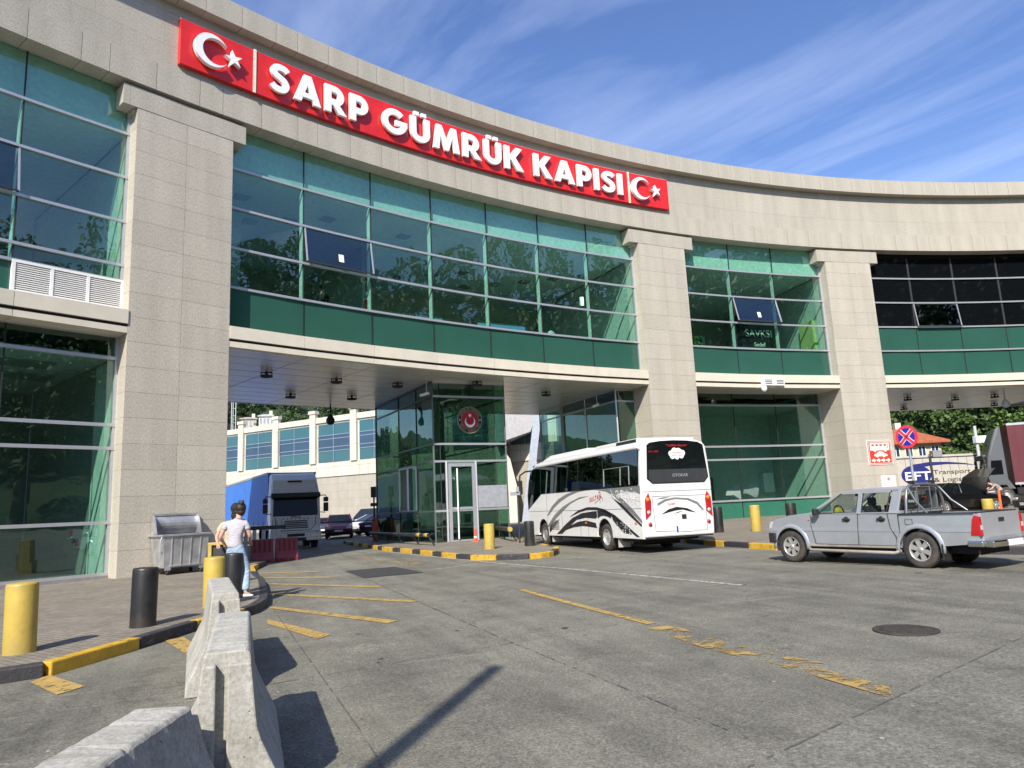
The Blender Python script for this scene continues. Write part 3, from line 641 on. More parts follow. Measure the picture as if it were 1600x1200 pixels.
def road_fn(base, tone, coarse):
    def fn(t, b, A, K):
        c = A('ShaderNodeTexCoord').outputs['Object']
        big = ramp(A, K, noise_(A, K, c, .13, 8, .66, .8), .34, tuple(x*f for x, f in zip(base, (.84, .84, .83))), .66, tuple(x*f for x, f in zip(base, (1.16, 1.16, 1.13))))
        mid = ramp(A, K, noise_(A, K, c, .9, 9, .74, .5), .36, (.77, .77, .77), .66, (1.16, 1.16, 1.13))
        trk = ramp(A, K, noise_(A, K, two_map(A, K, c, 68, (.16, 1.5, 1)), 1.0, 8, .68), .44, (1, 1, 1), .68, (.62, .62, .63))
        scf = ramp(A, K, noise_(A, K, two_map(A, K, c, -14, (.35, 2.4, 1)), 1.1, 9, .78, .4), .56, (0, 0, 0), .70, (.62, .62, .62))
        fine = ramp(A, K, noise_(A, K, c, 48, 4, .85), .38, (.50, .50, .49), .62, (1.36, 1.35, 1.32))
        vo = A('ShaderNodeTexVoronoi'); vo.inputs['Scale'].default_value = coarse; K(c, vo.inputs['Vector'])
        agg = ramp(A, K, vo.outputs['Color'], .1, (.66, .66, .66), .9, (1.25, 1.24, 1.20))
        q = mixc(A, K, 'MULTIPLY', 1.0, big, mid); q = mixc(A, K, 'MULTIPLY', .9, q, trk); q = mixc(A, K, 'MIX', scf, q, (.30, .285, .245)); q = mixc(A, K, 'MULTIPLY', .9, q, fine); q = mixc(A, K, 'MULTIPLY', .75, q, agg)
        # hairline cracks, oil drips, grit
        wv = A('ShaderNodeVectorMath'); wv.operation = 'ADD'; nz = A('ShaderNodeTexNoise'); nz.inputs['Scale'].default_value = 1.3; nz.inputs['Detail'].default_value = 6; K(c, nz.inputs['Vector']); sc_ = A('ShaderNodeVectorMath'); sc_.operation = 'SCALE'; sc_.inputs['Scale'].default_value = 1.4; K(nz.outputs['Color'], sc_.inputs[0]); K(c, wv.inputs[0]); K(sc_.outputs[0], wv.inputs[1])
        ve = A('ShaderNodeTexVoronoi'); ve.feature = 'DISTANCE_TO_EDGE'; ve.inputs['Scale'].default_value = .21; K(wv.outputs[0], ve.inputs['Vector']); ck_ = ramp(A, K, ve.outputs['Distance'], .0022, (.45, .44, .43), .006, (1, 1, 1)); q = mixc(A, K, 'MULTIPLY', .4, q, ck_)
        oil = ramp(A, K, noise_(A, K, c, .62, 4, .55, .3), .66, (0, 0, 0), .80, (.35, .35, .35)); q = mixc(A, K, 'MIX', oil, q, (.075, .072, .068))
        sp = ramp(A, K, noise_(A, K, c, 2.9, 2, .5), .725, (0, 0, 0), .74, (1, 1, 1)); q = mixc(A, K, 'MIX', sp, q, (.045, .043, .04))
        gr_ = ramp(A, K, noise_(A, K, c, 13, 2, .5), .765, (0, 0, 0), .775, (.8, .8, .8)); q = mixc(A, K, 'MIX', gr_, q, (.42, .41, .38))
        K(q, b.inputs['Base Color']); b.inputs['Roughness'].default_value = .82; b.inputs['Specular IOR Level'].default_value = .35
        bp = A('ShaderNodeBump'); bp.inputs['Strength'].default_value = .6; bp.inputs['Distance'].default_value = .007; K(noise_(A, K, c, 55, 6, .8), bp.inputs['Height']); K(bp.outputs[0], b.inputs['Normal'])
    return fn
m_road = nodemat('worn asphalt', road_fn((.198, .193, .166), 1, 55))
m_road2 = nodemat('coarse asphalt', road_fn((.205, .203, .178), 1, 34))
def paver_fn(t, b, A, K):
    c = A('ShaderNodeTexCoord').outputs['Object']; mp = A('ShaderNodeMapping'); mp.inputs['Rotation'].default_value = (0, 0, radians(35)); K(c, mp.inputs[0])
    br = A('ShaderNodeTexBrick'); K(mp.outputs[0], br.inputs['Vector']); br.inputs['Scale'].default_value = 1; br.inputs['Brick Width'].default_value = .20; br.inputs['Row Height'].default_value = .10
    br.inputs['Mortar Size'].default_value = .006; br.inputs['Color1'].default_value = (.26, .232, .188, 1); br.inputs['Color2'].default_value = (.20, .178, .145, 1); br.inputs['Mortar'].default_value = (.085, .078, .066, 1)
    q = mixc(A, K, 'MULTIPLY', .8, br.outputs['Color'], ramp(A, K, noise_(A, K, c, .9, 8, .7), .3, (.68, .66, .63), .7, (1.2, 1.19, 1.15)))
    q = mixc(A, K, 'MULTIPLY', .6, q, ramp(A, K, noise_(A, K, c, 30, 4, .7), .35, (.7, .7, .7), .65, (1.2, 1.2, 1.2)))
    K(q, b.inputs['Base Color']); b.inputs['Roughness'].default_value = .85
    bp = A('ShaderNodeBump'); bp.inputs['Strength'].default_value = .5; bp.inputs['Distance'].default_value = .008; bp.invert = True; K(br.outputs['Fac'], bp.inputs['Height']); K(bp.outputs[0], b.inputs['Normal'])
m_paver = nodemat('interlocking pavers', paver_fn)
def paint(name, col, wear=.5, sc=7.0):
    def fn(t, b, A, K):
        c = A('ShaderNodeTexCoord').outputs['Object']; o = [n for n in t.nodes if n.type == 'OUTPUT_MATERIAL'][0]
        K(mixc(A, K, 'MULTIPLY', .8, col, ramp(A, K, noise_(A, K, c, 5, 8, .75), .3, (.62, .60, .58), .65, (1.05, 1.05, 1.05))), b.inputs['Base Color']); b.inputs['Roughness'].default_value = .7
        mk = ramp(A, K, noise_(A, K, c, sc, 9, .78, .4), wear-.03, (0, 0, 0), wear+.03, (1, 1, 1))
        tr = A('ShaderNodeBsdfTransparent'); mx = A('ShaderNodeMixShader'); K(mk, mx.inputs[0]); K(tr.outputs[0], mx.inputs[1]); K(b.outputs[0], mx.inputs[2]); K(mx.outputs[0], o.inputs[0])
    return nodemat(name, fn)
m_py = paint('yellow road paint', (.44, .30, .09), .43, 9); m_pyw = paint('worn yellow road paint', (.42, .28, .085), .50, 2.2)
m_pw = paint('worn white road paint', (.52, .51, .47), .47, 9); m_patch = mat('tar patch', (.035, .034, .033), .9, var=.3, vscale=20, bump=.4)
m_joint = paint('dark joint seal', (.115, .11, .10), .50, 6)

def gsheet(name, polys, m, dz, kind='structure', solid=0):
    mb = MB()
    for poly in polys:
        mb.add([(x, y, gz(x, y)+dz) for x, y in poly], [tuple(range(len(poly)))])
    o = mb.build(name, m); 
    if kind: o['kind'] = kind
    return o
def ccw(p):
    a = sum(p[i][0]*p[(i+1) % len(p)][1]-p[(i+1) % len(p)][0]*p[i][1] for i in range(len(p))); return p if a > 0 else p[::-1]
gsheet('ground', [[(-600, -200), (600, -200), (600, 900), (-600, 900)]], m_road, 0.0)
gsheet('road', [ccw([(-1.5, -8), (1.30, 4.59), (1.58, 4.85), (5.06, 7.64), (14, 14.6), (30, 20), (40, -8)])], m_road2, .004)
def line(pts, w):
    out = []
    for (a, b) in zip(pts[:-1], pts[1:]):
        d = Vector((b[0]-a[0], b[1]-a[1])); d.normalize(); n = Vector((-d.y, d.x))*w/2
        out.append([(a[0]-n.x, a[1]-n.y), (b[0]-n.x, b[1]-n.y), (b[0]+n.x, b[1]+n.y), (a[0]+n.x, a[1]+n.y)])
    return [ccw(q) for q in out]
gsheet('road_joint', line([(-5.2, 16.0), (-4.54, 13.52), (-1.28, 5.8), (.4, 1.6)], .014)+line([(-.14, 8.87), (1.56, 4.83)], .014)+line([(-.14, 8.87), (-4.2, 19.2)], .022)+line([(-1.0, 2.2), (1.30, 4.59), (5.06, 7.64), (11, 12.2)], .018)+line([(-2.6, 7.4), (-.14, 8.87), (2.2, 10.3)], .016), m_joint, .009)
hatch = [[(-4.13, 12.06), (-3.95, 11.55), (-2.73, 9.91), (-2.62, 10.2)], [(-4.70, 13.80), (-4.55, 13.45), (-1.98, 10.90), (-1.86, 11.1)], [(-5.58, 16.15), (-5.45, 15.85), (-1.95, 13.15), (-1.83, 13.32)], [(-6.50, 18.6), (-6.35, 18.3), (-3.12, 16.0), (-3.02, 16.2)], [(-7.2, 20.4), (-7.05, 20.1), (-4.95, 19.05), (-4.8, 19.3)], [(-7.85, 22.1), (-7.7, 21.8), (-5.9, 21.2), (-5.75, 21.45)],
         [(-5.40, 8.55), (-5.38, 8.20), (-4.66, 7.52), (-4.57, 7.84)], [(-5.03, 10.50), (-4.86, 10.72), (-3.86, 9.20), (-3.72, 8.66)]]
gsheet('hatch_marking', [ccw(h) for h in hatch], m_py, .008)
gsheet('centre_marking', line([(0, 14.06), (.55, 12.5), (1.10, 11.0), (1.64, 9.60)], .13), m_py, .008)
gsheet('faded_marking', line([(1.70, 9.35), (2.05, 8.05), (2.18, 7.75)], .34)+line([(2.12, 7.85), (2.45, 7.22), (2.62, 6.92)], .34)+[ccw([(2.35, 6.98), (2.62, 6.92), (2.90, 6.1), (2.77, 5.78), (2.62, 6.2)])], m_pyw, .0085)
gsheet('white_marking', line([(-5.49, 29.77), (-.77, 20.9), (1.5, 17.1), (3.82, 12.87)], .10)+line([(-2.89, 19.23), (-.79, 21.2), (.99, 21.0), (3.57, 20.5)], .08), m_pw, .008)
gsheet('yellow_arrow', line([(-5.69, 26.5), (-3.31, 22.2)], .13)+line([(-3.6, 23.6), (-3.1, 21.9)], .3), m_pyw, .008)
gsheet('road_patch', [ccw([(-4.99, 21.0), (-3.64, 21.45), (-2.49, 18.99), (-3.9, 18.4)])], m_patch, .010)
# pavement slabs
def pave(name, poly, dz=.15):
    poly = ccw(poly); n = len(poly); mb = MB()
    top = [(x, y, gz(x, y)+dz) for x, y in poly]; bot = [(x, y, gz(x, y)-.1) for x, y in poly]
    mb.add(top, [tuple(range(n))]); mb.add(bot+top, [(i, (i+1) % n, n+(i+1) % n, n+i) for i in range(n)])
    o = mb.build(name, m_paver); o['kind'] = 'structure'; return o
kL = [(-9.5, 6.6), (-7.3, 7.35), (-5.95, 8.15), (-5.43, 8.51), (-5.19, 9.79), (-5.0, 11.27), (-4.79, 11.95), (-4.66, 12.87), (-4.81, 13.79), (-5.19, 14.95), (-6.35, 18.1), (-7.13, 19.8), (-8.4, 23.0), (-8.9, 25.6)]
pave('sidewalk', [(-60, 6)]+kL[:1]+[(x-.06, y) for x, y in kL[1:]]+[(-11, 27), (-60, 40)])
kI = [(-9.5, 40), (-6.83, 33.6), (-5.66, 30.7), (-3.84, 27.3), (-1.96, 23.35), (-1.35, 22.3), (-.77, 21.96), (.19, 21.5), (.75, 21.75), (1.04, 22.4), (1.2, 23.9), (.85, 25.9), (.15, 28.8), (-.3, 32.8), (-4, 41.5)]
pave('island', [(x, y) for x, y in kI]+[(-9.0, 43)])
kR = [(4.0, 30.5), (4.7, 27.4), (5.55, 24.84), (6.05, 22.4), (6.45, 21.1), (6.95, 19.5), (8.3, 17.6), (10.02, 15.53), (12.5, 13.2), (16.5, 10.6), (22, 8.5)]
pave('plaza', kR+[(25, 14), (22.6, 41.5), (14, 44), (3.4, 38)])
def kerb(name, pts, lens, start=0, lead=0.0, bev=.018):
    # walk along the line, one stone after the other
    P2 = [Vector(p) for p in pts]; seg = [(P2[i+1]-P2[i]).length for i in range(len(P2)-1)]; tot = sum(seg)
    def at(s):
        s = max(0, min(tot-1e-4, s))
        for i, l in enumerate(seg):
            if s <= l: return P2[i].lerp(P2[i+1], s/l)
            s -= l
        return P2[-1]
    mb = MB(); s = 0; k = start
    if lead: ls = [lead]
    else: ls = []
    i = 0
    while s < tot-.2:
        l = ls[i] if i < len(ls) else (lens[k % 2] if len(lens) == 2 else lens[(i) % len(lens)]); i += 1
        e = min(tot, s+l); n = max(1, int((e-s)/.33)); path = [at(s+.008+(e-s-.016)*j/n) for j in range(n+1)]
        L_ = []; R_ = []
        for j, p in enumerate(path):
            d = (path[min(j+1, n)]-path[max(j-1, 0)]).normalized(); nn = Vector((-d.y, d.x))*.085; L_.append(p+nn); R_.append(p-nn)
        secs = []
        for a, b in zip(L_, R_):
            za, zb_ = gz(a.x, a.y), gz(b.x, b.y); secs.append([(a.x, a.y, za-.05), (a.x, a.y, za+.155), (b.x, b.y, zb_+.155), (b.x, b.y, zb_-.05)])
        mb.ring(secs, k % 2, smooth=False); s = e; k += 1
    o = mb.build(name, [mkk, mky], bevel=bev); o['kind'] = 'structure'; return o
def kerbpaint(name, col, chips):
    def fn(t, b, A, K):
        c = A('ShaderNodeTexCoord').outputs['Object']
        q = mixc(A, K, 'MULTIPLY', .8, col, ramp(A, K, noise_(A, K, c, 4, 8, .7), .3, (.66, .64, .62), .68, (1.08, 1.08, 1.08)))
        q = mixc(A, K, 'MIX', ramp(A, K, noise_(A, K, c, 6, 9, .82), .555, (0, 0, 0), .62, (chips, chips, chips)), q, (.06, .055, .05) if col[0] > .1 else (.15, .14, .13))
        K(q, b.inputs['Base Color']); b.inputs['Roughness'].default_value = .6
        bp = A('ShaderNodeBump'); bp.inputs['Strength'].default_value = .6; bp.inputs['Distance'].default_value = .02; K(noise_(A, K, c, 22, 6, .7), bp.inputs['Height']); K(bp.outputs[0], b.inputs['Normal'])
    return nodemat(name, fn)
mky = kerbpaint('yellow kerb paint', (.60, .36, .025), 1.0); mkk = kerbpaint('black kerb paint', (.035, .035, .04), .7)
kerb('kerb', kL[3:], [1.47, 1.35, 1.2, 9.0, 3.2, 3.2, 3.2, 3.2, 3], 1)
kerb('kerb', kL[:4][::-1], [1.9, 1.5], 0)
kerb('kerb', kI[4:14], [1.05, 1.0], 0, lead=1.0)
kerb('kerb', kI[:5][::-1], [.95, 1.35], 1)
kerb('kerb', kR, [1.25, 1.25], 1)
# manhole cover
t = thing('manhole_cover', 'round dark iron manhole cover set in the asphalt in the right foreground', 'manhole cover', (4.2, 8.28, gz(4.2, 8.28)+.004))
mb = MB(); mb.lathe([(0, .012), (.26, .012), (.262, .002), (.275, .002), (.277, .012), (.33, .012), (.335, 0)], n=40); mb.build('cover', mat('rusty iron', (.052, .046, .04), .7, .3, var=.3, vscale=12, bump=.4), t)
mb = MB()
for i in range(-4, 5):
    h = sqrt(max(0, .24**2-(i*.055)**2)); mb.box(-h, h, i*.055-.008, i*.055+.008, .012, .018)
mb.build('ribs', mat('rusty iron', (.052, .046, .04)), t)
# ================================================================= vehicles
m_tyre = mat('tyre rubber', (.030, .028, .026), .85, var=.25, vscale=9, bump=.3, dirt=.5)
m_rimw = mat('steel rim', (.34, .33, .32), .45, .5, dirt=.5); m_alloy = mat('alloy rim', (.55, .54, .52), .35, .6, dirt=.4)
m_carglass = nodemat('dark car glass', lambda t, b, A, K: None)
_b = m_carglass.node_tree.nodes['Principled BSDF']; _b.inputs['Base Color'].default_value = (.006, .008, .009, 1); _b.inputs['Roughness'].default_value = .03; _b.inputs['Specular IOR Level'].default_value = .7
m_clear = glass('clear window glass', (.62, .68, .66), 1.5, .0)
m_plastic = mat('black plastic', (.022, .022, .023), .5); m_chrome = mat('chrome', (.66, .66, .66), .18, 1.0, var=.03)
m_tail = mat('tail lamp red', (.42, .012, .015), .15, coat=.6); m_amber = mat('amber lens', (.75, .22, .02), .2, coat=.5); m_lens = mat('clear lens', (.62, .62, .62), .12, .3, coat=.6)
m_under = mat('underbody', (.018, .017, .016), .9)
def bulge(o, zs, fn, ang=32):
    import bmesh
    bm = bmesh.new(); bm.from_mesh(o.data); bmesh.ops.remove_doubles(bm, verts=bm.verts, dist=1e-5)
    for z in zs: bmesh.ops.bisect_plane(bm, geom=bm.verts[:]+bm.edges[:]+bm.faces[:], plane_co=(0, 0, z), plane_no=(0, 0, 1))
    for v in bm.verts: v.co = fn(v.co.copy())
    bmesh.ops.recalc_face_normals(bm, faces=bm.faces); bm.to_mesh(o.data); bm.free()
    for p in o.data.polygons: p.use_smooth = True
    o.data.set_sharp_from_angle(angle=radians(ang))
def wheel(parent, x, y, r, w, out=1, style='steel', rimm=None, flat=0):
    """axis along local y; out = side that faces outwards"""
    mb = MB(); hw = w/2
    prof = [(r*.62, -hw*.9), (r*.80, -hw), (r*.95, -hw*.92), (r, -hw*.72), (r, hw*.72), (r*.95, hw*.92), (r*.80, hw), (r*.62, hw*.9)]
    mb.lathe(prof, n=40, axis='y')
    for k in range(44):
        a = 2*pi*k/44; c, s_ = cos(a), sin(a)
        mb.bar((r*1.002*c, -hw*.74, r*1.002*s_), (r*1.002*c, hw*.74, r*1.002*s_), .012, .05 if False else .02, 0)
    t = mb.build('wheel', m_tyre, parent, loc=(x, y, r))
    mb = MB(); o = out
    mb.lathe([(r*.64, o*hw*.90), (r*.62, o*hw*.96), (r*.58, o*hw*.86), (r*.56, o*hw*.35)], n=32, axis='y')
    if style == 'alloy':
        mb.lathe([(0, o*hw*.80), (r*.15, o*hw*.80), (r*.17, o*hw*.6)], n=20, axis='y')
        for k in range(6):
            a = 2*pi*k/6+.3; d = Vector((cos(a), 0, sin(a))); q = Vector((-sin(a), 0, cos(a)))
            p0 = d*r*.12+Vector((0, o*hw*.72, 0)); p1 = d*r*.60+Vector((0, o*hw*.80, 0))
            w0, w1 = r*.10, r*.145
            vs = [p0-q*w0, p0+q*w0, p1+q*w1, p1-q*w1]; vb = [v-Vector((0, o*.04, 0)) for v in vs]
            mb.add([tuple(v) for v in vs+vb], [(0, 1, 2, 3), (7, 6, 5, 4), (0, 4, 5, 1), (1, 5, 6, 2), (2, 6, 7, 3), (3, 7, 4, 0)])
        mb.lathe([(r*.57, o*hw*.2), (0, o*hw*.2)], n=24, axis='y', mi=1)
    else:
        mb.lathe([(r*.58, o*hw*.80), (r*.50, o*hw*.50), (r*.36, o*hw*.34), (r*.30, o*hw*.60), (r*.22, o*hw*.66), (0, o*hw*.66)], n=32, axis='y')
        for k in range(8):
            a = 2*pi*k/8; mb.lathe([(0, o*hw*.66), (r*.03, o*hw*.64), (r*.03, o*hw*.4)], c=(r*.33*cos(a), 0, r*.33*sin(a)), n=8, axis='y')
            a += .39; mb.lathe([(0, o*(hw*.44)), (r*.045, o*hw*.44)], c=(r*.45*cos(a), 0, r*.45*sin(a)), n=8, axis='y', mi=1)
    mb.build('rim', [rimm or (m_alloy if style == 'alloy' else m_rimw), m_under], t)
    return t
def arch_pts(cx, r, z0, n=9, rev=False):
    """wheel arch cut-out, from rear foot to front foot at height z0"""
    a0 = math.asin(max(-1, min(1, (z0-arch_pts.zc)/r))); pts = [(cx-r*cos(a0+(pi-2*a0)*k/n), arch_pts.zc+r*sin(a0+(pi-2*a0)*k/n)) for k in range(n+1)]
    return pts
def XZ(y): return lambda a, b: (a, y, b)

# ---------------------------------------------------------------- the white coach
m_buswhite = mat('coach white paint', (.70, .70, .69), .22, var=.02, coat=.5, dirt=.06)
m_busgrey = mat('livery grey', (.17, .18, .18), .3, var=.05); m_busblack = mat('livery black', (.018, .018, .02), .3, var=.05)
m_redtxt = mat('livery red', (.50, .02, .03), .4)
BA = radians(-19.6)
bus = thing('coach', 'white midibus with black and grey swoosh livery seen from its rear left corner', 'bus', (3.08, 25.41, gz(3.08, 25.41)), pi/2-BA)
HW = 1.175
def bus_ring(x, w, zb, zt, belt=1.93, tum=.07, rr=.16):
    h = w
    return [(x, h, zb), (x, h, .9), (x, h, belt), (x, h-tum*.8, zt-.28), (x, h-tum-.06, zt-.12), (x, h-tum-rr*1.6, zt-.03), (x, 0, zt+.02),
            (x, -(h-tum-rr*1.6), zt-.03), (x, -(h-tum-.06), zt-.12), (x, -(h-tum*.8), zt-.28), (x, -h, belt), (x, -h, .9), (x, -h, zb)]
# body built from side panels with arches plus lofted upper shell
arch_pts.zc = .45
def side_poly():
    p = [(-4.55, .40)]; p += arch_pts(-2.15, .53, .40); p += arch_pts(3.05, .52, .36); p += [(4.62, .34), (4.66, 1.30), (3.25, 1.86), (3.12, 1.93), (-4.58, 1.93)]
    return p
mb = MB()
for sy in (1, -1):
    mb.prism(side_poly(), XZ(sy*HW), XZ(sy*(HW-.10)), 0) if sy > 0 else mb.prism(side_poly(), XZ(sy*(HW-.10)), XZ(sy*HW), 0)
body = mb.build('lower_side_panel', m_buswhite, bus, bevel=.012)
# roof and upper body shell (white roof over a black glass band)
mb = MB(); secs = []
for x, w, zt in ((-4.62, 1.10, 3.10), (-4.56, 1.15, 3.19), (-4.3, HW, 3.22), (-1, HW, 3.22), (3.3, HW, 3.20), (3.9, HW-.01, 3.16), (4.3, HW-.05, 3.04), (4.48, HW-.12, 2.88)):
    h = w-.065
    secs.append([(x, h+.02, zt-.26), (x, h-.01, zt-.16), (x, h-.08, zt-.06), (x, h-.30, zt), (x, 0, zt+.03), (x, -(h-.30), zt), (x, -(h-.08), zt-.06), (x, -(h+.01-.02), zt-.16), (x, -(h+.02), zt-.26)])
mb.ring([s_ for s_ in secs], 0)
mb.build('roof', m_buswhite, bus)
# fairing and air conditioner on the roof
mb = MB()
for x0, x1, h in ((-.9, 3.45, .14), ):
    secs = [[(x, yy, 3.16) for yy in (.92, -.92)][:1]+[(x, .86, 3.2+hh), (x, 0, 3.22+hh), (x, -.86, 3.2+hh), (x, -.92, 3.16)] for x, hh in ((x0, .02), (x0+.35, h), (x1-.7, h), (x1, .01))]
    mb.ring(secs, 0, smooth=False)
mb.build('roof_fairing', m_buswhite, bus, bevel=.02)
mb = MB(); mb.box(-4.25, -1.45, -.98, .98, 3.14, 3.30); ac = mb.build('air_conditioner', m_buswhite, bus, bevel=.05)
mb = MB(); mb.box(-4.2, -2.95, .965, .995, 3.17, 3.27); mb.build('grille', m_plastic, ac); mb = MB(); mb.box(-4.2, -2.95, -.995, -.965, 3.17, 3.27); mb.build('grille', m_plastic, ac)
# side glass bands
def tum(z): return HW-.066*max(0, min(1, (z-1.93)/1.0))
for sy in (1, -1):
    m_busglass = glass('coach side glass', (.13, .15, .14), 1.75, .006)
    mb = MB(); pts = [(-4.46, 1.90), (3.14, 1.90), (3.26, 1.84), (4.60, 1.32), (4.62, 1.9), (4.50, 2.45), (4.30, 2.86), (3.6, 2.985), (-4.46, 2.985)]
    o_ = .006; A3 = [(x, sy*(tum(z)+o_), z) for x, z in pts]; B3 = [(x, sy*(tum(z)-.03), z) for x, z in pts]; n = len(pts)
    f = [tuple(range(n)), tuple(range(2*n-1, n-1, -1))]+[(i, n+i, n+(i+1) % n, (i+1) % n) for i in range(n)]
    if sy > 0: f = [q[::-1] for q in f]
    # triangulate into upper and lower strips so the tumblehome is followed
    mb.add(A3+B3, f); g = mb.build('side_window', m_busglass, bus)
    mb = MB()
    for x in (-2.3, -3.95):
        mb.bar((x, sy*(tum(1.95)+.012), 1.96), (x+.02, sy*(tum(2.5)+.012), 2.5), .035, .012, upv=(0, 1, 0))
    mb.bar((-2.3, sy*(tum(2.5)+.012), 2.5), (-3.93, sy*(tum(2.5)+.012), 2.5), .012, .035, upv=(0, 1, 0)); mb.bar((-3.4, sy*(tum(1.95)+.014), 1.96), (-3.4, sy*(tum(2.45)+.014), 2.48), .03, .012, upv=(0, 1, 0))
    mb.build('sliding_frame', m_alu, g)
    mb = MB()
    for x in (-2.2, -.3, 1.55, 3.2): mb.bar((x, sy*(tum(1.95)+.008), 1.93), (x, sy*(tum(2.9)+.008), 2.97), .012, .006, upv=(0, 1, 0))
    mb.build('seam', m_plastic, g)
# rear
def YZ(x): return lambda a, b: (x, a, b)
mb = MB(); rp = [(-1.14, .44), (1.14, .44), (1.165, .9), (1.165, 1.93), (1.13, 2.5), (1.08, 3.0), (.98, 3.13), (.5, 3.20), (0, 3.22), (-.5, 3.20), (-.98, 3.13), (-1.08, 3.0), (-1.13, 2.5), (-1.165, 1.93), (-1.165, .9)]
mb.prism(rp[::-1], YZ(-4.63), YZ(-4.45)); mb.build('rear_panel', m_buswhite, bus, bevel=.04)
mb = MB(); rw = [(.90, 3.05), (.80, 3.12), (.45, 3.165), (0, 3.18), (-.45, 3.165), (-.82, 3.12), (-.98, 3.03), (-1.08, 2.1), (-.93, 1.94), (.80, 1.94), (.97, 2.08)]
rw = [(-a*1.0 if False else a, b) for a, b in rw]
mb.prism(rw, YZ(-4.646), YZ(-4.60)); rg = mb.build('rear_window', m_carglass, bus)
mb = MB(); mb.prism([(.93, 2.10), (-1.06, 2.10), (-1.06, 2.36), (.93, 2.36)][::-1] if False else [(.92, 2.08), (.80, 1.96), (-.92, 1.96), (-1.05, 2.10), (-1.03, 2.34), (.90, 2.34)][::-1], YZ(-4.652), YZ(-4.64)); mb.build('lower_glass_strip', m_dark, rg)
Rr_, Ur = (0, -1, 0), (0, 0, 1)      # reading direction on the rear face (from behind, left is +y)
place_text(text_mesh('OTOKAR', .125, .003), 'badge', m_alu, rg, (-4.658, -.12, 2.12), Rr_, Ur)
place_text(text_mesh('“Yeşillikler Beyazdır”', .085, .002), 'rear_lettering', m_redtxt, rg, (-4.652, -.09, 3.0), Rr_, Ur)
place_text(text_mesh('ACIL  ÇIKIŞ', .062, .002), 'rear_lettering', m_redtxt, rg, (-4.652, .70, 2.84), Rr_, Ur)
cl = []
for cx_, cz_, r_ in ((.12, 2.79, .085), (.0, 2.86, .10), (-.13, 2.85, .10), (-.26, 2.80, .09), (-.22, 2.72, .08), (-.07, 2.69, .075), (.08, 2.71, .08)):
    cl.append((cx_, cz_, r_))
hull = []
for k in range(48):
    a = 2*pi*k/48; best = 0
    for cx_, cz_, r_ in cl:
        dx, dz = cx_+.07, cz_-2.78; bq = dx*cos(a)+dz*sin(a); disc_ = bq*bq-(dx*dx+dz*dz-r_*r_)
        if disc_ > 0: best = max(best, bq+sqrt(disc_))
    hull.append((-.07+best*cos(a), 2.78+best*sin(a)))
mb = MB(); mb.prism(hull[::-1], YZ(-4.652), YZ(-4.646)); st = mb.build('cloud_sticker', m_white, rg)
place_text(text_mesh('KARADENİZ', .055, .0015), 'sticker_lettering', m_redtxt, st, (-4.655, -.07, 2.79), Rr_, Ur); place_text(text_mesh('SEYAHAT TURİZM', .04, .0015), 'sticker_lettering', m_redtxt, st, (-4.655, -.07, 2.72), Rr_, Ur)
for sy in (1, -1):
    y0 = .90*sy; lp_ = [(y0, 1.66), (y0+.11*sy, 1.50), (y0+.14*sy, .98), (y0+.02*sy, 1.10), (y0-.10*sy, 1.30)] if False else [(sy*.97, 1.68), (sy*1.09, 1.50), (sy*1.10, .95), (sy*.93, 1.10), (sy*.90, 1.45)]
    if sy < 0: lp_ = lp_[::-1]
    mb = MB(); mb.prism(lp_, YZ(-4.66), YZ(-4.60)); tl = mb.build('tail_lamp', m_tail, bus)
    mb = MB()
    mb.lathe([(0, -.012), (.055, -.01), (.06, 0)], c=(-4.662, sy*1.0, 1.50), n=16, axis='x', mi=0); mb.lathe([(0, -.012), (.05, -.01), (.055, 0)], c=(-4.662, sy*1.0, 1.14), n=16, axis='x', mi=1)
    mb.build('lens', [m_amber, m_lens], tl)
    mb = MB(); mb.lathe([(0, -.02), (.055, -.015), (.06, .01)], c=(-4.64, sy*.97, .80), n=16, axis='x'); mb.build('fog_lamp', m_tail, bus)
mb = MB(); mb.box(-4.652, -4.63, -.46, .14, .56, .72); pl_ = mb.build('licence_plate', m_white, bus); mb = MB(); mb.box(-4.656, -4.651, .08, .14, .56, .72); mb.build('blue_band', mat('plate blue', (.02, .06, .4), .4), pl_)
mb = MB(); mb.box(-4.655, -4.63, -.22, -.08, .92, 1.04); mb.build('tailgate_handle', m_plastic, bus)
mb = MB()
for a, b in (((.85, 1.58), (-.93, 1.57)), ((.85, 1.58), (.80, .60)), ((-.93, 1.57), (-.90, .56)), ((.80, .60), (-.90, .56)), ((1.14, 1.72), (-1.14, 1.72))): mb.bar((-4.632, a[0], a[1]), (-4.632, b[0], b[1]), .012, .008)
mb.build('seam', m_dark, bus)
mb = MB(); mb.box(-4.60, -4.3, -1.1, 1.1, .40, .46); mb.box(-4.0, 4.4, -1.0, 1.0, .30, .62); mb.box(-3.6, -2.9, -.6, .6, .18, .4)
mb.box(-4.55, 4.3, -1.05, 1.05, .60, 1.0); mb.build('underbody', m_under, bus)
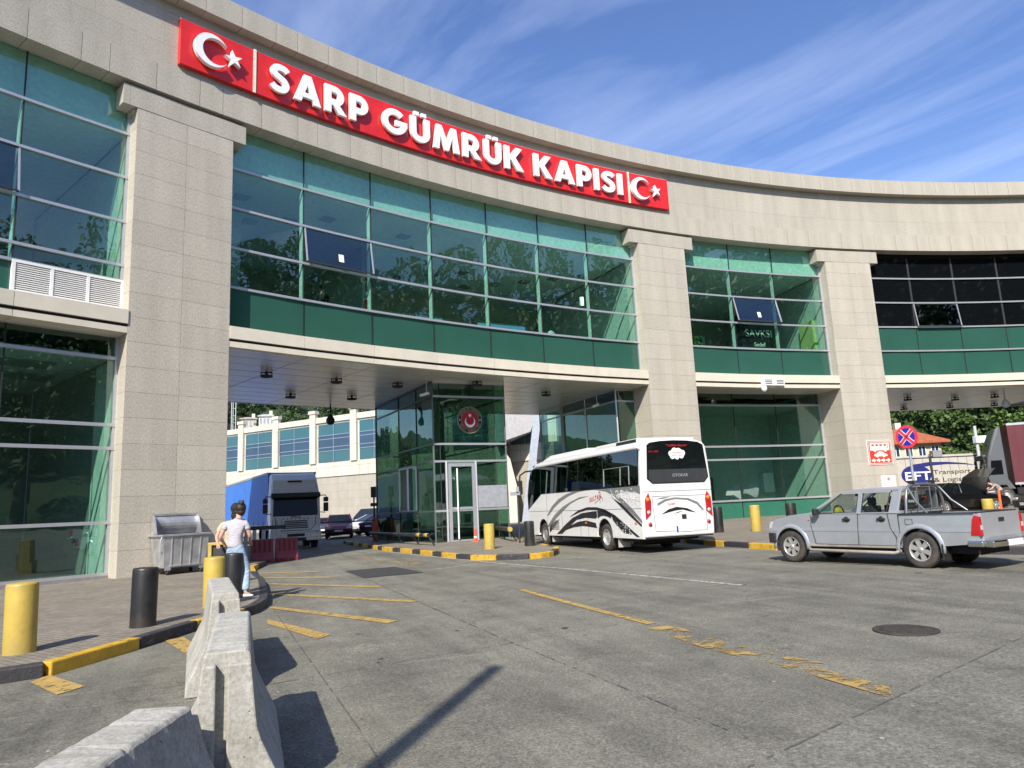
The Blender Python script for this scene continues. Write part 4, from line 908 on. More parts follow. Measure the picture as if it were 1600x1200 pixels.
# interior floor/dark core so the windows look deep
# livery, traced as decals lying on the panels
LIV = dict(g1=[(2.63, 1.08), (2.13, 1.42), (1.46, 1.67), (0.71, 1.83), (0.01, 1.915), (-1.36, 1.92), (-0.31, 1.87), (0.49, 1.76), (1.23, 1.59), (1.88, 1.37), (2.43, 1.11)],
 g2=[(2.65, 0.69), (1.92, 1.1), (1.14, 1.38), (0.41, 1.55), (-0.39, 1.69), (-1.13, 1.71), (-0.27, 1.62), (0.42, 1.48), (1.03, 1.26), (1.81, 0.96), (2.43, 0.67)],
 g3=[(-1.45, 1.915), (-4.56, 1.915), (-4.56, 1.66), (-4.33, 1.72), (-3.86, 1.75), (-3.45, 1.76), (-3.18, 1.71), (-3.58, 1.5), (-4.1, 1.22), (-4.56, 0.92), (-4.56, 0.83), (-3.93, 1.15), (-3.39, 1.41), (-2.92, 1.66), (-2.4, 1.81)],
 k4=[(-2.79, 1.62), (-3.4, 1.41), (-3.94, 1.13), (-4.54, 0.80), (-4.5, 0.75), (-3.85, 1.06), (-3.31, 1.34)],
 k5=[(0.54, 1.03), (-0.22, 1.25), (-0.97, 1.35), (-1.67, 1.34), (-2.23, 1.27), (-2.92, 1.08), (-3.55, 0.81), (-4.37, 0.46), (-4.18, 0.46), (-3.46, 0.75), (-2.82, 1.0), (-2.21, 1.17), (-1.65, 1.25), (-0.96, 1.26), (-0.32, 1.19)],
 k6=[(1.76, 0.43), (0.99, 0.75), (0.26, 1.01), (-0.52, 1.16), (-1.35, 1.21), (-1.66, 1.22), (-1.68, 1.02), (-1.51, 0.98), (-0.82, 1.01), (-0.06, 0.94), (0.53, 0.73), (1.27, 0.45)],
 k6b=[(-0.16, 0.87), (-0.8, 0.92), (-1.55, 0.84), (-1.62, 0.68), (-1.18, 0.71), (-0.57, 0.74), (0.2, 0.69), (1.02, 0.57), (0.41, 0.76)],
 k7=[(-2.7, 1.12), (-3.24, 0.92), (-3.62, 0.71), (-3.91, 0.52), (-3.43, 0.56), (-2.96, 0.8), (-2.74, .95)],
 k8=[(2.45, 0.62), (2.22, 0.79), (1.44, 0.96), (1.85, 0.72), (2.40, 0.48)],
 k9=[(-1.70, 1.225), (-2.13, 1.245), (-2.62, 1.145), (-2.66, .98), (-2.40, 1.04), (-2.15, 1.07), (-1.9, 1.05), (-1.72, .98)])
def decal(polys, conv, name, m, parent):
    mb = MB()
    for pts in polys:
        mb.prism(pts, conv(0), conv(.003))
    o = mb.build(name, m, parent); import bmesh
    bm = bmesh.new(); bm.from_mesh(o.data); bmesh.ops.recalc_face_normals(bm, faces=bm.faces); bm.to_mesh(o.data); bm.free(); return o
for sy in (1, -1):
    conv = lambda d, sy=sy: (lambda a, b: (a, sy*(HW+.0015+d), b))
    decal([v for k, v in LIV.items() if k[0] == 'g'], conv, 'grey_swoosh', m_busgrey, bus); decal([v for k, v in LIV.items() if k[0] == 'k'], lambda d, sy=sy: (lambda a, b: (a, sy*(HW+.005+d), b)), 'black_swoosh', m_busblack, bus)
    rnd = random.Random(3); sp1 = []; sp2 = []
    for k in range(100):
        x = -2.75-rnd.random()*1.8; z = 1.88-rnd.random()*.35-(-2.9-x)*.20*rnd.random() if x < -2.9 else 1.85-rnd.random()*.2; s1_ = rnd.uniform(.012, .05); s2_ = rnd.uniform(.010, .026); q_ = rnd.uniform(-.02, .02)
        if z > 1.3: sp1.append([(x-s1_, z-s2_+q_), (x+s1_*.5, z-s2_), (x+s1_, z+s2_*.6-q_), (x-s1_*.3, z+s2_)])
    for k in range(60):
        x = -2.8-rnd.random()*1.0; z = .46+rnd.random()*.42; s1_ = rnd.uniform(.008, .028)
        sp2.append([(x-s1_, z-s1_), (x+s1_, z-s1_*.6), (x+s1_*.6, z+s1_), (x-s1_*.5, z+s1_*.7)])
    decal(sp1, lambda d, sy=sy: (lambda a, b: (a, sy*(HW+.009+d), b)), 'white_speckle', m_buswhite, bus); decal(sp2, lambda d, sy=sy: (lambda a, b: (a, sy*(HW+.009+d), b)), 'lower_speckle', m_buswhite, bus)
    me = text_mesh('SULTAN', .19, .002, .004, spacing=1.35); rdir = (-sy*1.0, 0, .14*1) if sy > 0 else (1, 0, .14)
    place_text(me, 'side_lettering', m_redtxt, bus, (-1.62, sy*(HW+.008), 1.57), rdir, (0, 0, 1) if True else 0)
    me = text_mesh('the', .10, .002); place_text(me, 'side_lettering', m_redtxt, bus, (-1.95, sy*(HW+.008), 1.78), rdir, (0, 0, 1))
    mb = MB(); mb.tube([(-2.05+.10*cos(a), sy*(HW+.006), 1.56+.09*sin(a)) for a in [-.9+.35*k for k in range(14)]], .006, 6); mb.tube([(-1.55, sy*(HW+.006), 1.47), (-1.75, sy*(HW+.006), 1.53), (-1.98, sy*(HW+.006), 1.60)], .005, 6); mb.build('side_lettering', m_busblack, bus)
    mb = MB()
    for x in (-.35, -.96, 1.2): mb.bar((x, sy*(HW+.003), .42), (x, sy*(HW+.003), 1.25), .008, .006, upv=(0, 1, 0))
    mb.bar((-4.6, sy*(HW+.003), 1.26), (4.6, sy*(HW+.003), 1.26), .006, .008, upv=(0, 1, 0)); mb.bar((2.62, sy*(HW+.003), .42), (2.62, sy*(HW+.003), 1.9), .008, .006, upv=(0, 1, 0)); mb.build('seam', m_dark, bus)
    mb = MB()
    for k in range(7): mb.box(1.5, 2.2, sy*HW-.004, sy*HW+.012 if sy > 0 else sy*HW+.004, .60+k*.05, .62+k*.05) if sy > 0 else mb.box(1.5, 2.2, sy*HW-.012, sy*HW+.004, .60+k*.05, .62+k*.05)
    mb.build('side_vent', m_busgrey, bus)
    for x in (-.81, -4.2):
        mb = MB(); mb.box(x-.07, x+.07, sy*HW-.01, sy*HW+.014, .82, .87) if sy > 0 else mb.box(x-.07, x+.07, sy*HW-.014, sy*HW+.01, .82, .87); mb.build('marker_lamp', m_amber, bus)
    mb = MB()
    for cx_ in (-2.15, 3.05):     # arch liners
        for k in range(12):
            a = pi*k/12; b_ = pi*(k+1)/12; r_ = .50
            mb.add([(cx_+r_*cos(a), sy*(HW-.02), .45+r_*sin(a)), (cx_+r_*cos(b_), sy*(HW-.02), .45+r_*sin(b_)), (cx_+r_*cos(b_), sy*.7, .45+r_*sin(b_)), (cx_+r_*cos(a), sy*.7, .45+r_*sin(a))], [(0, 1, 2, 3)])
    mb.build('arch_liner', m_under, bus)
    mb = MB(); mb.box(-2.95, -2.90, sy*.72, sy*1.12, .12, .48) if sy > 0 else mb.box(-2.95, -2.90, sy*1.12, sy*.72, .12, .48); mb.box(2.32, 2.36, min(sy*.72, sy*1.12), max(sy*.72, sy*1.12), .14, .46); mb.build('mudflap', mat('pale mudflap', (.45, .43, .38), .7, dirt=.4), bus)
    wheel(bus, -2.15, sy*(HW-.19), .40, .30, sy, rimm=m_alloy); wheel(bus, 3.05, sy*(HW-.17), .40, .25, sy, rimm=m_rimw)
decal([[(-.69, 1.38), (-.44, 1.49), (-.09, 1.53), (.35, 1.49), (.65, 1.37), (.83, 1.15), (.8, 1.11), (.6, 1.31), (.3, 1.44), (-.1, 1.48), (-.41, 1.43), (-.68, 1.31)], [(-.72, 1.50), (-.5, 1.545), (-.25, 1.555), (-.5, 1.50)]], lambda d: (lambda a, b: (-4.632-d, -a, b)), 'grey_swoosh', m_busgrey, bus)
decal([[(-.59, 1.06), (-.34, 1.2), (-.07, 1.26), (.27, 1.21), (.57, 1.07), (.35, 1.11), (.14, 1.17), (-.08, 1.16), (-.31, 1.12), (-.45, 1.09)], [(-.23, 1.04), (-.08, 1.10), (.16, 1.13), (0, 1.12), (-.17, 1.06)]], lambda d: (lambda a, b: (-4.632-d, -a, b)), 'black_swoosh', m_busblack, bus)
place_text(text_mesh('Sultan', .10, .002), 'rear_lettering', m_redtxt, bus, (-4.636, .22, 1.32), (0, -1, .14), Ur)
# front: windscreen, bumper, mirrors, visor
mb = MB()
fr = [[(4.62, s_*1.12, .34) for s_ in (1, -1)], [(4.78, s_*1.10, .6) for s_ in (1, -1)], [(4.76, s_*1.12, 1.28) for s_ in (1, -1)]]
mb.add([fr[0][0], fr[0][1], fr[1][1], fr[1][0], fr[2][1], fr[2][0], (4.55, 1.165, .34), (4.55, -1.165, .34), (4.60, -1.17, 1.3), (4.60, 1.17, 1.3)], [(0, 1, 2, 3), (3, 2, 4, 5), (6, 0, 3, 5, 9), (1, 7, 8, 4, 2), (5, 4, 8, 9)]); mb.build('front_bumper', m_buswhite, bus)
mb = MB(); mb.add([(4.76, 1.12, 1.30), (4.76, -1.12, 1.30), (4.62, -1.10, 2.2), (4.38, -1.03, 2.9), (4.38, 1.03, 2.9), (4.62, 1.10, 2.2), (4.59, 1.165, 1.32), (4.49, 1.125, 2.45), (4.30, 1.09, 2.86), (4.59, -1.165, 1.32), (4.49, -1.125, 2.45), (4.30, -1.09, 2.86)], [(0, 1, 2, 5), (5, 2, 3, 4), (6, 0, 5, 7), (7, 5, 4, 8), (1, 9, 10, 2), (2, 10, 11, 3)]); mb.build('windscreen', m_carglass, bus)
for sy in (1, -1):
    mb = MB(); mb.tube([(4.35, sy*1.05, 2.86), (4.72, sy*1.2, 2.86), (4.92, sy*1.36, 2.72), (4.94, sy*1.38, 2.5)], .035, 8); mr = mb.build('mirror', m_plastic, bus)
    mb = MB(); mb.box(4.88, 5.0, sy*1.38-.11, sy*1.38+.11, 1.95, 2.52); mb.build('mirror_housing', m_plastic, mr, bevel=.03)
mb = MB(); mb.box(-4.58, 4.5, -1.09, 1.09, 1.0, 1.06); mb.box(-4.4, 4.2, -1.05, 1.05, 2.98, 3.05)
for x in [-4.0+.85*k for k in range(9)]:
    for sy in (-.8, -.35, .35, .8): mb.box(x, x+.14, sy-.2, sy+.2, 1.06, 2.15)
mb.build('seats', mat('coach seat blue grey', (.10, .11, .14), .9), bus)
mb = MB()
for sy in (1, -1):
    for x in (-3.6, -1.9, -.2, 1.5): mb.box(x, x+.22, sy*1.04-.015, sy*1.04+.015, 1.95, 2.9)
mb.build('curtains', mat('coach curtain', (.30, .28, .26), .9), bus)
# ---------------------------------------------------------------- the silver pickup
m_silver = mat('silver truck paint', (.46, .485, .52), .24, .5, var=.03, coat=.5, dirt=.14); m_mud = mat('dusty sill', (.30, .27, .23), .7, dirt=.7)
pk = thing('pickup_truck', 'silver double cab pickup with roll bar parked broadside on the right', 'pickup truck', (7.37, 15.46, gz(7.37, 15.46)), pi/2-radians(-30.8))
PWd = .745; arch_pts.zc = .335
def band(parent, name, pts, m, y0, y1, bevel=0):
    mb = MB(); mb.prism(pts, XZ(y1), XZ(y0)); return mb.build(name, m, parent, bevel=bevel)
cabp = [(-1.10, .36), (.95, .36)]+arch_pts(1.42, .40, .36)[0:]+[(1.93, .42), (1.97, .50), (1.97, .70), (1.90, .86), (1.78, .945), (1.50, .995), (.86, 1.055), (.80, 1.03), (-1.10, 1.02)]
cabp = [(-1.10, .36)]+arch_pts(1.42, .40, .36)+[(1.93, .42), (1.97, .50), (1.97, .70), (1.90, .86), (1.78, .945), (1.50, .995), (.86, 1.055), (.80, 1.03), (-1.10, 1.02)]
mb = MB(); lay = [(-PWd, .03), (-PWd+.05, 0), (PWd-.05, 0), (PWd, .03)]
cx0 = .4; cz0 = .7
def ins(p, k): return (p[0]+(0 if False else (cx0-p[0])*k*.35), p[1]+(cz0-p[1])*k*1.2) if p[1] > .8 else p
n = len(cabp); vs = []
for (y, k) in lay: vs += [(ins(p, k)[0], y, ins(p, k)[1]) for p in cabp]
fs = []
for i in range(3): fs += [(i*n+j, i*n+(j+1) % n, (i+1)*n+(j+1) % n, (i+1)*n+j) for j in range(n)]
fs += [tuple(range(n-1, -1, -1)), tuple(range(3*n, 4*n))]
mb.add(vs, fs); ob_ = mb.build('body', m_silver, pk)
side_ = lambda z: 1-.012-.07*max(0, z-.80)**1.5*3-.055*max(0, .62-z)**1.3*2.2+(.010 if .66 < z < .74 else 0)
bulge(ob_, [.40, .45, .5, .55, .60, .655, .66, .70, .74, .745, .80, .85, .90, .95, 1.0], lambda c: Vector((c.x, c.y*side_(c.z), c.z+.012*(1-(c.y/.75)**2)*(1 if c.z > .9 and c.x > .8 else 0))))
bedp = [(-2.53, .44), ]+[p for p in arch_pts(-1.46, .405, .44)]+[(-1.13, .44)]
bedp = [(-2.53, .50)]+arch_pts(-1.46, .405, .42)+[(-1.125, .42)] if False else [(-2.53, .46)]+arch_pts(-1.46, .34+.05, .40)[:]+[(-1.115, .98), (-2.50, .98), (-2.53, .95)]
bed = None
for s_ in (1, -1):
    y0, y1 = (PWd-.07, PWd) if s_ > 0 else (-PWd, -PWd+.07)
    o = band(pk, 'bed_side', bedp, m_silver, y0, y1); bulge(o, [.45, .5, .55, .60, .655, .66, .70, .74, .745, .80, .85, .90, .95], lambda c: Vector((c.x, c.y*side_(c.z), c.z)))
mb = MB(); mb.box(-2.5, -1.12, -.68, .68, .46, .52); mb.box(-1.17, -1.12, -.70, .70, .46, .98); mb.build('bed_floor', m_dark, pk)
mb = MB()
for s_ in (1, -1): mb.bar((-2.5, s_*(PWd-.035), .995), (-1.12, s_*(PWd-.035), .995), .085, .02)
mb.bar((-2.50, -.68, .998), (-2.50, .68, .998), .06, .02); mb.build('bed_liner', m_plastic, pk)
mb = MB(); mb.box(-2.575, -2.51, -.655, .655, .50, .985); tg = mb.build('tailgate', m_silver, pk, bevel=.015)
mb = MB(); mb.box(-2.588, -2.574, -.09, .09, .82, .89); mb.build('tailgate_handle', m_plastic, tg, bevel=.006)
mb = MB(); mb.box(-2.582, -2.574, -.5, .5, .56, .58); mb.build('crease', m_silver, tg)
for s_ in (1, -1):
    mb = MB(); pts = [(-2.585, .60), (-2.41, .605), (-2.46, .88), (-2.50, .955), (-2.575, .93)]
    mb.prism(pts, XZ(s_*(PWd+.008) if s_ > 0 else -.655), XZ(.655 if s_ > 0 else -(PWd+.008))); tl = mb.build('tail_lamp', m_tail, pk, bevel=.01)
    mb = MB(); mb.box(-2.592, -2.583, min(s_*.67, s_*.735), max(s_*.67, s_*.735), .70, .78); mb.build('lens', m_lens, tl)
mb = MB(); mb.box(-2.78, -2.60, -.74, .74, .40, .52); mb.bar((-2.62, .74, .46), (-2.35, .76, .46), .1, .11); mb.bar((-2.62, -.74, .46), (-2.35, -.76, .46), .1, .11); bm_ = mb.build('rear_bumper', m_chrome, pk, bevel=.03)
mb = MB(); mb.box(-2.79, -2.775, -.22, .26, .41, .515); mb.build('licence_plate', m_white, bm_)
mb = MB(); mb.box(-2.61, -2.50, -.6, .6, .40, .50); mb.box(-2.4, 1.8, -.5, .5, .26, .44); mb.box(-1.2, .9, -.7, .7, .32, .40); mb.box(.95, 1.9, -.68, .68, .45, .8); mb.build('underbody', m_under, pk)
# greenhouse
mb = MB()
for s_ in (1, -1):
    mb.bar((.84, s_*.695, 1.045), (.14, s_*.585, 1.455), .055, .055); mb.bar((.16, s_*.583, 1.45), (-1.12, s_*.583, 1.465), .06, .05)
    mb.bar((-.275, s_*.715, 1.00), (-.315, s_*.60, 1.44), .05, .10, upv=(1, 0, 0)); mb.bar((.84, s_*.70, 1.03), (-1.1, s_*.715, 1.02), .05, .03)
    a = [(-.90, s_*.715, 1.02), (-1.10, s_*.715, 1.02), (-1.16, s_*.60, 1.46), (-.985, s_*.60, 1.46)]; b_ = [(x, y-s_*.05, z) for x, y, z in a]
    f4 = [(0, 1, 2, 3), (7, 6, 5, 4), (0, 4, 5, 1), (1, 5, 6, 2), (2, 6, 7, 3), (3, 7, 4, 0)]
    mb.add(a+b_, f4 if s_ > 0 else [q[::-1] for q in f4])
mb.bar((.14, -.6, 1.455), (.14, .6, 1.455), .05, .05); mb.bar((-1.12, -.72, 1.03), (-1.12, .72, 1.03), .05, .06); mb.bar((-1.15, -.6, 1.45), (-1.15, .6, 1.45), .05, .06)
mb.build('cab_frame', m_silver, pk, bevel=.01)
mb = MB(); secs = []
for x, z, w in ((.17, 1.452, .56), (.05, 1.49, .58), (-.5, 1.518, .60), (-1.0, 1.512, .60), (-1.17, 1.485, .575)):
    secs.append([(x, w, z-.035), (x, w-.08, z), (x, 0, z+.012), (x, -(w-.08), z), (x, -w, z-.035)])
mb.ring(secs, 0); mb.build('roof', m_silver, pk)
for s_ in (1, -1):
    for q in ([(.66, 1.035), (.16, 1.41), (-.26, 1.425), (-.225, 1.035)], [(-.325, 1.035), (-.36, 1.425), (-.945, 1.425), (-.87, 1.035)]):
        mb = MB(); g = [(x, s_*(.712-.115*(z-1.02)/.43), z) for x, z in q]; mb.add(g, [(0, 1, 2, 3)]); wn = mb.build('window', m_clear, pk)
        mb = MB(); yy = lambda z: s_*(.724-.115*(z-1.02)/.43)
        for i in range(4):
            a, b_ = q[i], q[(i+1) % 4]; mb.bar((a[0], yy(a[1]), a[1]), (b_[0], yy(b_[1]), b_[1]), .018, .018)
        mb.build('window_seal', m_plastic, wn)
    mb = MB(); mb.bar((.10, s_*.638, 1.435), (-.26, s_*.636, 1.44), .02, .05); mb.bar((-.36, s_*.636, 1.44), (-.96, s_*.636, 1.44), .02, .05); mb.build('rain_deflector', m_alu, pk)
    mb = MB(); mb.tube([(.64, s_*.70, 1.06), (.66, s_*.78, 1.06)], .02, 8); mr = mb.build('mirror', m_plastic, pk)
    mb = MB(); mb.box(.60, .70, min(s_*.76, s_*.90), max(s_*.76, s_*.90), 1.0, 1.14); mb.build('mirror_housing', m_plastic, mr, bevel=.025)
    for x in (0.0, -.76):
        mb = MB(); mb.box(x-.085, x+.085, min(s_*.742, s_*.775), max(s_*.742, s_*.775), .885, .925); mb.lathe([(0, s_*.012), (.05, s_*.008), (.058, 0)], c=(x, s_*.746, .905), n=16, axis='y'); mb.build('door_handle', m_plastic, pk, bevel=.008)
    mb = MB()
    for ln in ([(.84, 1.02), (.86, .78), (.80, .50), (.78, .40)], [(-.27, 1.02), (-.235, .7), (-.22, .40)], [(-.90, 1.02), (-.93, .74), (-1.03, .56), (-1.02, .40)], [(-1.112, 1.01), (-1.112, .42)], [(.78, .40), (-1.02, .395)]):
        for a, b_ in zip(ln[:-1], ln[1:]): mb.bar((a[0], s_*(PWd+.001), a[1]), (b_[0], s_*(PWd+.001), b_[1]), .008, .008, upv=(0, 1, 0))
    for a, b_ in (((-1.24, .80), (-1.24, .90)), ((-1.24, .90), (-1.38, .90)), ((-1.38, .90), (-1.38, .80)), ((-1.38, .80), (-1.24, .80))): mb.bar((a[0], s_*(PWd+.001), a[1]), (b_[0], s_*(PWd+.001), b_[1]), .005, .005, upv=(0, 1, 0))
    mb.build('seam', m_dark, pk)
    mb = MB()
    for cx_, r_ in ((1.42, .425), (-1.46, .42)):
        secs = []
        for k in range(15):
            a = radians(-8)+radians(196)*k/14; c_, q = cos(a), sin(a)
            secs.append([(cx_+(r_+dr)*c_, s_*yy_, .335+(r_+dr)*q) for dr, yy_ in ((-.03, .735), (-.03, .756), (.0, .757), (.05, .748), (.06, .735))])
        mb.ring(secs if s_ > 0 else [g[::-1] for g in secs], 0)
    mb.build('wheel_arch_flare', m_silver, pk)
    mb = MB()
    for cx_ in (1.42, -1.46):
        for k in range(14):
            a = pi*k/14; b_ = pi*(k+1)/14; r_ = .395
            mb.add([(cx_+r_*cos(a), s_*.74, .335+r_*sin(a)), (cx_+r_*cos(b_), s_*.74, .335+r_*sin(b_)), (cx_+r_*cos(b_), s_*.35, .335+r_*sin(b_)), (cx_+r_*cos(a), s_*.35, .335+r_*sin(a))], [(0, 1, 2, 3)])
    mb.build('arch_liner', m_under, pk)
    mb = MB(); mb.tube([(.98, s_*.70, .30), (.88, s_*.80, .275), (-1.0, s_*.80, .265), (-1.06, s_*.70, .30)], .032, 10); mb.build('side_step', m_mud, pk)
    mb = MB(); mb.box(.95, -1.0, 0, 0, 0, 0) if False else mb.box(-1.05, .95, min(s_*.70, s_*.748), max(s_*.70, s_*.748), .345, .395); mb.build('sill', m_mud, pk, bevel=.01)
    mb = MB(); mb.box(-1.90, -1.87, min(s_*.52, s_*.76), max(s_*.52, s_*.76), .16, .44); mb.build('mudflap', m_plastic, pk)
    mb = MB(); pts = [(1.93, .72), (1.985, .71), (1.955, .83), (1.89, .875), (1.87, .86)]; mb.prism(pts, XZ(max(s_*.50, s_*.755)), XZ(min(s_*.50, s_*.755))); mb.build('headlight', m_lens, pk, bevel=.01)
    mb = MB(); mb.box(.885, .925, min(s_*.74, s_*.752), max(s_*.74, s_*.752), .90, .925); mb.build('side_repeater', m_amber, pk)
    for x in (-1.46, 1.42): wheel(pk, x, s_*.655, .328, .215, s_, 'alloy')
mb = MB(); mb.box(1.90, 2.02, -.755, .755, .40, .63); mb.bar((1.97, .72, .515), (1.80, .765, .515), .08, .22); mb.bar((1.97, -.72, .515), (1.80, -.765, .515), .08, .22); mb.build('front_bumper', m_plastic, pk, bevel=.03)
mb = MB(); mb.box(1.93, 1.985, -.45, .45, .66, .82); mb.build('grille', m_chrome, pk, bevel=.01)
mb = MB(); mb.add([(.85, .68, 1.06), (.85, -.68, 1.06), (.16, -.57, 1.45), (.16, .57, 1.45)], [(0, 1, 2, 3)]); mb.build('windscreen', m_clear, pk)
mb = MB(); mb.add([(-1.13, -.66, 1.05), (-1.13, .66, 1.05), (-1.155, .56, 1.44), (-1.155, -.56, 1.44)], [(0, 1, 2, 3)]); mb.build('rear_window', m_clear, pk)
mb = MB(); mb.box(-1.10, .84, -.70, .70, .60, .66); mb.box(.55, .85, -.68, .68, .80, 1.03)
for y in (.36, -.36):
    mb.box(-.42, -.28, y-.22, y+.22, .66, 1.16); mb.box(-.40, -.32, y-.11, y+.11, 1.16, 1.33); mb.box(-.32, .15, y-.22, y+.22, .66, .84)
mb.box(-1.02, -.90, -.60, .60, .66, 1.14); mb.box(-.9, -.5, -.6, .6, .66, .82)
for y in (.4, -.4): mb.box(-.99, -.93, y-.11, y+.11, 1.14, 1.28)
mb.build('seats', mat('dark upholstery', (.03, .03, .032), .9), pk, bevel=.03)
mb = MB(); mb.tube([(.42+.04*sin(a)*.5, .36+.17*cos(a), 1.02+.16*sin(a)) for a in [2*pi*k/18 for k in range(19)]], .014, 6); mb.bar((.42, .20, 1.02), (.42, .52, 1.02), .02, .03); mb.build('steering_wheel', m_plastic, pk)
mb = MB(); mb.box(.58, .70, .0, .16, 1.03, 1.12); mb.build('yellow_cloth', mat('yellow cloth', (.7, .62, .05), .8), pk, bevel=.02)
mb = MB(); mb.box(.13, .17, -.11, .11, 1.36, 1.42); mb.build('interior_mirror', m_plastic, pk)
# roll bar: hoop, side legs, guard bars
mb = MB(); hp = [(-1.24, s_*y, z) for s_, y, z in ((1, .66, 1.0), (1, .62, 1.25), (1, .56, 1.44), (1, .46, 1.52), (1, .2, 1.545), (-1, .2, 1.545), (-1, .46, 1.52), (-1, .56, 1.44), (-1, .62, 1.25), (-1, .66, 1.0))]
mb.tube(hp, .028, 10)
for s_ in (1, -1): mb.tube([(-1.25, s_*.53, 1.49), (-1.42, s_*.60, 1.22), (-1.66, s_*.69, 1.0)], .020, 8); mb.tube([(-1.24, s_*.22, 1.53), (-1.24, s_*.22, 1.04)], .012, 8)
mb.tube([(-1.24, .64, 1.06), (-1.24, -.64, 1.06)], .016, 8); rb = mb.build('roll_bar', mat('roll bar grey', (.22, .23, .24), .35, .6), pk)
mb = MB()
for y in (.34, -.34): mb.box(-1.27, -1.19, y-.05, y+.05, 1.555, 1.62)
mb.box(-1.285, -1.27, -.14, .14, 1.50, 1.53); mb.build('bar_lamp', m_plastic, rb)

# ---------------------------------------------------------------- articulated lorries
def lorry(label, loc, rz, cabcol, curtain_m, cab_len=2.2, trailer_len=15.6, extra=None, H_=3.82, bend=0.0):
    t = thing('lorry', label, 'lorry', loc, rz, None)
    mcab = mat('cab paint '+label[:12], cabcol, .3, .0, var=.04, coat=.4, dirt=.05); w = 1.22
    pr_ = [(0, .42), (.0, 1.05), (.0, 1.62), (-.16, 2.62), (-.22, 2.72), (-.55, 3.45), (-.95, H_-.08), (-1.2, H_), (-cab_len, H_), (-cab_len, .95), (-1.55, .95), (-1.42, 1.10), (-.72, 1.10), (-.58, .95), (-.58, .42)]
    mb = MB(); n = len(pr_); vs = []
    for y, k in ((-w, .07), (-w+.10, 0), (w-.10, 0), (w, .07)): vs += [(x-k*(1 if x > -.7 else 0), y*(1-.10*max(0, z-2.7)), z) for x, z in pr_]
    fs = []
    for i in range(3): fs += [(i*n+j, i*n+(j+1) % n, (i+1)*n+(j+1) % n, (i+1)*n+j) for j in range(n)]
    fs += [tuple(range(n-1, -1, -1)), tuple(range(3*n, 4*n))]; mb.add(vs, fs); mb.build('cab', mcab, t, bevel=.05)
    mb = MB(); mb.add([(.02, w-.14, 1.66), (.02, -w+.14, 1.66), (-.135, -w+.17, 2.55), (-.135, w-.17, 2.55), (-.02, w-.12, 1.62), (-.02, -w+.12, 1.62), (-.19, -w+.15, 2.6), (-.19, w-.15, 2.6)], [(3, 2, 1, 0), (4, 5, 6, 7), (0, 1, 5, 4), (2, 3, 7, 6), (1, 2, 6, 5), (3, 0, 4, 7)]); mb.build('windscreen', mat('lorry windscreen', (.006, .007, .008), .12, spec=.18, var=0), t)
    mb = MB(); mb.box(-.16, .16, -w+.02, w-.02, 2.52, 2.78); mb.build('sun_visor', m_plastic, t, bevel=.06)
    mb = MB(); mb.box(-.60, -.46, -.35, .35, 3.33, 3.42); mb.build('roof_vent', m_plastic, t, bevel=.02)
    mb = MB()
    for k in range(5): mb.box(-.02, .035, -.62+.02*k, .62-.02*k, 1.02+.085*k, 1.065+.085*k)
    for k in range(7): mb.lathe([(0, .03), (.025, .025), (.028, 0)], c=(0, -.6+.2*k, 1.50), n=8, axis='x')
    mb.build('grille', m_plastic, t)
    mb = MB(); mb.tube([(.012, s_*yy, zz_) for s_, yy, zz_ in ((1, .98, 1.58), (1, .96, 1.2), (1, .72, .92), (-1, .72, .92), (-1, .96, 1.2), (-1, .98, 1.58))], .014, 6); mb.build('seam', m_plastic, t)
    mb = MB(); mb.box(-.35, .14, -w-.02, w+.02, .40, .80); mb.bar((.1, -w, .86), (.1, w, .86), .06, .07); bp_ = mb.build('bumper', mcab, t, bevel=.05)
    mb = MB(); mb.box(.12, .15, -.42, .42, .62, .76); mb.box(.12, .155, -.50, .50, .40, .56); mb.build('bumper_intake', m_plastic, bp_)
    for s_ in (1, -1):
        mb = MB(); mb.box(.12, .165, min(s_*.70, s_*1.08), max(s_*.70, s_*1.08), .55, .74); mb.build('headlight', m_lens, t, bevel=.02)
        mb = MB(); mb.tube([(-.1, s_*(w-.02), 2.62), (.10, s_*(w+.22), 2.62), (.12, s_*(w+.28), 2.5)], .025, 8); mb.tube([(-.1, s_*(w-.02), 1.78), (.10, s_*(w+.22), 1.75)], .02, 8); mr = mb.build('mirror', m_plastic, t)
        mb = MB(); mb.box(.02, .16, s_*(w+.25)-.12, s_*(w+.25)+.12, 1.80, 2.25); mb.box(.02, .16, s_*(w+.25)-.12, s_*(w+.25)+.12, 2.29, 2.52); mb.build('mirror_housing', m_plastic, mr, bevel=.03)
        mb = MB(); mb.add([(-.25, s_*(w+.006), 1.68), (-1.05, s_*(w+.006), 1.68), (-1.05, s_*(w+.006), 2.45), (-.38, s_*(w+.006), 2.45)], [(0, 1, 2, 3) if s_ < 0 else (3, 2, 1, 0)]); mb.build('side_window', m_carglass, t)
        wheel(t, -1.07, s_*(w-.16), .50, .30, s_)
        wheel(t, -cab_len-1.5, s_*(w-.2), .50, .34, s_)
        for k in range(3):
            kx = -cab_len-1.5; dx = -trailer_len+2.4-1.35*k-kx; dy = s_*(w-.2); wh = wheel(t, kx+dx*cos(bend)-dy*sin(bend), dx*sin(bend)+dy*cos(bend), .50, .34, s_); wh.rotation_euler = (0, 0, bend)
    x1 = -cab_len-.35; x0 = x1-trailer_len
    mb = MB(); mb.box(x0, x1, -1.26, 1.26, 1.12, H_+.14); tr = mb.build('trailer', curtain_m, t, bevel=.02)
    mb = MB()
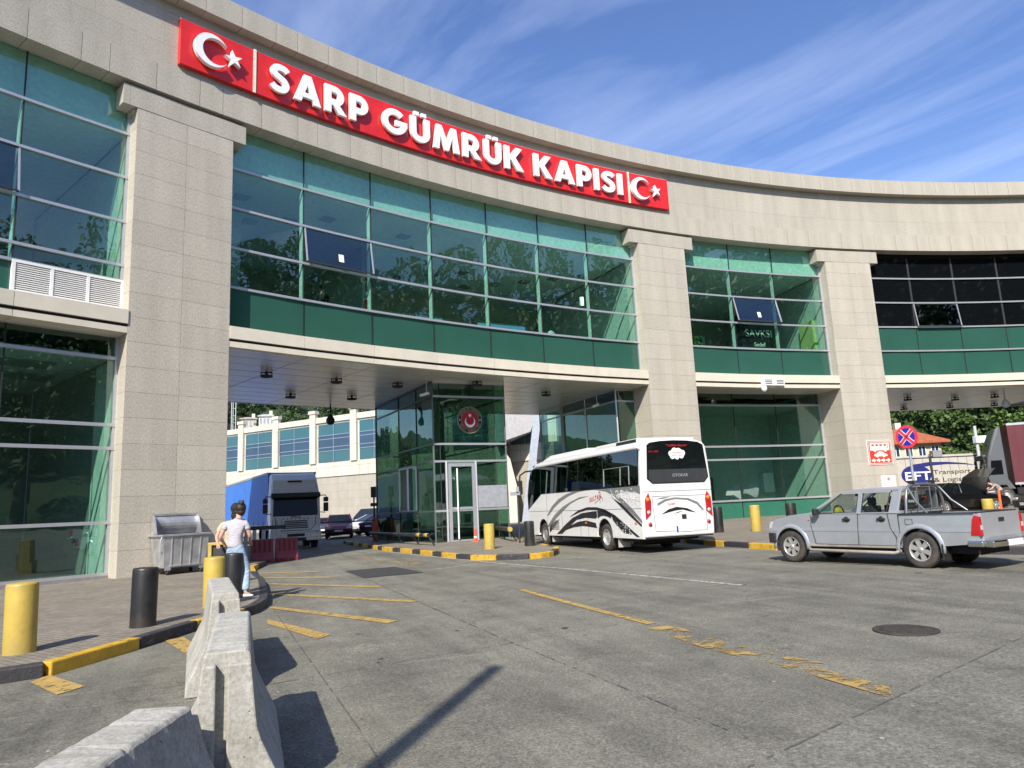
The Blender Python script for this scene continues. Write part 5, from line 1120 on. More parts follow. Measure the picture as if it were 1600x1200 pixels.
    for s_ in (1, -1):
        mb.bar((x0, s_*1.265, H_+.10), (x1, s_*1.265, H_+.10), .03, .12); mb.bar((x0, s_*1.265, 1.16), (x1, s_*1.265, 1.16), .03, .12)
        for k in range(28): mb.bar((x0+.3+k*(x1-x0-.6)/27, s_*1.275, 1.22), (x0+.3+k*(x1-x0-.6)/27, s_*1.275, 1.02), .035, .012)
    mb.build('trailer_rail', m_alu, tr)
    mb = MB(); mb.box(-cab_len-3.2, -1.9, -.45, .45, .75, 1.10); mb.box(x1-1.5, x1-.1, -1.2, 1.2, .6, .95); mb.build('chassis', m_under, t)
    if bend:
        kx = -cab_len-1.5
        for o_ in [tr]: o_.rotation_euler = (0, 0, bend); o_.location = (kx-kx*cos(bend), -kx*sin(bend), 0)
    if extra: extra(t, x0, x1)
    return t
def curtain_mat(name, col):
    def fn(t, b, A, K):
        c = A('ShaderNodeTexCoord').outputs['Object']
        K(mixc(A, K, 'MULTIPLY', .7, col, ramp(A, K, noise_(A, K, c, .7, 6, .6), .3, (.8, .8, .8), .7, (1.08, 1.08, 1.08))), b.inputs['Base Color']); b.inputs['Roughness'].default_value = .42
        w = A('ShaderNodeTexWave'); w.wave_type = 'BANDS'; w.bands_direction = 'X'; w.inputs['Scale'].default_value = .55; w.inputs['Distortion'].default_value = 1.2; K(c, w.inputs['Vector'])
        bp = A('ShaderNodeBump'); bp.inputs['Strength'].default_value = .25; bp.inputs['Distance'].default_value = .05; K(w.outputs['Fac'], bp.inputs['Height']); K(bp.outputs[0], b.inputs['Normal'])
    return nodemat(name, fn)
def iv(t, x0, x1):
    place_text(text_mesh('IVECO', .17, .006, .003), 'badge', m_plastic, t, (.012, 0, 1.545), (0, 1, 0), (0, 0, 1))
lorry('white lorry cab with a blue curtain trailer coming under the gate', (-11.15, 36.6, gz(-11.3, 36.7)), pi/2-radians(156), (.88, .87, .84), curtain_mat('blue curtain', (.05, .21, .68)), extra=iv, bend=radians(6))
def rd(t, x0, x1):
    mb = MB(); mb.prism(star(0, 0, .5), lambda a, b: (x1-2.0+a, 1.29, 2.1+b), lambda a, b: (x1-2.0+a, 1.27, 2.1+b)); mb.build('trailer_emblem', m_white, t)
lr_ = lorry('dark red trailer behind a small grey cab at the right edge', (26.15, 40.8, gz(26, 40)), pi/2-radians(-66), (.10, .11, .12), curtain_mat('dark red curtain', (.11, .022, .03)), cab_len=1.3, extra=rd, H_=4.25); lr_.scale = (.74, 1, 1)
# parked box trailer with lettering
tb = thing('box_trailer', 'cream trailer side lettered EFT Transport & Logistik behind the pickup', 'trailer', (43.5, 72, gz(43, 72)), radians(2)); tb.scale = (1.31, 1.2, 1.0)
mb = MB(); mb.box(-6.8, 6.8, 0, 2.5, .9, 4.0); mb.build('trailer_body', mat('cream trailer', (.50, .47, .41), .5, var=.05, dirt=.2), tb, bevel=.03)
mb = MB(); mb.box(-6.82, 6.82, -.03, 0.0, 3.72, 3.80); mb.box(-6.82, 6.82, -.03, 0, .9, 1.0)
for k in range(20): mb.box(-6.5+k*.68, -6.48+k*.68, -.008, 0, 1.0, 3.72)
mb.build('trailer_rail', m_dark, tb)
mb = MB(); mb.box(-6.6, 6.6, .3, 2.2, .55, .9); mb.build('chassis', m_under, tb)
for k in range(3):
    for y in (.3, 2.2): wheel(tb, 3.0+1.3*k, y, .48, .3, -1 if y < 1 else 1)
wheel(tb, -5.2, .3, .48, .3, -1); wheel(tb, -5.2, 2.2, .48, .3, 1)
mb = MB(); el = [(-3.05+1.15*cos(2*pi*k/40), 2.10+.98*sin(2*pi*k/40)) for k in range(40)]
mb.prism(el[::-1] if False else el, lambda a, b: (a, -.014, b), lambda a, b: (a, -.006, b))
sw_ = [(-4.0, 2.7), (-3.2, 3.15), (-2.0, 3.32), (-.6, 3.28), (.8, 3.08), (1.7, 2.82), (.6, 2.98), (-.6, 3.05), (-1.8, 2.98), (-2.6, 2.85)]
mb.prism(sw_, lambda a, b: (a, -.016, b), lambda a, b: (a, -.006, b)); lg = mb.build('logo', mat('logo navy', (.02, .025, .16), .5), tb)
place_text(text_mesh('EFT', 1.15, .004, .02), 'logo_lettering', m_white, lg, (-2.95, -.022, 1.62), (1, 0, 0), (0, 0, 1), sx=1.15)
place_text(text_mesh('Transport', .62, .003, .0, 'LEFT'), 'logo_lettering', m_dark, lg, (-1.75, -.02, 2.10), (1, 0, 0), (0, 0, 1), sx=1.15); place_text(text_mesh('& Logistik', .62, .003, .0, 'LEFT'), 'logo_lettering', m_dark, lg, (-1.75, -.02, 1.35), (1, 0, 0), (0, 0, 1), sx=1.15)
place_text(text_mesh('Do', .62, .003, .0, 'LEFT'), 'logo_lettering', m_dark, lg, (2.6, -.02, 2.15), (1, 0, 0), (0, 0, 1))

# ---------------------------------------------------------------- cars
def car(label, loc, rz, col, kind='sedan', group=None, hood_open=False, rough=.25):
    t = thing('car' if kind != 'van' else 'van', label, 'car' if kind != 'van' else 'van', loc, rz, group)
    m = mat('car paint %s' % (str(col)), col, rough, .25, var=.03, coat=.6); W_ = .88; arch_pts.zc = .32; L2 = 2.2
    if kind == 'sedan': low = [(2.25, .35), (2.28, .55), (2.15, .72), (1.0, .92), (-1.55, .98), (-2.15, .92), (-2.25, .6), (-2.22, .32)]; top = [(1.0, .90), (.25, 1.36), (-.75, 1.42), (-1.75, .96)]
    elif kind == 'hatch': low = [(2.1, .35), (2.14, .6), (2.0, .80), (1.15, .98), (-1.9, 1.02), (-2.05, .95), (-2.1, .6), (-2.08, .35)]; top = [(1.15, .97), (.4, 1.52), (-1.2, 1.56), (-1.95, 1.0)]
    else: low = [(2.35, .38), (2.4, .7), (2.3, .95), (1.6, 1.12), (-2.2, 1.15), (-2.35, 1.1), (-2.38, .7), (-2.36, .38)]; top = [(1.6, 1.1), (.9, 1.86), (-2.1, 1.92), (-2.33, 1.12)]; W_ = .93
    poly = low[::-1]+arch_pts(1.38, .37, .30)[::-1][:0]
    poly = [(low[-1][0], low[-1][1])]+arch_pts(-1.35, .365, .30)+arch_pts(1.38, .365, .30)+low[:-1]
    mb = MB(); n = len(poly); vs = []; cz_ = .6
    for y, k in ((-W_, .12), (-W_+.10, 0), (W_-.10, 0), (W_, .12)): vs += [(x*(1-k*.35), y, (cz_+(z-cz_)*(1-k)) if z > .7 else z) for x, z in poly]
    fs = []
    for i in range(3): fs += [(i*n+j, i*n+(j+1) % n, (i+1)*n+(j+1) % n, (i+1)*n+j) for j in range(n)]
    fs += [tuple(range(n-1, -1, -1)), tuple(range(3*n, 4*n))]; mb.add(vs, fs); ob_ = mb.build('body', m, t); bulge(ob_, [.4, .5, .58, .66, .74, .82, .9, 1.0], lambda c: Vector((c.x, c.y*(1-.16*max(0, c.z-.68)**1.5*2-.10*max(0, .5-c.z)), c.z)))
    (x0, z0), (x1, z1), (x2, z2), (x3, z3) = top; wb_, wt_ = W_-.07, W_-.24
    V = [(x0, wb_, z0), (x0, -wb_, z0), (x1, -wt_, z1), (x1, wt_, z1), (x2, wt_, z2), (x2, -wt_, z2), (x3, -wb_, z3), (x3, wb_, z3)]
    mb = MB(); mb.add(V, [(0, 1, 2, 3), (4, 5, 6, 7), (0, 3, 4, 7), (1, 6, 5, 2)]); mb.build('windows', m_carglass, t)
    mb = MB(); mb.add([V[3], V[2], V[5], V[4]]+[(v[0], v[1], v[2]-.04) for v in (V[3], V[2], V[5], V[4])], [(0, 1, 2, 3), (0, 4, 5, 1), (1, 5, 6, 2), (2, 6, 7, 3), (3, 7, 4, 0)])
    for a, b_ in ((0, 3), (1, 2), (4, 7), (5, 6)): mb.bar(V[a], V[b_], .05, .05)
    for s_ in (1, -1): mb.bar(((x1+x2)/2, s_*wt_, (z1+z2)/2-.01), ((x1+x2)/2-.05, s_*(wb_), (z0+z3)/2), .07, .03)
    mb.build('roof', m, t, bevel=.015)
    xf, xr = low[1][0], low[-2][0]
    for s_ in (1, -1):
        mb = MB(); mb.box(xf-.28, xf-.03, min(s_*.5, s_*.84), max(s_*.5, s_*.84), .60, .74); mb.build('headlight', m_lens, t, bevel=.03)
        mb = MB(); mb.box(xr+.0, xr+.22, min(s_*.52, s_*.86), max(s_*.52, s_*.86), .72, .88) if kind != 'van' else mb.box(xr-.01, xr+.12, min(s_*.78, s_*.92), max(s_*.78, s_*.92), .8, 1.1); mb.build('tail_lamp', m_tail, t, bevel=.03)
        mb = MB(); mb.box(x0-.25, x0-.12, s_*(W_+.06)-.08, s_*(W_+.06)+.08, z0+.02, z0+.15); mb.build('mirror', m, t, bevel=.03)
        for x in (-1.35, 1.38): wheel(t, x, s_*(W_-.10), .32, .20, s_, 'alloy')
    mb = MB(); mb.box(xf-.06, xf+.015, -.55, .55, .38, .60); mb.build('grille', m_plastic, t); mb = MB(); mb.box(xr-.012, xr+.05, -.7, .7, .34, .45); mb.build('rear_valance', m_plastic, t)
    mb = MB(); mb.box(xr-.02, xr, -.26, .26, .62, .73); mb.build('licence_plate', m_white, t); mb = MB(); mb.box(xf+.01, xf+.03, -.26, .26, .44, .55); mb.build('licence_plate', m_white, t)
    mb = MB(); mb.box(xr+.2, xf-.2, -W_+.1, W_-.1, .22, .4); mb.build('underbody', m_under, t)
    if hood_open:
        mb = MB(); mb.add([(1.05, .78, 1.0), (1.05, -.78, 1.0), (1.35, -.74, 1.62), (1.35, .74, 1.62), (1.95, -.6, 1.98), (1.95, .6, 1.98), (1.0, .78, 1.03), (1.0, -.78, 1.03), (1.32, -.74, 1.66), (1.32, .74, 1.66), (1.93, -.6, 2.02), (1.93, .6, 2.02)], [(0, 1, 2, 3), (3, 2, 4, 5), (9, 8, 7, 6), (11, 10, 8, 9), (0, 3, 9, 6), (1, 7, 8, 2), (3, 5, 11, 9), (2, 8, 10, 4), (5, 4, 10, 11)]); mb.build('open_bonnet', m, t)
    return t
g_ = 'cars parked beyond the gate'
car('dark red sedan parked facing out beyond the gate', (-12.1, 49.5, gz(-12, 50)+.02), radians(-78), (.20, .012, .018), 'hatch', g_)
car('silver car parked behind the white one by the far wall', (-11.7, 59.5, gz(-11, 60)), radians(170), (.38, .42, .46), 'van', g_)
car('white coupe beside the red sedan beyond the gate', (-10.2, 54.0, gz(-9, 52)), radians(48), (.72, .72, .70), 'sedan', g_)
car('black and white sedan nearest the barrier post', (-8.75, 50.0, gz(-7, 50)), radians(60), (.03, .03, .034), 'sedan', g_)
car('dark car half hidden at the left of the red sedan', (-14.8, 56, gz(-15, 56)), radians(-80), (.06, .07, .09), 'sedan', g_)
car('black car with its bonnet raised behind the pickup bed', (20.3, 34.0, gz(20, 34)), radians(12), (.008, .008, .01), 'sedan', None, True)
car('black car cut by the right edge of the photo', (21.6, 28.0, gz(20, 28)), radians(176), (.015, .015, .018), 'hatch', None)
mb = None
# ================================================================= street furniture
m_conc = nodemat('cast concrete', lambda t, b, A, K: None)
def _c(t, b, A, K):
    c = A('ShaderNodeTexCoord').outputs['Object']
    q = mixc(A, K, 'MULTIPLY', .9, (.425, .415, .375), ramp(A, K, noise_(A, K, c, 3.2, 9, .7, .5), .3, (.70, .69, .67), .68, (1.14, 1.14, 1.12)))
    q = mixc(A, K, 'MULTIPLY', .8, q, ramp(A, K, noise_(A, K, c, 40, 4, .7), .36, (.72, .72, .72), .6, (1.12, 1.12, 1.12)))
    vo = A('ShaderNodeTexVoronoi'); vo.inputs['Scale'].default_value = 16; K(c, vo.inputs['Vector']); pit = ramp(A, K, vo.outputs['Distance'], .05, (0, 0, 0), .10, (1, 1, 1))
    mp = A('ShaderNodeMapping'); mp.inputs['Scale'].default_value = (9, 9, .9); K(c, mp.inputs[0]); q = mixc(A, K, 'MULTIPLY', .5, q, ramp(A, K, noise_(A, K, mp.outputs[0], 1, 6, .6), .35, (.72, .71, .68), .6, (1.05, 1.05, 1.05)))
    q = mixc(A, K, 'MULTIPLY', .55, q, pit); K(q, b.inputs['Base Color']); b.inputs['Roughness'].default_value = .88
    n = noise_(A, K, c, 26, 8, .75); ad = A('ShaderNodeMath'); ad.operation = 'ADD'; K(n, ad.inputs[0]); K(pit, ad.inputs[1])
    bp = A('ShaderNodeBump'); bp.inputs['Strength'].default_value = .6; bp.inputs['Distance'].default_value = .012; K(ad.outputs[0], bp.inputs['Height']); K(bp.outputs[0], b.inputs['Normal'])
_c(m_conc.node_tree, m_conc.node_tree.nodes['Principled BSDF'], m_conc.node_tree.nodes.new, m_conc.node_tree.links.new)
def barrier(label, near, far, hgt=.89, chip=0, seed=1, wide=1.0):
    n_ = Vector(near); f_ = Vector(far); d = f_-n_; Ln = d.length; rz = atan2(d.y, d.x); t = thing('concrete_barrier', label, 'barrier', (n_.x, n_.y, gz(n_.x, n_.y)), rz, 'concrete road barriers')
    prof = [(-.34, 0), (-.335, .09), (-.31, .15), (-.19, .40), (-.165, .48), (-.125, hgt-.02), (-.11, hgt), (.11, hgt), (.125, hgt-.02), (.165, .48), (.19, .40), (.31, .15), (.335, .09), (.34, 0)]; prof = [(y*wide, z) for y, z in prof]
    rnd = random.Random(seed); mb = MB(); secs = []; N_ = 46; chips = [rnd.randint(1, 45) for _ in range(4)]
    for k in range(N_+1):
        x = .07+(Ln-.14)*k/N_; ch_ = rnd.uniform(.003, .011) if k in chips else 0; sd_ = rnd.choice((-1, 1)); secs.append([(x, y*(1-(ch_*6 if z > hgt-.03 and y*sd_ > 0 else 0))+rnd.uniform(-.0025, .0025), z-(ch_ if z > hgt-.03 and y*sd_ > 0 else 0)+(rnd.uniform(-.0025, .0025) if z > .1 else 0)) for y, z in prof])
    mb.ring(secs, 0, smooth=False)
    # end tongues either side of a vertical slot
    def flange(x0, x1, ya, yb, zt):
        cut = [(max(ya, min(yb, y)), z) for y, z in prof]; cut = [p for i, p in enumerate(cut) if i == 0 or p != cut[i-1]]
        def at(z): # half width at height z
            P_ = prof[:7]
            for (a, b_) in zip(P_[:-1], P_[1:]):
                if a[1] <= z <= b_[1]: return -(a[0]+(b_[0]-a[0])*(z-a[1])/(b_[1]-a[1]+1e-9))
            return .11
        zs = [0, .09, .15, .40, .48, zt]
        if ya < 0 and yb < 0 or (ya < 0 and yb <= .02): poly = [(-at(z), z) for z in zs]+[(yb, zt), (yb, 0)]
        else: poly = [(at(z), z) for z in zs]+[(ya, zt), (ya, 0)]; poly = poly[::-1]
        mb.prism(poly, lambda a, b_: (x1, a, b_), lambda a, b_: (x0, a, b_))
    for (x0, x1) in ((0, .075), (Ln-.075, Ln)):
        flange(x0, x1, -1, -.005 if x0 == 0 else -.04, hgt-.06); flange(x0, x1, .055 if x0 == 0 else .04, 1, hgt-.06)
    o = mb.build('block', m_conc, t, bevel=.012)
    return t
barrier('nearest concrete road barrier in the centre of the row, slot in its end', (-1.66, 4.20), (-2.36, 6.10), .885, seed=2)
barrier('farther concrete barrier just behind the nearest one beside the kerb', (-2.86, 7.18), (-3.78, 9.25), .92, seed=3)
barrier('concrete barrier cut by the bottom edge at the lower left', (-1.90, 4.03), (-1.82, 2.0), .68, seed=4, wide=1.2)
m_by = mat('yellow bollard paint', (.45, .33, .06), .5, var=.10, vscale=5, bump=.10, bscale=24, dirt=.6); m_bk = mat('black bollard paint', (.013, .013, .014), .42, var=.3, dirt=.3, bump=.1)
def bollard(x, y, col, label, tilt=0, h=.84, base=.15):
    mb = MB(); r = .178
    mb.lathe([(r+.002, -.02), (r, .02), (r, h-.03), (r-.006, h-.008), (r-.02, h), (r*.5, h+.008), (0, h+.01)], n=36)
    o = mb.build('bollard', m_by if col else m_bk, None, loc=(x, y, gz(x, y)+base)); o.rotation_euler = (tilt, -tilt, 0)
    tag(o, label, 'bollard', 'yellow and black bollards along the kerbs'); return o
bollard(-6.23, 9.26, 1, 'yellow bollard nearest the camera at the left edge', .012); bollard(-5.59, 10.98, 0, 'black bollard standing between the two left yellow bollards', -.01)
bollard(-5.37, 12.95, 1, 'yellow bollard directly behind the concrete barriers', .0); bollard(-5.47, 14.08, 0, 'black bollard that the woman in jeans sits against', .0)
bollard(-1.01, 24.9, 1, 'yellow bollard on the traffic island before the booth'); bollard(.36, 25.42, 0, 'black bollard beside the front wheel of the bus')
bollard(8.55, 26.45, 1, 'yellow bollard on the pavement left of the pickup', 0, .92); bollard(7.35, 27.0, 0, 'black bollard right behind the rear corner of the bus', 0, .92); bollard(9.35, 25.1, 0, 'black bollard showing above the pickup bonnet', 0, .95)
# tall yellow litter bin with a dark slot
t = thing('litter_bin', 'yellow litter bin with a dark square opening behind the bollards', 'litter bin', (-7.02, 17.2, gz(-7, 17.2)+.13))
mb = MB(); r = .20
mb.box(-r, r, -r, r, 0, .55); mb.box(-r, -r+.09, -r, r, .55, .93); mb.box(r-.05, r, -r, r, .55, .93); mb.box(-r+.09, r-.05, r-.03, r, .55, .93); mb.box(-r, r, -r, r, .93, .99); mb.build('shell', m_by, t, bevel=.012)
mb = MB(); mb.box(-r+.1, r-.06, -r+.06, r-.05, .56, .92); mb.build('liner', m_dark, t)
# galvanised dumpster with its lid thrown back
m_galv = mat('galvanised steel', (.42, .43, .44), .42, .55, var=.25, vscale=3.5, bump=.15, bscale=9, dirt=.25)
t = thing('dumpster', 'dented galvanised dumpster on castors with its lid open against the pillar', 'dumpster', (-10.12, 21.85, gz(-10, 22)+.15), atan2(.736, .677))
mb = MB(); V = [(-.60, -.42, .20), (.60, -.42, .20), (.60, .36, .20), (-.60, .36, .20), (-.66, -.50, 1.10), (.66, -.50, 1.10), (.66, .46, 1.10), (-.66, .46, 1.10)]
mb.add(V, [(3, 2, 1, 0), (0, 1, 5, 4), (1, 2, 6, 5), (2, 3, 7, 6), (3, 0, 4, 7)]); I_ = [(x*.96, y*.96, z+(.03 if z < .5 else 0)) for x, y, z in V]
mb.add(I_, [(0, 1, 2, 3), (4, 5, 1, 0), (5, 6, 2, 1), (6, 7, 3, 2), (7, 4, 0, 3)]); mb.build('body', m_galv, t)
mb = MB()
for x in (-.42, -.14, .14, .42): mb.bar((x*.95, -.43, .24), (x, -.505, 1.05), .03, .03, upv=(0, 1, 0))
mb.bar((-.45, -.44, .25), (.45, -.44, .25), .04, .04); mb.build('rib', m_galv, t, bevel=.006)
mb = MB(); mb.bar((-.72, -.51, 1.12), (.72, -.51, 1.12), .07, .06); mb.bar((-.72, .47, 1.12), (.72, .47, 1.12), .07, .06); mb.bar((-.69, -.51, 1.12), (-.69, .47, 1.12), .07, .06); mb.bar((.69, -.51, 1.12), (.69, .47, 1.12), .07, .06); mb.build('rim', m_galv, t, bevel=.01)
mb = MB(); secs = []
for k in range(8):
    a = radians(-5+k*13); y = .30+.30*sin(a*.9)*.6; z = 1.16+.56*k/7
    secs.append([(-.66, .44-.14*sin(pi*k/7), z), (.66, .44-.14*sin(pi*k/7)*-1*0-.14*sin(pi*k/7), z), (.66, .47-.14*sin(pi*k/7), z), (-.66, .47-.14*sin(pi*k/7), z)])
mb.ring(secs, 0, smooth=False)
for s_ in (-1, 1): mb.prism([(.0, 1.16), (.45, 1.16), (.40, 1.70), (.30, 1.72), (.16, 1.6)], lambda a, b_: (s_*.66, a, b_), lambda a, b_: (s_*.645, a, b_))
for x in (-.02,): mb.bar((x, .42, 1.18), (x, .40, 1.68), .03, .02)
mb.bar((-.68, .42, 1.72), (.68, .42, 1.72), .08, .06); mb.build('lid', m_galv, t)
for x in (-.48, .48):
    for y in (-.36, .30):
        mb = MB(); mb.box(x-.07, x+.07, y-.07, y+.03, .13, .24); wf = mb.build('castor', m_galv, t); mb = MB(); mb.lathe([(0, -.03), (.07, -.03), (.085, -.02), (.085, .02), (.07, .03), (0, .03)], c=(x, y, .085), n=18, axis='x'); mb.build('castor_wheel', m_tyre, wf)
mb = MB(); mb.box(-.70, -.64, -.40, -.28, .66, .84); mb.tube([(-.69, -.48, 1.1), (-.74, -.48, .98), (-.74, -.48, .88)], .018, 6); mb.build('handle', m_alu, t)
# red water-filled barriers
m_rb = mat('red plastic barrier', (.22, .012, .018), .45, var=.15, dirt=.3)
for k, (x, y, lb) in enumerate(((-9.50, 27.1, 'left red plastic water barrier behind the two people'), (-8.72, 27.5, 'right red plastic water barrier in front of the white lorry'))):
    t = thing('plastic_barrier', lb, 'barrier', (x, y, gz(x, y)), radians(26), 'red plastic barriers'); t.scale = (.88, 1, 1.06)
    mb = MB(); pr_ = [(-.24, 0), (-.24, .12), (-.12, .34), (-.085, .80), (.085, .80), (.12, .34), (.24, .12), (.24, 0)]
    fp = [(-.44, 0), (-.30, 0), (-.24, .09), (-.14, .09), (-.08, 0), (.08, 0), (.14, .09), (.24, .09), (.30, 0), (.44, 0)]
    secs = []
    for xx in (-.45, -.43, .43, .45):
        q = 0 if abs(xx) < .44 else .02
        secs.append([(xx, yy*(1-q*3), zz_+(.07 if False else 0)-q*(1 if zz_ > .4 else 0)) for yy, zz_ in pr_])
    mb.ring(secs, 0, smooth=False); mb.build('shell', m_rb, t, bevel=.02)
    mb = MB()
    for xx in (-.3, -.1, .1, .3): mb.box(xx-.04, xx+.04, -.135, -.10, .36, .74)
    for xx in (-.22, .22): mb.box(xx-.07, xx+.07, -.246, -.22, -.01, .09)
    mb.build('recess_shade', mat('dark red recess', (.10, .008, .012), .6), t)  # raised blocks in darker red, colour standing in for shade inside hollows
# small service gate behind the barriers
t = thing('metal_gate', 'low black railing with spikes and white posts beside the blue trailer', 'gate', (-10.3, 29.4, gz(-9.7, 29)), radians(24))
mb = MB(); mb.box(-.8, .9, -.05, .05, 1.15, 1.30); mb.build('top_rail', m_dark, t, bevel=.01)
mb = MB()
for k in range(9): mb.lathe([(.012, 0), (.006, .18), (0, .24)], c=(-.7+k*.18, 0, 1.30), n=6)
mb.build('spikes', m_dark, t)
mb = MB()
for x in (-.62, -.30, .05, .42, .62): mb.box(x-.07, x+.07, -.06, .06, 0, 1.15)
mb.build('posts', mat('off white enamel', (.5, .5, .47), .5), t)
# barrier arms and card posts
def gatepost(label, x, y, arm, name='barrier_post', dirv=(-1, 0)):
    t = thing(name, label, 'boom barrier', (x, y, gz(x, y)+.14))
    mb = MB(); mb.box(-.14, .14, -.14, .14, 0, 1.15); mb.build('cabinet', mat('orange red cabinet', (.48, .07, .02), .5), t, bevel=.02)
    mb = MB(); mb.bar((0, -.16, 1.02), (dirv[0]*arm, -.16+dirv[1]*arm, 1.06), .10, .05); mb.build('boom', m_dark, t)
    mb = MB(); mb.tube([(-.05, 0, 1.1), (-.07, 0, 2.6)], .045, 8); mb.box(-.20, .04, -.12, .10, 2.2, 2.75); mb.box(-.22, .10, -.14, .02, 1.75, 1.92); mb.build('camera_post', m_dark, t, bevel=.01)
    return t
gatepost('boom barrier with dark arm and orange cabinet left of the booth', -7.35, 37.6, 4.6, dirv=(-.97, .25)); 
t = thing('card_reader_post', 'slim black reader post between the booth and the bus', 'post', (.02, 27.6, gz(0, 27.6)+.14)); mb = MB(); mb.tube([(0, 0, 0), (0, 0, 2.0)], .035, 8); mb.build('pole', m_dark, t)
mb = MB(); mb.box(-.28, .10, -.06, .08, 1.78, 1.92); mb.box(-.06, .06, -.10, .06, 1.90, 2.10); mb.build('reader_head', mat('grey plastic', (.25, .25, .26), .5), t, bevel=.01)
t = thing('guard_rail', 'low black guard rail with a yellow striped tube along the island', 'guard rail', (-3.6, 29.2, gz(-3.6, 29.2)+.15))
def gr(s): return (-.47*s, .883*s, .42)
mb = MB(); mb.tube([gr(0), gr(8)], .075, 12)
o = mb.build('tube', m_bk, t); mb = MB()
for s_ in (.02, .9): mb.tube([gr(s_), gr(s_+.42)], .078, 12)
mb.build('yellow_band', m_by, t)
for s_ in (.1, 1.9, 3.9, 5.9, 7.8):
    g = gr(s_); mb = MB(); mb.bar((g[0]+.28, g[1], 0), (g[0], g[1], .42), .09, .06); mb.build('leg', m_bk, t)
t = thing('guard_tube', 'yellow ended black tube guard near the bus front wheel', 'guard rail', (-.35, 28.6, gz(0, 28.6)+.14)); mb = MB(); mb.tube([(0, 0, .5), (-.6, 3.2, .5)], .09, 12); mb.build('tube', m_bk, t)
mb = MB(); mb.tube([(.02, -.1, .5), (-.02, .15, .5)], .095, 12); mb.build('yellow_band', m_by, t)
for q in (.25, 2.9): mb = MB(); mb.bar((.3-.6*q/3.2, q, 0), (-.6*q/3.2, q, .5), .09, .06); mb.build('leg', m_bk, t)
t = thing('traffic_cone', 'small slim orange post cone beside the booth door', 'cone', (-1.80, 30.3, gz(-1.8, 30.3)+.15))
mb = MB(); mb.box(-.15, .15, -.15, .15, 0, .04); mb.build('base', mat('orange plastic', (.70, .10, .02), .5), t, bevel=.01); mb = MB(); mb.lathe([(.07, .04), (.045, .45), (.05, .50), (.05, .54), (0, .55)], n=20); mb.lathe([(.068, .16), (.060, .24)], n=20, mi=1); mb.build('post', [mat('orange plastic', (.7, .1, .02)), m_white], t)
# signs
def flatbox(mb, x0, x1, z0, z1, y0, y1, mi=0): return mb.box(x0, x1, min(y0, y1), max(y0, y1), z0, z1, mi)
PSc = (-.2466-.2206)/2; pc = Vector(P(PSc, R0+.09, 0)); rzs = -PSc
t = thing('lane_sign', 'square red sign with white bus, car and four arrows on the pillar', 'sign', (pc.x, pc.y, 2.89), rzs)
m_sr = mat('traffic sign red', (.68, .05, .03), .35, var=.05)
mb = MB(); mb.box(-.79, .79, -.03, .01, 0, 1.36); mb.build('border', m_white, t); mb = MB(); mb.box(-.76, .76, -.034, -.028, .03, 1.33); mb.build('red_rim', m_sr, t); mb = MB(); mb.box(-.72, .72, -.038, -.033, .07, 1.29); mb.build('white_line', m_white, t); mb = MB(); mb.box(-.69, .69, -.042, -.037, .10, 1.26); mb.build('field', m_sr, t)
def pict(mb, poly, y=-.046): mb.prism(poly, lambda a, b_: (a, y, b_), lambda a, b_: (a, y+.006, b_))
m_sw = mat('sign cream white', (.80, .76, .66), .4)
mb = MB(); pict(mb, [(-.62, .80), (.58, .80), (.62, .86), (.62, 1.22), (-.58, 1.22), (-.62, 1.16)]); 
for x in (-.32, .34): pict(mb, [(x+.09*cos(2*pi*k/14), .79+.07*sin(2*pi*k/14)) for k in range(14)], -.047)
bs = mb.build('bus_pictogram', m_sw, t); mb = MB()
for x in (-.52, -.26, .0, .26): pict(mb, [(x, 1.04), (x+.17, 1.04), (x+.17, 1.14), (x, 1.14)], -.050)
pict(mb, [(.50, .88), (.54, .88), (.54, 1.14), (.50, 1.14)], -.05); mb.build('window', m_sr, bs)
mb = MB(); pict(mb, [(-.42, .50), (-.40, .58), (-.24, .63), (-.12, .73), (.14, .73), (.28, .62), (.44, .58), (.45, .49), (.30, .47), (.26, .42), (.18, .42), (.14, .47), (-.14, .47), (-.18, .42), (-.26, .42), (-.30, .47)]); mb.build('car_pictogram', m_sw, t)
for x in (-.60, -.29, .02, .33): mb = MB(); pict(mb, [(x, .20), (x+.12, .20), (x+.12, .13), (x+.27, .25), (x+.12, .37), (x+.12, .30), (x, .30)]); mb.build('arrow', m_sw, t)
PSn = (-.2357-.2206)/2; pn = Vector(P(PSn, R0+.09, 0))
t = thing('notice', 'small white notice with a faint red crest low on the pillar', 'sign', (pn.x, pn.y, 1.50), -PSn)
mb = MB(); mb.box(-.46, .46, -.02, .01, 0, .80); mb.build('board', mat('notice white', (.74, .70, .70), .4), t); mb = MB(); pict(mb, [(.09*cos(2*pi*k/16), .60+.09*sin(2*pi*k/16)) for k in range(16)], -.026); mb.build('crest', mat('faded red', (.6, .18, .18), .5), t)
mb = MB(); mb.box(-.42, .42, -.024, -.019, .36, .38); mb.box(-.36, .36, -.024, -.019, .24, .26); mb.box(-.36, .30, -.024, -.019, .14, .155); mb.build('lines', mat('faded red', (.6, .18, .18), .5), t)
t = thing('no_stopping_sign', 'round blue and red no stopping sign on a grey pole', 'sign', (13.05, 24.0, gz(13, 24)+.15), radians(-62))
mb = MB(); mb.tube([(0, .05, 0), (0, .05, 3.2)], .042, 12); mb.build('pole', mat('galvanised pole', (.36, .39, .42), .45, .4), t)
def sdisc(r, y, name, m, parent, poly=None): mb = MB(); pict_ = poly or [(r*cos(2*pi*k/40), 2.92+r*sin(2*pi*k/40)) for k in range(40)]; mb.prism(pict_, lambda a, b_: (a, y-.012, b_), lambda a, b_: (a, y+.006, b_)); return mb.build(name, m, parent)
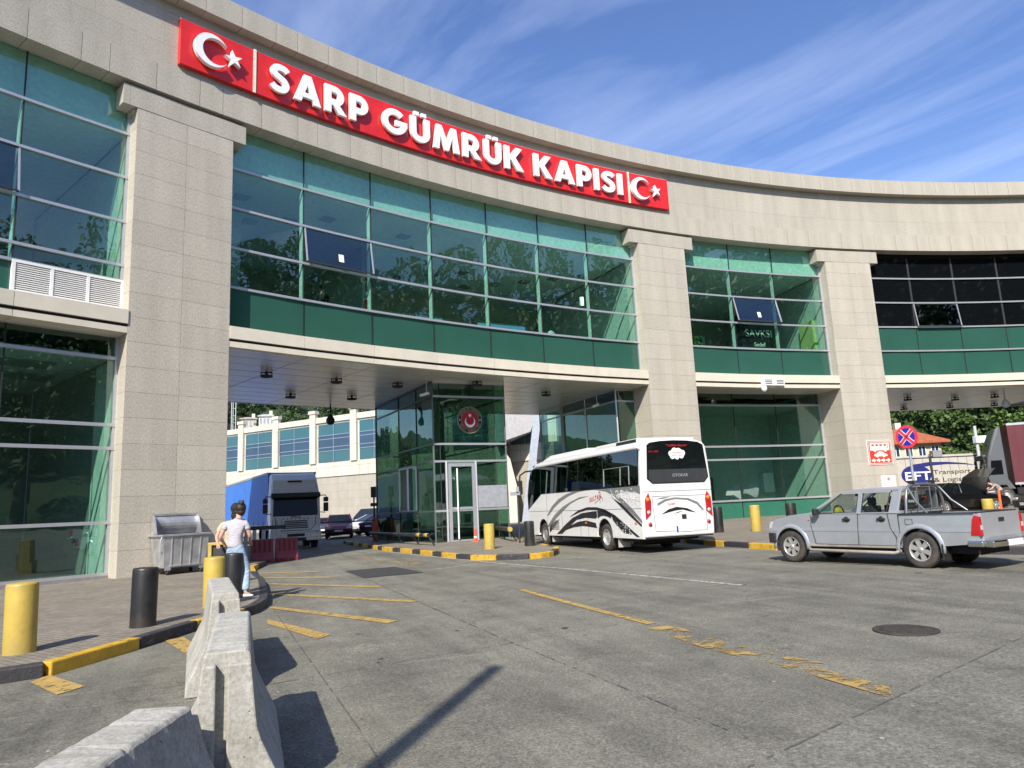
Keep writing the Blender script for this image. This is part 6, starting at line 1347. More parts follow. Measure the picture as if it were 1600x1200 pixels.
sg_ = sdisc(.385, .0, 'disc', mat('sign red bright', (.66, .04, .07), .35), t); sdisc(.29, -.006, 'field', mat('sign blue', (.015, .03, .36), .35), sg_)
for an in (radians(45), radians(135)):
    c_, s__ = cos(an), sin(an)
    for w_, y_, nm, m_ in ((.066, -.010, 'stripe_edge', m_white), (.045, -.014, 'stripe', mat('sign red bright', (.66, .04, .07), .35))): sdisc(0, y_, nm, m_, sg_, [(c_*a-s__*b_, 2.92+s__*a+c_*b_) for a, b_ in ((-.30, -w_), (.30, -w_), (.30, w_), (-.30, w_))])
# cameras and lights on the building
for i, (x, y, z, lb) in enumerate(((13.75, 38.35, 7.36, 'white twin louvred unit with a camera on the floor edge above the ground window'),)):
    t = thing('camera_unit', lb, 'camera', (x, y, z), radians(20)); mb = MB()
    for q in (-.45, .30): mb.box(q, q+.62, -.32, -.05, -.06, .34)
    mb.box(-.2, .6, -.1, .1, .02, .22); mb.build('casing', m_white, t, bevel=.02); mb = MB()
    for q in (-.45, .30):
        for k in range(3): mb.box(q+.08, q+.54, -.335, -.31, .03+k*.09, .065+k*.09)
    mb.build('louvre', m_dark, t); mb = MB(); mb.lathe([(0, -.42), (.10, -.38), (.15, -.28), (.15, -.16), (.12, -.10), (0, -.10)], c=(-.42, -.25, 0), n=18); mb.build('dome_camera', m_white, t)
for (x, y, lb, m_) in ((-9.55, 37.2, 'black dome camera hanging at the far edge of the left ceiling', m_dark), (30.4, 44.2, 'white bell-shaped camera under the right-hand ceiling', m_white)):
    t = thing('dome_camera', lb, 'camera', (x, y, 6.2)); mb = MB(); mb.tube([(0, 0, .98), (0, 0, .5)], .04, 8); mb.build('stem', m_, t); mb = MB(); mb.lathe([(0, -.05), (.16, 0), (.22, .12), (.22, .25), (.10, .46), (0, .52)], n=20); mb.build('housing', m_, t)
for (x, y, z, lb) in ((-3.75, 31.0, 6.55, 'small white camera on a drop rod at the booth corner'), (4.3, 36.5, 6.45, 'small white camera on a drop rod by the lobby glass')):
    t = thing('bullet_camera', lb, 'camera', (x, y, z), .5); mb = MB(); mb.tube([(0, 0, .62), (0, 0, .05)], .025, 8); mb.build('rod', m_alu, t); mb = MB(); mb.bar((.1, 0, .04), (-.34, -.08, -.10), .12, .12); mb.build('body', m_white, t, bevel=.02)
t = thing('yellow_drum', 'yellow plastic drum standing beyond the pickup tailgate', 'drum', (21.15, 33.0, gz(21.6, 33)+.02)); mb = MB(); mb.lathe([(0, 0), (.22, 0), (.23, .05), (.23, .55), (.21, .6), (0, .6)], n=24); mb.build('shell', m_by, t)
t = thing('delineator', 'orange delineator post right of the yellow drum', 'post', (20.75, 31.5, gz(21, 31)+.02)); mb = MB(); mb.lathe([(.11, 0), (.10, .04), (.05, .06), (.05, .98), (0, 1.0)], n=16); mb.build('shell', mat('orange plastic', (.7, .1, .02)), t)
# ================================================================= people
def bake(o):
    dg = bpy.context.evaluated_depsgraph_get(); me = bpy.data.meshes.new_from_object(o.evaluated_get(dg)); o.modifiers.clear(); o.data = me; return o
def skin(name, pts, edges, m, parent, sub=2, root=0):
    """pts: list of (x,y,z,rx,ry)"""
    me = bpy.data.meshes.new(name); me.from_pydata([p[:3] for p in pts], edges, []); o = bpy.data.objects.new(name, me); S.collection.objects.link(o)
    sm = o.modifiers.new('skin', 'SKIN'); sm.use_smooth_shade = True; sm.branch_smoothing = .3
    for i, v in enumerate(me.skin_vertices[0].data): v.radius = (pts[i][3], pts[i][4]); v.use_root = (i == root)
    s_ = o.modifiers.new('sub', 'SUBSURF'); s_.levels = sub; s_.render_levels = sub
    bpy.context.view_layer.update(); bake(o); o.data.materials.clear(); o.data.materials.append(m)
    for p in o.data.polygons: p.use_smooth = True
    o.parent = parent; return o
def chain(lst):
    pts = []; ed = []
    for c in lst:
        for i, p in enumerate(c):
            pts.append(p)
            if i: ed.append((len(pts)-2, len(pts)-1))
    return pts, ed
m_skin = mat('skin', (.50, .30, .22), .55, var=.05); m_hair = mat('dark brown hair', (.022, .013, .009), .5, var=.3, vscale=30, bump=.5, bscale=60); m_blk = mat('black cap cloth', (.012, .012, .013), .8)
def cloth(name, col, sc=9, st=.5):
    def fn(t, b, A, K):
        c = A('ShaderNodeTexCoord').outputs['Object']; K(mixc(A, K, 'MULTIPLY', .7, col, ramp(A, K, noise_(A, K, c, 3, 5, .6, .5), .3, (.88, .88, .9), .7, (1.06, 1.06, 1.05))), b.inputs['Base Color']); b.inputs['Roughness'].default_value = .9
        mp = A('ShaderNodeMapping'); mp.inputs['Scale'].default_value = (.7, .7, 1.6); mp.inputs['Rotation'].default_value = (0, .5, 0); K(c, mp.inputs[0])
        bp = A('ShaderNodeBump'); bp.inputs['Strength'].default_value = st; bp.inputs['Distance'].default_value = .04; K(noise_(A, K, mp.outputs[0], sc, 3, .5, 1.2), bp.inputs['Height']); K(bp.outputs[0], b.inputs['Normal'])
    return nodemat(name, fn)
def hand(pts, ed, wi, w, d, side, r=.0085):
    """palm from wrist vertex index wi at w along d, five fingers; side = lateral unit vector"""
    w = Vector(w); d = Vector(d).normalized(); sd_ = Vector(side).normalized(); pc_ = w+d*.05
    pts.append((*pc_, .035, .018)); pi_ = len(pts)-1; ed.append((wi, pi_))
    for k, (off, ln) in enumerate(((-.030, .060), (-.010, .074), (.010, .070), (.028, .055))):
        a = pc_+d*.04+sd_*off; b_ = a+d*ln*.55+Vector((0, 0, -.008)); c_ = b_+d*ln*.45+Vector((0, 0, -.022))
        for q, rr in ((a, r), (b_, r*.92), (c_, r*.75)):
            pts.append((*q, rr, rr)); ed.append((pi_ if q is a else len(pts)-2, len(pts)-1))
    a = pc_-d*.01-sd_*.036; b_ = a+d*.035-sd_*.02
    pts.append((*a, .011, .011)); ed.append((pi_, len(pts)-1)); pts.append((*b_, .009, .009)); ed.append((len(pts)-2, len(pts)-1))
def person(label, loc, J, shirt, trousers, shoes, hairmat, rz=0, group=None, hands=True, hair='bun', sub=2, sleeve=.55):
    t = thing('person', label, 'person', loc, rz, group)
    h = Vector(J['head']); nk = Vector(J['neck']); ch = Vector(J['chest']); wa = Vector(J['waist']); pe = Vector(J['pelvis'])
    pts = []; ed = []
    def add(p, rx, ry, par=None):
        pts.append((p[0], p[1], p[2], rx, ry)); i = len(pts)-1
        if par is not None: ed.append((par, i))
        return i
    ip = add(pe, .13, .11); iw = add(wa, .115, .09, ip); ic = add(ch, .14, .105, iw); ib = add(nk-Vector((0, 0, .04)), .075, .06, ic); inn = add(nk+Vector((0, 0, .02)), .062, .062, ib)
    hd = (h-nk).normalized(); i1 = add(h-Vector((0, 0, .07))+Vector(J.get('face', (0, 1, 0)))*.012, .078, .080, inn); i2 = add(h, .100, .108, i1); i3 = add(h+Vector((0, 0, .065)), .090, .10, i2); add(h+Vector((0, 0, .12)), .04, .05, i3)
    for s_ in ('L', 'R'):
        sh, el, wr = (Vector(J[k+s_]) for k in ('sh', 'el', 'wr'))
        a = add(sh, .052, .052, ic); b_ = add(sh.lerp(el, .5), .043, .043, a); c_ = add(el, .036, .036, b_); d_ = add(el.lerp(wr, .4), .036, .034, c_); e_ = add(wr, .024, .021, d_)
        if hands: hand(pts, ed, e_, wr, wr-el, J.get('side'+s_, (1, 0, 0)))
        hp, kn, an, to = (Vector(J[k+s_]) for k in ('hp', 'kn', 'an', 'to'))
        a = add(hp, .085, .085, ip); b_ = add(hp.lerp(kn, .5), .07, .07, a); c_ = add(kn, .052, .052, b_); d_ = add(kn.lerp(an, .35), .05, .05, c_); e_ = add(an, .033, .033, d_); add(to, .03, .025, e_)
    skin('body', pts, ed, m_skin, t, sub)
    # face: nose, ears, eyes, mouth on the side the head looks to
    f = Vector(J.get('face', (0, 1, 0))).normalized(); sd_ = f.cross(Vector((0, 0, 1)))
    mb = MB(); c = h-Vector((0, 0, .015)); mb.ring([[tuple(c+f*(.088+o_)+sd_*x*w_+Vector((0, 0, z))) for x, w_ in ((-1, .012), (1, .012), (0, .004))] for z, o_ in ((.03, .0), (.0, .018), (-.02, .022), (-.03, .002))], 0)
    for s_ in (-1, 1): mb.lathe([(0, -.006), (.018, -.004), (.022, .004), (0, .008)], c=tuple(h+sd_*s_*.082-Vector((0, 0, .01))), n=10, axis='x')
    mb.build('face_features', m_skin, t)
    mb = MB()
    for s_ in (-1, 1): mb.lathe([(0, -.008), (.008, -.005), (.010, 0), (.008, .005), (0, .008)], c=tuple(h+f*.080+sd_*s_*.032+Vector((0, 0, .012))), n=8, axis='y')
    mb.bar(h+f*.086-Vector((0, 0, .06))-sd_*.022, h+f*.086-Vector((0, 0, .06))+sd_*.022, .006, .006); mb.build('eyes_and_mouth', m_blk, t)
    # hair
    b = -f; mb = MB()
    def blob(c, rx, ry, rz_, n=14):
        rings = []
        for i in range(1, n):
            th = pi*i/n; rings.append([(c[0]+rx*sin(th)*cos(q), c[1]+ry*sin(th)*sin(q), c[2]+rz_*cos(th)) for q in [2*pi*k/18 for k in range(18)]])
        mb.ring(rings[::-1], 0)
    blob(h+b*.022+Vector((0, 0, .045)), .098, .108, .112); blob(h+b*.045-Vector((0, 0, .03)), .080, .070, .085)
    if hair == 'bun': blob(h+b*.075+Vector((.01, 0, .135)), .055, .05, .05); blob(h+b*.095+Vector((.035, 0, .165)), .022, .02, .035); blob(h+b*.05+Vector((-.03, 0, .16)), .02, .02, .03)
    if hair == 'long': blob(h+b*.045-Vector((0, 0, .10)), .088, .065, .10); blob(h+b*.05-Vector((0, 0, .17)), .070, .05, .08)
    mb.build('hair', hairmat, t)
    # shirt
    pts = []; ed = []
    i0 = add(pe-Vector((0, 0, .05)), .172, .142); ip = add(pe+Vector((0, 0, .05)), .160, .130, i0); iw = add(wa+Vector((0, 0, .02)), .142, .112, ip); ic = add(ch, .162, .122, iw); ib = add(nk-Vector((0, 0, .03)), .11, .085, ic)
    for s_ in ('L', 'R'):
        sh, el, wr = (Vector(J[k+s_]) for k in ('sh', 'el', 'wr')); a = add(sh, .070, .068, ic); b_ = add(sh.lerp(el, sleeve*.6), .066, .064, a); c_ = add(sh.lerp(el, sleeve), .064, .062, b_)
        if sleeve > .9: add(el.lerp(wr, .85), .045, .045, c_)
    skin('shirt', pts, ed, shirt, t, sub)
    pts = []; ed = []
    it = add(pe+Vector((0, 0, .12)), .15, .125); ip = add(pe-Vector((0, 0, .0)), .165, .14, it)
    for s_ in ('L', 'R'):
        hp, kn, an = (Vector(J[k+s_]) for k in ('hp', 'kn', 'an')); a = add(hp-Vector((0, 0, .05)), .125, .125, ip); b_ = add(hp.lerp(kn, .5), .096, .098, a); c_ = add(kn, .084, .086, b_); d_ = add(kn.lerp(an, .5), .080, .082, c_); add(an+Vector((0, 0, .03)), .070, .072, d_)
    skin('trousers', pts, ed, trousers, t, sub)
    for s_ in ('L', 'R'):
        an, to = Vector(J['an'+s_]), Vector(J['to'+s_]); d = (to-an); d.z = 0; d.normalize()
        pts = [(*(an-d*.05+Vector((0, 0, -.045))), .040, .036), (*(an+d*.06+Vector((0, 0, -.05))), .045, .034), (*(an+d*.15+Vector((0, 0, -.06))), .038, .024)]; skin('shoe', pts, [(0, 1), (1, 2)], shoes, t, 1)
    return t
W0 = Vector((-5.42, 14.16, gz(-5.42, 14.16)+.15))
def wj(d): return {k: (tuple(Vector(v)-W0) if k not in ('face', 'sideL', 'sideR') else v) for k, v in d.items()}
zg = W0.z
person('woman in grey T-shirt and light jeans seen from behind leaning on a black bollard', W0, wj(dict(head=(-5.40, 14.20, 1.685), neck=(-5.42, 14.16, 1.56), chest=(-5.45, 14.14, 1.34), waist=(-5.47, 14.12, 1.13), pelvis=(-5.47, 14.12, 1.0),
    shL=(-5.63, 14.14, 1.45), elL=(-5.74, 14.06, 1.19), wrL=(-5.70, 14.22, 1.04), shR=(-5.27, 14.15, 1.44), elR=(-5.21, 14.18, 1.18), wrR=(-5.27, 14.38, 1.08), hpL=(-5.56, 14.13, .95), knL=(-5.56, 14.50, .56), anL=(-5.56, 14.52, zg+.09), toL=(-5.55, 14.66, zg+.04),
    hpR=(-5.38, 14.13, .95), knR=(-5.28, 14.22, .55), anR=(-5.24, 14.08, zg+.09), toR=(-5.14, 14.12, zg+.04), face=(-.35, .94, 0))), cloth('grey T-shirt', (.42, .41, .44), 8, .5), cloth('light blue denim', (.32, .43, .54), 5, .9), mat('white trainer', (.7, .68, .66), .6), m_hair)
W0 = Vector((-5.78, 14.75, gz(-5.78, 14.75)+.15)); zg = W0.z
person('person with black hair and beige top facing the woman in jeans', W0, wj(dict(head=(-5.66, 14.62, 1.69), neck=(-5.70, 14.68, 1.51), chest=(-5.76, 14.72, 1.33), waist=(-5.80, 14.75, 1.12), pelvis=(-5.80, 14.75, .98),
    shR=(-5.95, 14.70, 1.44), elR=(-6.02, 14.58, 1.18), wrR=(-5.92, 14.40, 1.07), shL=(-5.58, 14.74, 1.44), elL=(-5.50, 14.62, 1.18), wrL=(-5.52, 14.46, 1.10), hpR=(-5.88, 14.76, .93), knR=(-5.90, 14.74, .53), anR=(-5.90, 14.82, zg+.09), toR=(-5.88, 14.70, zg+.04),
    hpL=(-5.72, 14.76, .93), knL=(-5.70, 14.74, .53), anL=(-5.70, 14.82, zg+.09), toL=(-5.68, 14.70, zg+.04), face=(-.3, .95, 0))), cloth('beige top', (.56, .42, .30), 8, .4), cloth('dark trousers', (.03, .03, .035), 12, .5), m_blk, m_blk, hair='long', sleeve=.7)
# people behind the upper glass
def standing(ph, r, label, shirt, trs, rz=0, z=8.86, hair='short', sc=1.0, hm=None):
    x, y, _ = P(ph, r, 0)
    J = dict(head=(0, 0, 1.62), neck=(0, 0, 1.45), chest=(0, 0, 1.27), waist=(0, 0, 1.06), pelvis=(0, 0, .93), shL=(-.19, 0, 1.39), elL=(-.25, .02, 1.12), wrL=(-.20, .20, 1.0), shR=(.19, 0, 1.39), elR=(.25, .0, 1.12), wrR=(.22, .16, .95),
             hpL=(-.09, 0, .88), knL=(-.10, .02, .48), anL=(-.10, 0, .09), toL=(-.10, .14, .04), hpR=(.09, 0, .88), knR=(.10, .02, .48), anR=(.10, 0, .09), toR=(.10, .14, .04), face=(0, 1, 0))
    return person(label, (x, y, z), J, shirt, trs, m_blk, hm or m_hair, rz, 'people behind the upper glass', hands=False, hair=hair, sub=1, sleeve=1.0)
ck = cloth('black coat', (.02, .02, .022)); rd_ = cloth('dark red jacket', (.16, .04, .03)); gn_ = cloth('dark grey cloth', (.05, .05, .05))
standing(-.7290, R0+1.9, 'person in a black coat behind the second upper pane', ck, gn_, .6)
standing(-.7190, R0+3.2, 'stooping dark figure deeper in the upper hall', gn_, ck, 1.6)
standing(-.6985, R0+1.6, 'person in a dark red jacket behind the third upper pane', rd_, ck, 2.4)
standing(-.5545, R0+1.7, 'person in black beside the white bag behind the sixth pane', ck, gn_, .9)
x, y, _ = P(-.549, R0+1.15, 0); t = thing('shopping_bag', 'pale plastic bag held on the rail behind the upper glass', 'bag', (x, y, 9.3), .75); mb = MB(); secs = [[(.24*s_*cos(a), .12*s_*sin(a), z) for a in [2*pi*k/12 for k in range(12)]] for s_, z in ((.6, 0), (1, .08), (1.05, .3), (.8, .45), (.25, .52))]; mb.ring(secs, 0); mb.build('sack', mat('pale bag', (.6, .66, .6), .6), t)
person('person in dark clothes bending over the open bonnet', (22.3, 33.8, gz(22, 33)), dict(head=(-.35, .2, 1.35), neck=(-.25, .12, 1.25), chest=(-.13, .05, 1.16), waist=(.0, 0, 1.02), pelvis=(.05, 0, .93), shL=(-.2, -.1, 1.24), elL=(-.4, -.1, 1.05), wrL=(-.55, 0, .98), shR=(-.12, .22, 1.24), elR=(-.35, .3, 1.05), wrR=(-.5, .35, .98),
    hpL=(.05, -.09, .88), knL=(.04, -.1, .48), anL=(.06, -.1, .09), toL=(-.08, -.1, .04), hpR=(.05, .09, .88), knR=(.04, .1, .48), anR=(.06, .1, .09), toR=(-.08, .1, .04), face=(-1, 0, -.3)), cloth('pale beige shirt', (.36, .30, .25)), gn_, m_blk, m_hair, hands=False, hair='short', sub=1)
# ================================================================= background
m_rbw = stone('rear building panels', 1.2, 2.2, 0.0, (.66, .63, .55), (.62, .59, .51), .02, (.35, .32, .27))
m_rbs = stone('rear building base', 1.2, .8, .5, (.44, .41, .355), (.40, .375, .325), .012, (.30, .27, .23))
m_bwin = mat('blue green window', (.025, .10, .12), .12, spec=.9, var=.12, vscale=.3); m_bwin2 = mat('dark blue window', (.02, .05, .10), .10, spec=.9, var=.2, vscale=.3)
A2 = Vector((-33.97, 85, 0)); B2 = Vector((-16.16, 75, 0)); dr_ = (B2-A2).normalized(); nr_ = Vector((-dr_.y, dr_.x, 0))*-1
rb = thing('rear_building', 'long cream building with blue window bays seen through the gate', 'building', tuple(A2))
def wq(u, d, z): return dr_*u-nr_*(-d)*-1*0+dr_*0+Vector((nr_.x*d, nr_.y*d, z))
def wbox(mb, u0, u1, d0, d1, z0, z1, mi=0, uv=True):
    a = [wq(u0, d1, z0), wq(u1, d1, z0), wq(u1, d1, z1), wq(u0, d1, z1), wq(u0, d0, z0), wq(u1, d0, z0), wq(u1, d0, z1), wq(u0, d0, z1)]
    mb.add(a, [(0, 1, 2, 3), (5, 4, 7, 6), (4, 0, 3, 7), (1, 5, 6, 2), (3, 2, 6, 7), (4, 5, 1, 0)], mi, False, [[(u0, z0), (u1, z0), (u1, z1), (u0, z1)]]+[[(u1, z0), (u0, z0), (u0, z1), (u1, z1)]]+[[(0, z0), (1, z0), (1, z1), (0, z1)]]*2+[[(u0, 0), (u1, 0), (u1, 1), (u0, 1)]]*2)
def uk(k): tt = (-16.16-75*k)/(17.81+10*k); return 20.43*(1-tt)
mb = MB(); wbox(mb, -26, 42, -9, 0, -1, 7.0); mb.build('lower_wall', m_rbs, rb); mb = MB(); wbox(mb, -26, 42, -8, .12, 5.6, 7.08); wbox(mb, -26, 42, -8, 0, 7.08, 11.9); wbox(mb, -26, 42, -8, .18, 11.45, 12.05); mb.build('upper_wall', m_rbw, rb)
cols = [(-31.85, -30.8), (-29.95, -27.07), (-26.15, -22.86), (-21.85, -18.38), (-17.25, -13.9)]; us = [(uk(a/80), uk(b/80)) for a, b in cols]; stp = us[3][0]-us[2][0]
us[0] = (us[1][0]-stp, us[0][1]); us = [(us[0][0]-stp*k, us[0][1]-stp*k) for k in (3, 2, 1)]+us+[(us[4][0]+stp*k, us[4][1]+stp*k) for k in (1, 2, 3, 4)]
for i, (a, b) in enumerate(us):
    mb = MB(); wbox(mb, a, b, .0, .05, 7.15, 11.25, 0); zz2 = (8.35, 8.75, 9.55, 10.0)
    wbox(mb, a, b, .05, .07, 8.35, 10.0, 1); wi = mb.build('window', [m_bwin, m_bwin2], rb)
    mb = MB(); 
    for z in (8.3, 8.7, 9.6, 10.0): wbox(mb, a, b, .07, .11, z, z+.06)
    wbox(mb, (a+b)/2-.03, (a+b)/2+.03, .07, .10, 7.15, 11.25); mb.build('glazing_bars', mat('blue grey bar', (.22, .30, .36), .5), wi)
    mb = MB(); c = b+(stp-(b-a))/2; wbox(mb, c-.42, c+.42, -.1, .30, 7.08, 12.5); wbox(mb, c-.52, c+.52, -.2, .40, 12.5, 12.85); mb.build('pilaster', m_rbw, rb)
mb = MB(); uu_ = uk(-16.16/75*1.02); wbox(mb, uu_+2.2, uu_+3.4, 0, .06, 3.0, 4.3); mb.build('vent_panel', mat('grey vent', (.25, .28, .32), .5), rb)
# cream canopy wing beyond the passage
cw_ = thing('canopy_wing', 'angular cream and grey canopy wing behind the booth', 'building', (0, 62, -.4)); cw_.scale = (1.32, 1.32, 1.32)
mb = MB(); mb.add([(-1.2, 0, 5.6), (1.1, 1.2, 6.4), (1.9, 1.6, 8.6), (-1.2, 0, 8.6), (-1.2, 5, 5.6), (1.1, 5, 6.4), (1.9, 5, 8.6), (-1.2, 5, 8.6)], [(0, 1, 2, 3), (5, 4, 7, 6), (4, 0, 3, 7), (1, 5, 6, 2), (3, 2, 6, 7), (4, 5, 1, 0)]); mb.build('fascia', mat('pale grey cladding', (.52, .52, .52), .5, dirt=.1), cw_)
mb = MB(); mb.add([(-1.4, 1, -.5), (-.1, 1, -.5), (.1, 1, 2.4), (-.35, 1, 4.6), (-1.0, 1, 5.6), (-1.4, 1, 5.6), (-1.4, 4, -.5), (-.1, 4, -.5), (.1, 4, 2.4), (-.35, 4, 4.6), (-1.0, 4, 5.6), (-1.4, 4, 5.6)], [(0, 1, 2, 3, 4, 5), (11, 10, 9, 8, 7, 6), (1, 7, 8, 2), (2, 8, 9, 3), (3, 9, 10, 4)]); mb.build('pier', m_cream, cw_)
mb = MB()
mb.box(-.5, 1.5, 3.16, 3.3, -.3, 6.2)
for k in range(24): mb.box(-.5, 1.5, 3.08, 3.15, .2+k*.24, .38+k*.24)
mb.build('louvres', mat('louvre grey', (.30, .29, .27), .6), cw_)
mb = MB(); mb.bar((.35, .2, -.4), (1.75, .6, 8.4), .5, .35, upv=(0, 1, 0)); mb.build('raking_column', mat('blue grey column', (.34, .38, .44), .5), cw_)
# hills
def hz(x, y):
    if y > 0:
        y0 = 118 if x < 10 else 92; k = max(0, y-y0); sl = .52 if x > 10 else .42; b = k*sl/(1+k/420); return gz(x, y)-.4+b+min(k*.2, 9)*sin(x*.021+y*.013)*(.8)+min(k*.1, 4)*sin(x*.07+1.3)
    k = max(0, -y-48); return gz(x, y)-.4+k*.5/(1+k/150)+min(k*.15, 5)*sin(x*.04)
def terrain(name, x0, x1, y0, y1, nx, ny, m):
    mb = MB(); vs = [(x0+(x1-x0)*i/nx, y0+(y1-y0)*j/ny, hz(x0+(x1-x0)*i/nx, y0+(y1-y0)*j/ny)) for j in range(ny+1) for i in range(nx+1)]
    fs = [(j*(nx+1)+i, j*(nx+1)+i+1, (j+1)*(nx+1)+i+1, (j+1)*(nx+1)+i) for j in range(ny) for i in range(nx)]; mb.add(vs, fs, 0, True); o = mb.build(name, m); o['kind'] = 'structure'; return o
m_hill = mat('hillside undergrowth', (.03, .055, .015), .9, var=.45, vscale=.08)
terrain('hill', -320, 420, 88, 560, 74, 47, m_hill); terrain('hill', -260, 260, -300, -40, 40, 26, m_hill)
hz0 = hz
def hz(x, y):
    if x > 40 and y < 52 and y > -150: return gz(x, y)-.3+min(max(0, x-43), max(0, 56-y)*1.1)*.56/(1+max(0, x-43)/300)+min(max(0, x-43)*.1, 3)*sin(y*.06)
    return hz0(x, y)
terrain('hill', 40.5, 260, -150, 51, 34, 30, m_hill)
def leafmat(name, c1, c2):
    def fn(t, b, A, K):
        g = A('ShaderNodeNewGeometry'); oi = A('ShaderNodeTexCoord').outputs['Object']
        K(mixc(A, K, 'MULTIPLY', 1.0, ramp(A, K, noise_(A, K, oi, .22, 4, .6), .3, c1, .7, c2), ramp(A, K, g.outputs['Random Per Island'], 0, (.7, .7, .7), 1, (1.3, 1.3, 1.2))), b.inputs['Base Color']); b.inputs['Roughness'].default_value = .6
        b.inputs['Transmission Weight'].default_value = 0; b.inputs['Subsurface Weight'].default_value = 0
    return nodemat(name, fn)
m_leaf = leafmat('leaves', (.045, .085, .018), (.10, .17, .035)); m_leafd = leafmat('dark leaves', (.025, .05, .014), (.055, .10, .025)); m_bark = mat('bark', (.08, .06, .045), .9, bump=.6)
def crown_arrays(rs, R_, H_, nclump, nleaf, leaf, cz):
    V = []; 
    for c in range(nclump):
        a = rs.rand()*2*pi; e = np.arccos(1-2*rs.rand()); q = .45+.55*rs.rand()**.6; cx = R_*q*np.sin(e)*np.cos(a); cy = R_*q*np.sin(e)*np.sin(a); c3 = cz+H_*.5*q*np.cos(e); cr = R_*(.22+.18*rs.rand())
        p = rs.randn(nleaf, 3); p /= np.linalg.norm(p, axis=1)[:, None]; p *= (cr*(.55+.5*rs.rand(nleaf)))[:, None]; p[:, 2] *= .7; p += np.array([cx, cy, c3])
        u = rs.randn(nleaf, 3); u /= np.linalg.norm(u, axis=1)[:, None]; w = rs.randn(nleaf, 3); w -= (w*u).sum(1)[:, None]*u; w /= np.linalg.norm(w, axis=1)[:, None]; s_ = (leaf*(.6+.8*rs.rand(nleaf)))[:, None]
        V.append(np.stack([p-u*s_-w*s_*.6, p+u*s_-w*s_*.6, p+u*s_*.8+w*s_*.6, p-u*s_*.8+w*s_*.6], 1).reshape(-1, 3))
    return np.concatenate(V)
def leafmesh(name, V, m, parent=None):
    me = bpy.data.meshes.new(name); n = len(V)//4; me.vertices.add(4*n); me.vertices.foreach_set('co', V.astype(np.float32).ravel()); me.loops.add(4*n); me.loops.foreach_set('vertex_index', np.arange(4*n, dtype=np.int32)); me.polygons.add(n); me.polygons.foreach_set('loop_start', np.arange(0, 4*n, 4, dtype=np.int32)); me.polygons.foreach_set('loop_total', np.full(n, 4, dtype=np.int32)); me.materials.append(m); me.update(calc_edges=True); me.validate()
    o = bpy.data.objects.new(name, me); S.collection.objects.link(o); o.parent = parent; return o
rs = np.random.RandomState(5)
tmpl = [crown_arrays(np.random.RandomState(k), 3.6, 6.0+k % 3, 18, 85, .20, 3.4) for k in range(4)]
def forest(label, n, xr, yr, m, keep=lambda x, y: True, sc=(.8, 1.4)):
    out = []; c = 0
    while c < n:
        x = xr[0]+(xr[1]-xr[0])*rs.rand(); y = yr[0]+(yr[1]-yr[0])*rs.rand()
        if not keep(x, y): c += .2; continue
        T_ = tmpl[rs.randint(4)]; s_ = sc[0]+(sc[1]-sc[0])*rs.rand(); a = rs.rand()*6.28; R2 = np.array([[cos(a), -sin(a), 0], [sin(a), cos(a), 0], [0, 0, 1]])
        out.append((T_*s_)@R2.T+np.array([x, y, hz(x, y)-.6])); c += 1
    o = leafmesh('woodland', np.concatenate(out), m); tag(o, label, 'woodland', kind='stuff')
forest('dense green woodland covering the hillside seen through the left passage', 340, (-200, -10), (122, 250), m_leafd, lambda x, y: not (-.395 < x/y < -.325 and 138 < y < 172))
forest('darker green trees mixed through the right-hand slope', 70, (34, 130), (100, 175), m_leafd, lambda x, y: not (x > 74 and x < 96 and y < 142 and y > 118), sc=(.9, 1.6))
forest('bright green woodland on the slope behind the trailer at the right', 110, (34, 130), (94, 175), m_leaf, lambda x, y: not (x > 74 and x < 96 and y < 142 and y > 118))
forest('low scrub in the clearing around the two hill houses', 60, (-70, -44), (136, 176), m_leafd, sc=(.22, .4))
forest('low bright bushes along the foot of the right-hand slope', 70, (40, 85), (86, 98), m_leaf, lambda x, y: not (x > 40 and x < 52 and y < 95), sc=(.35, .7))
forest('woodland on the slope behind the viewpoint, mirrored low in the booth glass', 120, (-90, 52), (-140, -54), m_leafd, sc=(1.0, 1.7))
forest('woodland on the slope facing the gate, mirrored in its glass', 230, (52, 175), (-135, 38), m_leafd, sc=(1.0, 1.9))
def tree(label, x, y, s_, seed, cat='tree', group=None, m=None):
    t = thing('tree', label, cat, (x, y, hz(x, y) if abs(y) > 40 or x > 40 else gz(x, y)), seed, group)
    mb = MB(); rnd = random.Random(seed); mb.tube([(0, 0, -.3), (.1, 0, 1.6*s_), (-.1, .1, 3.4*s_), (.1, 0, 5.4*s_)], [.28*s_, .2*s_, .14*s_, .06*s_], 9)
    for k in range(7): a = k*.9+seed; z = (1.9+.4*k)*s_; mb.tube([(0, 0, z), (.9*cos(a)*s_, .9*sin(a)*s_, z+.8*s_), (2.0*cos(a)*s_, 2.0*sin(a)*s_, z+1.3*s_)], [.09*s_, .06*s_, .02*s_], 6)
    mb.build('trunk', m_bark, t); leafmesh('crown', crown_arrays(np.random.RandomState(seed), 2.9*s_, 5.2*s_, 34, 190, .085*s_, 4.6*s_), m or m_leaf, t); return t
for k, (x, y, s_, lb_) in enumerate(((48, 16, 3.3, 'nearest to the plaza'), (50, 3, 3.6, 'second and tall'), (58, 9, 3.5, 'beside the slope'), (57, -12, 4.1, 'tallest of the row'), (66, -1, 3.9, 'highest on the slope'), (46, 27, 2.6, 'smallest of the row'), (70, -24, 4.0, 'farthest along the slope'), (44, -6, 3.0, 'closest to the camera side'))): tree('leafy tree right of the forecourt mirrored in the glass, '+lb_, x, y, s_, 20+k, group='trees beside the forecourt', m=m_leafd)
tree('bushy green tree just right of the third pillar beyond the roof', 41.5, 94, 1.7, 41); tree('pale green tree behind the red roofed house', 78, 128, 2.0, 42)
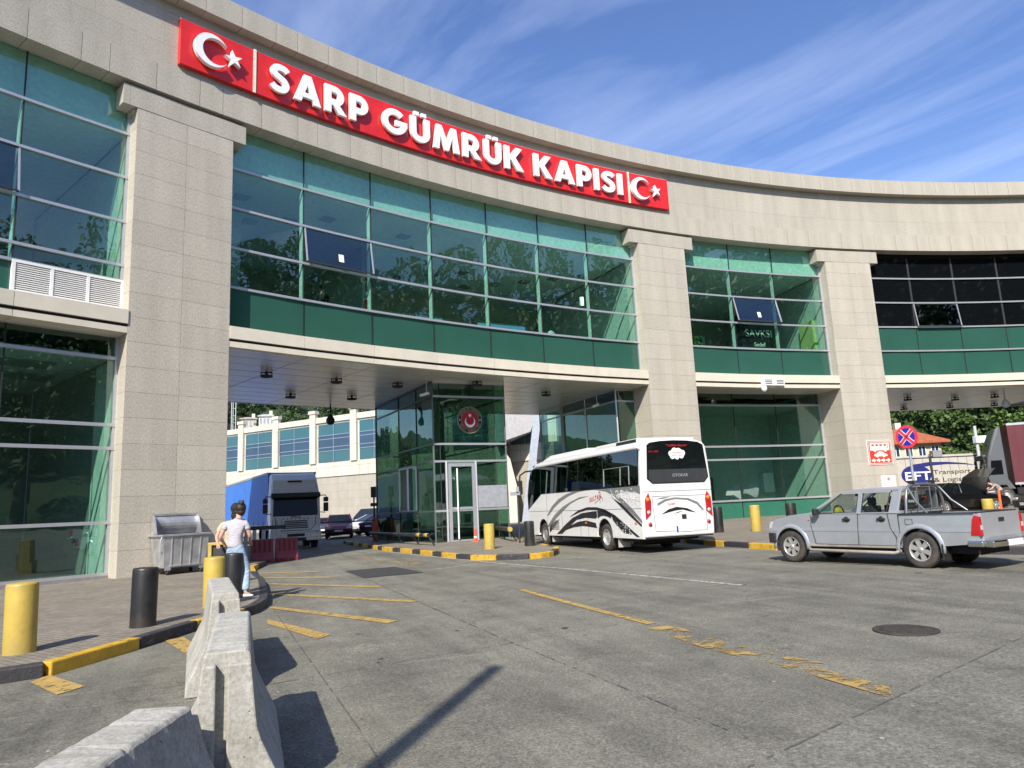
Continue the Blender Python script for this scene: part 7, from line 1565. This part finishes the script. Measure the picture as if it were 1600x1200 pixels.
# houses
def house(label, x, y, z, w, d, h, roof, wall, rz=0, rows=1, nw=5, rh=1.8, over=.8):
    t = thing('house', label, 'house', (x, y, z), rz); mb = MB(); mb.box(-w/2, w/2, 0, d, -4, h); mb.build('wall', mat('house wall '+label[:14], wall, .8, var=.08, dirt=.2), t)
    mb = MB(); a, b_ = w/2+over, d+over; mb.add([(-a, -over, h), (a, -over, h), (a, b_, h), (-a, b_, h), (-a*.45, d/2, h+rh), (a*.45, d/2, h+rh), (-a, -over, h-.25), (a, -over, h-.25), (a, b_, h-.25), (-a, b_, h-.25)], [(0, 1, 5, 4), (1, 2, 5), (2, 3, 4, 5), (3, 0, 4), (6, 7, 1, 0), (7, 8, 2, 1), (8, 9, 3, 2), (9, 6, 0, 3), (9, 8, 7, 6)]); rf = mb.build('roof', mat('roof '+label[:14], roof, .8, var=.25, vscale=2.5), t)
    mb = MB(); mb.box(w*.15, w*.15+.7, d*.5, d*.5+.7, h+rh*.4, h+rh+.8); mb.build('chimney', m_cream, rf)
    for r_ in range(rows):
        for k in range(nw):
            x0 = -w/2+w*(k+.25)/nw; z0 = h-1.9-r_*2.8; mb = MB(); mb.box(x0, x0+w*.5/nw, -.06, .02, z0, z0+1.25); wi = mb.build('window', m_bwin2, t); mb = MB(); mb.box(x0-.08, x0, -.09, .02, z0-.08, z0+1.33); mb.box(x0+w*.5/nw, x0+w*.5/nw+.08, -.09, .02, z0-.08, z0+1.33); mb.box(x0+w*.25/nw-.04, x0+w*.25/nw+.04, -.09, .02, z0, z0+1.25); mb.box(x0-.08, x0+w*.5/nw+.08, -.09, .02, z0-.08, z0); mb.build('window_frame', m_white, wi)
    return t
house('yellowish house with an orange tiled hip roof beside the round sign', 46.0, 86, 3.6, 9.0, 8, 3.4, (.34, .10, .04), (.55, .47, .30), radians(-4), 1, 6, 1.9)
house('distant house with a dark red roof high in the trees', 84.5, 130, 13.0, 10, 8, 1.9, (.26, .035, .04), (.55, .50, .42), radians(-10), 1, 4, 2.2, 1.0)
house('small beige house on the wooded hill left of its white neighbour', -61.3, 165, hz(-61, 165)+.9, 3.4, 3.4, 1.5, (.35, .32, .28), (.52, .45, .36), radians(14), 1, 4, .5, .3)
house('white house with balconies on the wooded hill above the cream building', -57.2, 165, hz(-57, 165)+1.0, 3.3, 3.4, 2.5, (.42, .42, .42), (.68, .67, .62), radians(14), 1, 4, .55, .3)
# masts
t = thing('lattice_mast', 'slim grey lattice mast above the cream building', 'mast', (-39.3, 100, gz(-39, 100))); mb = MB()
for a in (0, 2.09, 4.19): mb.tube([(.32*cos(a), .32*sin(a), 0), (.32*cos(a), .32*sin(a), 26)], .06, 6)
for k in range(26):
    for a in (0, 2.09, 4.19): mb.bar((.32*cos(a), .32*sin(a), k), (.32*cos(a+2.09), .32*sin(a+2.09), k), .04, .04)
mb.build('lattice', mat('mast grey', (.45, .47, .48), .5), t)
t = thing('camera_mast', 'white pole with a camera head rising behind the cream trailer', 'mast', (45.4, 71, gz(45, 71))); mb = MB(); mb.tube([(0, 0, 0), (0, 0, 6.6)], .14, 8); mb.build('pole', mat('pale pole', (.5, .52, .54), .5), t); mb = MB(); mb.box(-.2, .9, -.3, .3, 4.9, 5.6); mb.build('camera_head', m_white, t, bevel=.05)
t = thing('lamp_post', 'slim dark post with a floodlight in front of the lettered trailer', 'lamp post', (24.3, 42.5, gz(24, 42))); mb = MB(); mb.tube([(0, 0, 0), (0, 0, 3.1)], .07, 8); mb.build('pole', m_dark, t); mb = MB(); mb.box(.1, .65, -.2, .2, 2.9, 3.3); mb.bar((-.1, 0, 3.0), (.2, 0, 3.05), .1, .1); mb.build('floodlight', mat('grey plastic', (.25, .25, .26)), t, bevel=.03)
# a pole standing behind the photographer throws its shadow over the road
t = thing('street_lamp', 'tall lamp pole behind the viewpoint whose shadow falls on the road', 'street lamp', (-3.01, -2.83, gz(-3, -3))); mb = MB(); mb.tube([(0, 0, 0), (0, 0, 4.3), (0, 0, 9.0)], [.12, .10, .09], 12); mb.build('pole', mat('galvanised pole', (.36, .39, .42)), t)
t = None

# long members that a fitter would handle one by one become objects of their own
import bmesh
def split_islands(names):
    for o in [o for o in bpy.data.objects if o.type == 'MESH' and o.name.split('.')[0] in names]:
        bm = bmesh.new(); bm.from_mesh(o.data); bmesh.ops.remove_doubles(bm, verts=bm.verts, dist=2e-4); bm.verts.ensure_lookup_table()
        seen = set(); isl = []
        for v in bm.verts:
            if v.index in seen: continue
            st = [v]; seen.add(v.index); cur = []
            while st:
                q = st.pop(); cur.append(q.index)
                for e in q.link_edges:
                    w = e.other_vert(q)
                    if w.index not in seen: seen.add(w.index); st.append(w)
            isl.append(cur)
        if len(isl) > 1 and len(isl) < 60:
            co = [v.co.copy() for v in bm.verts]; faces = [([v.index for v in f.verts], f.material_index, f.smooth) for f in bm.faces]; uvl = bm.loops.layers.uv.active
            uvs = [[tuple(l[uvl].uv) for l in f.loops] for f in bm.faces] if uvl else None
            for cur in isl:
                m_ = {a: i for i, a in enumerate(cur)}; fs = [(i, f) for i, f in enumerate(faces) if f[0][0] in m_]
                me = bpy.data.meshes.new(o.name.split('.')[0]); me.from_pydata([co[a] for a in cur], [], [[m_[a] for a in f[0]] for _, f in fs])
                for mm_ in o.data.materials: me.materials.append(mm_)
                me.polygons.foreach_set('material_index', [f[1] for _, f in fs]); me.polygons.foreach_set('use_smooth', [f[2] for _, f in fs])
                if uvs:
                    ul = me.uv_layers.new(name='UVMap'); ul.data.foreach_set('uv', [c for i, _ in fs for p in uvs[i] for c in p])
                c = bpy.data.objects.new(o.name.split('.')[0], me); S.collection.objects.link(c); c.parent = o.parent; c.location = o.location; c.rotation_euler = o.rotation_euler
                for md in o.modifiers:
                    if md.type == 'BEVEL': q = c.modifiers.new('bevel', 'BEVEL'); q.width = md.width; q.segments = md.segments; q.limit_method = 'ANGLE'; q.angle_limit = md.angle_limit
            bpy.data.objects.remove(o)
        bm.free()
split_islands({'glazing_rail', 'glazing_joint', 'jamb', 'fin', 'room_wall', 'ceiling', 'lower_ceiling', 'lower_floor', 'ceiling_fitting', 'posts', 'spikes', 'seats', 'wheel_arch_flare', 'recess_shade', 'arch_liner', 'curtains', 'yellow_band', 'inner_wall', 'frame'})
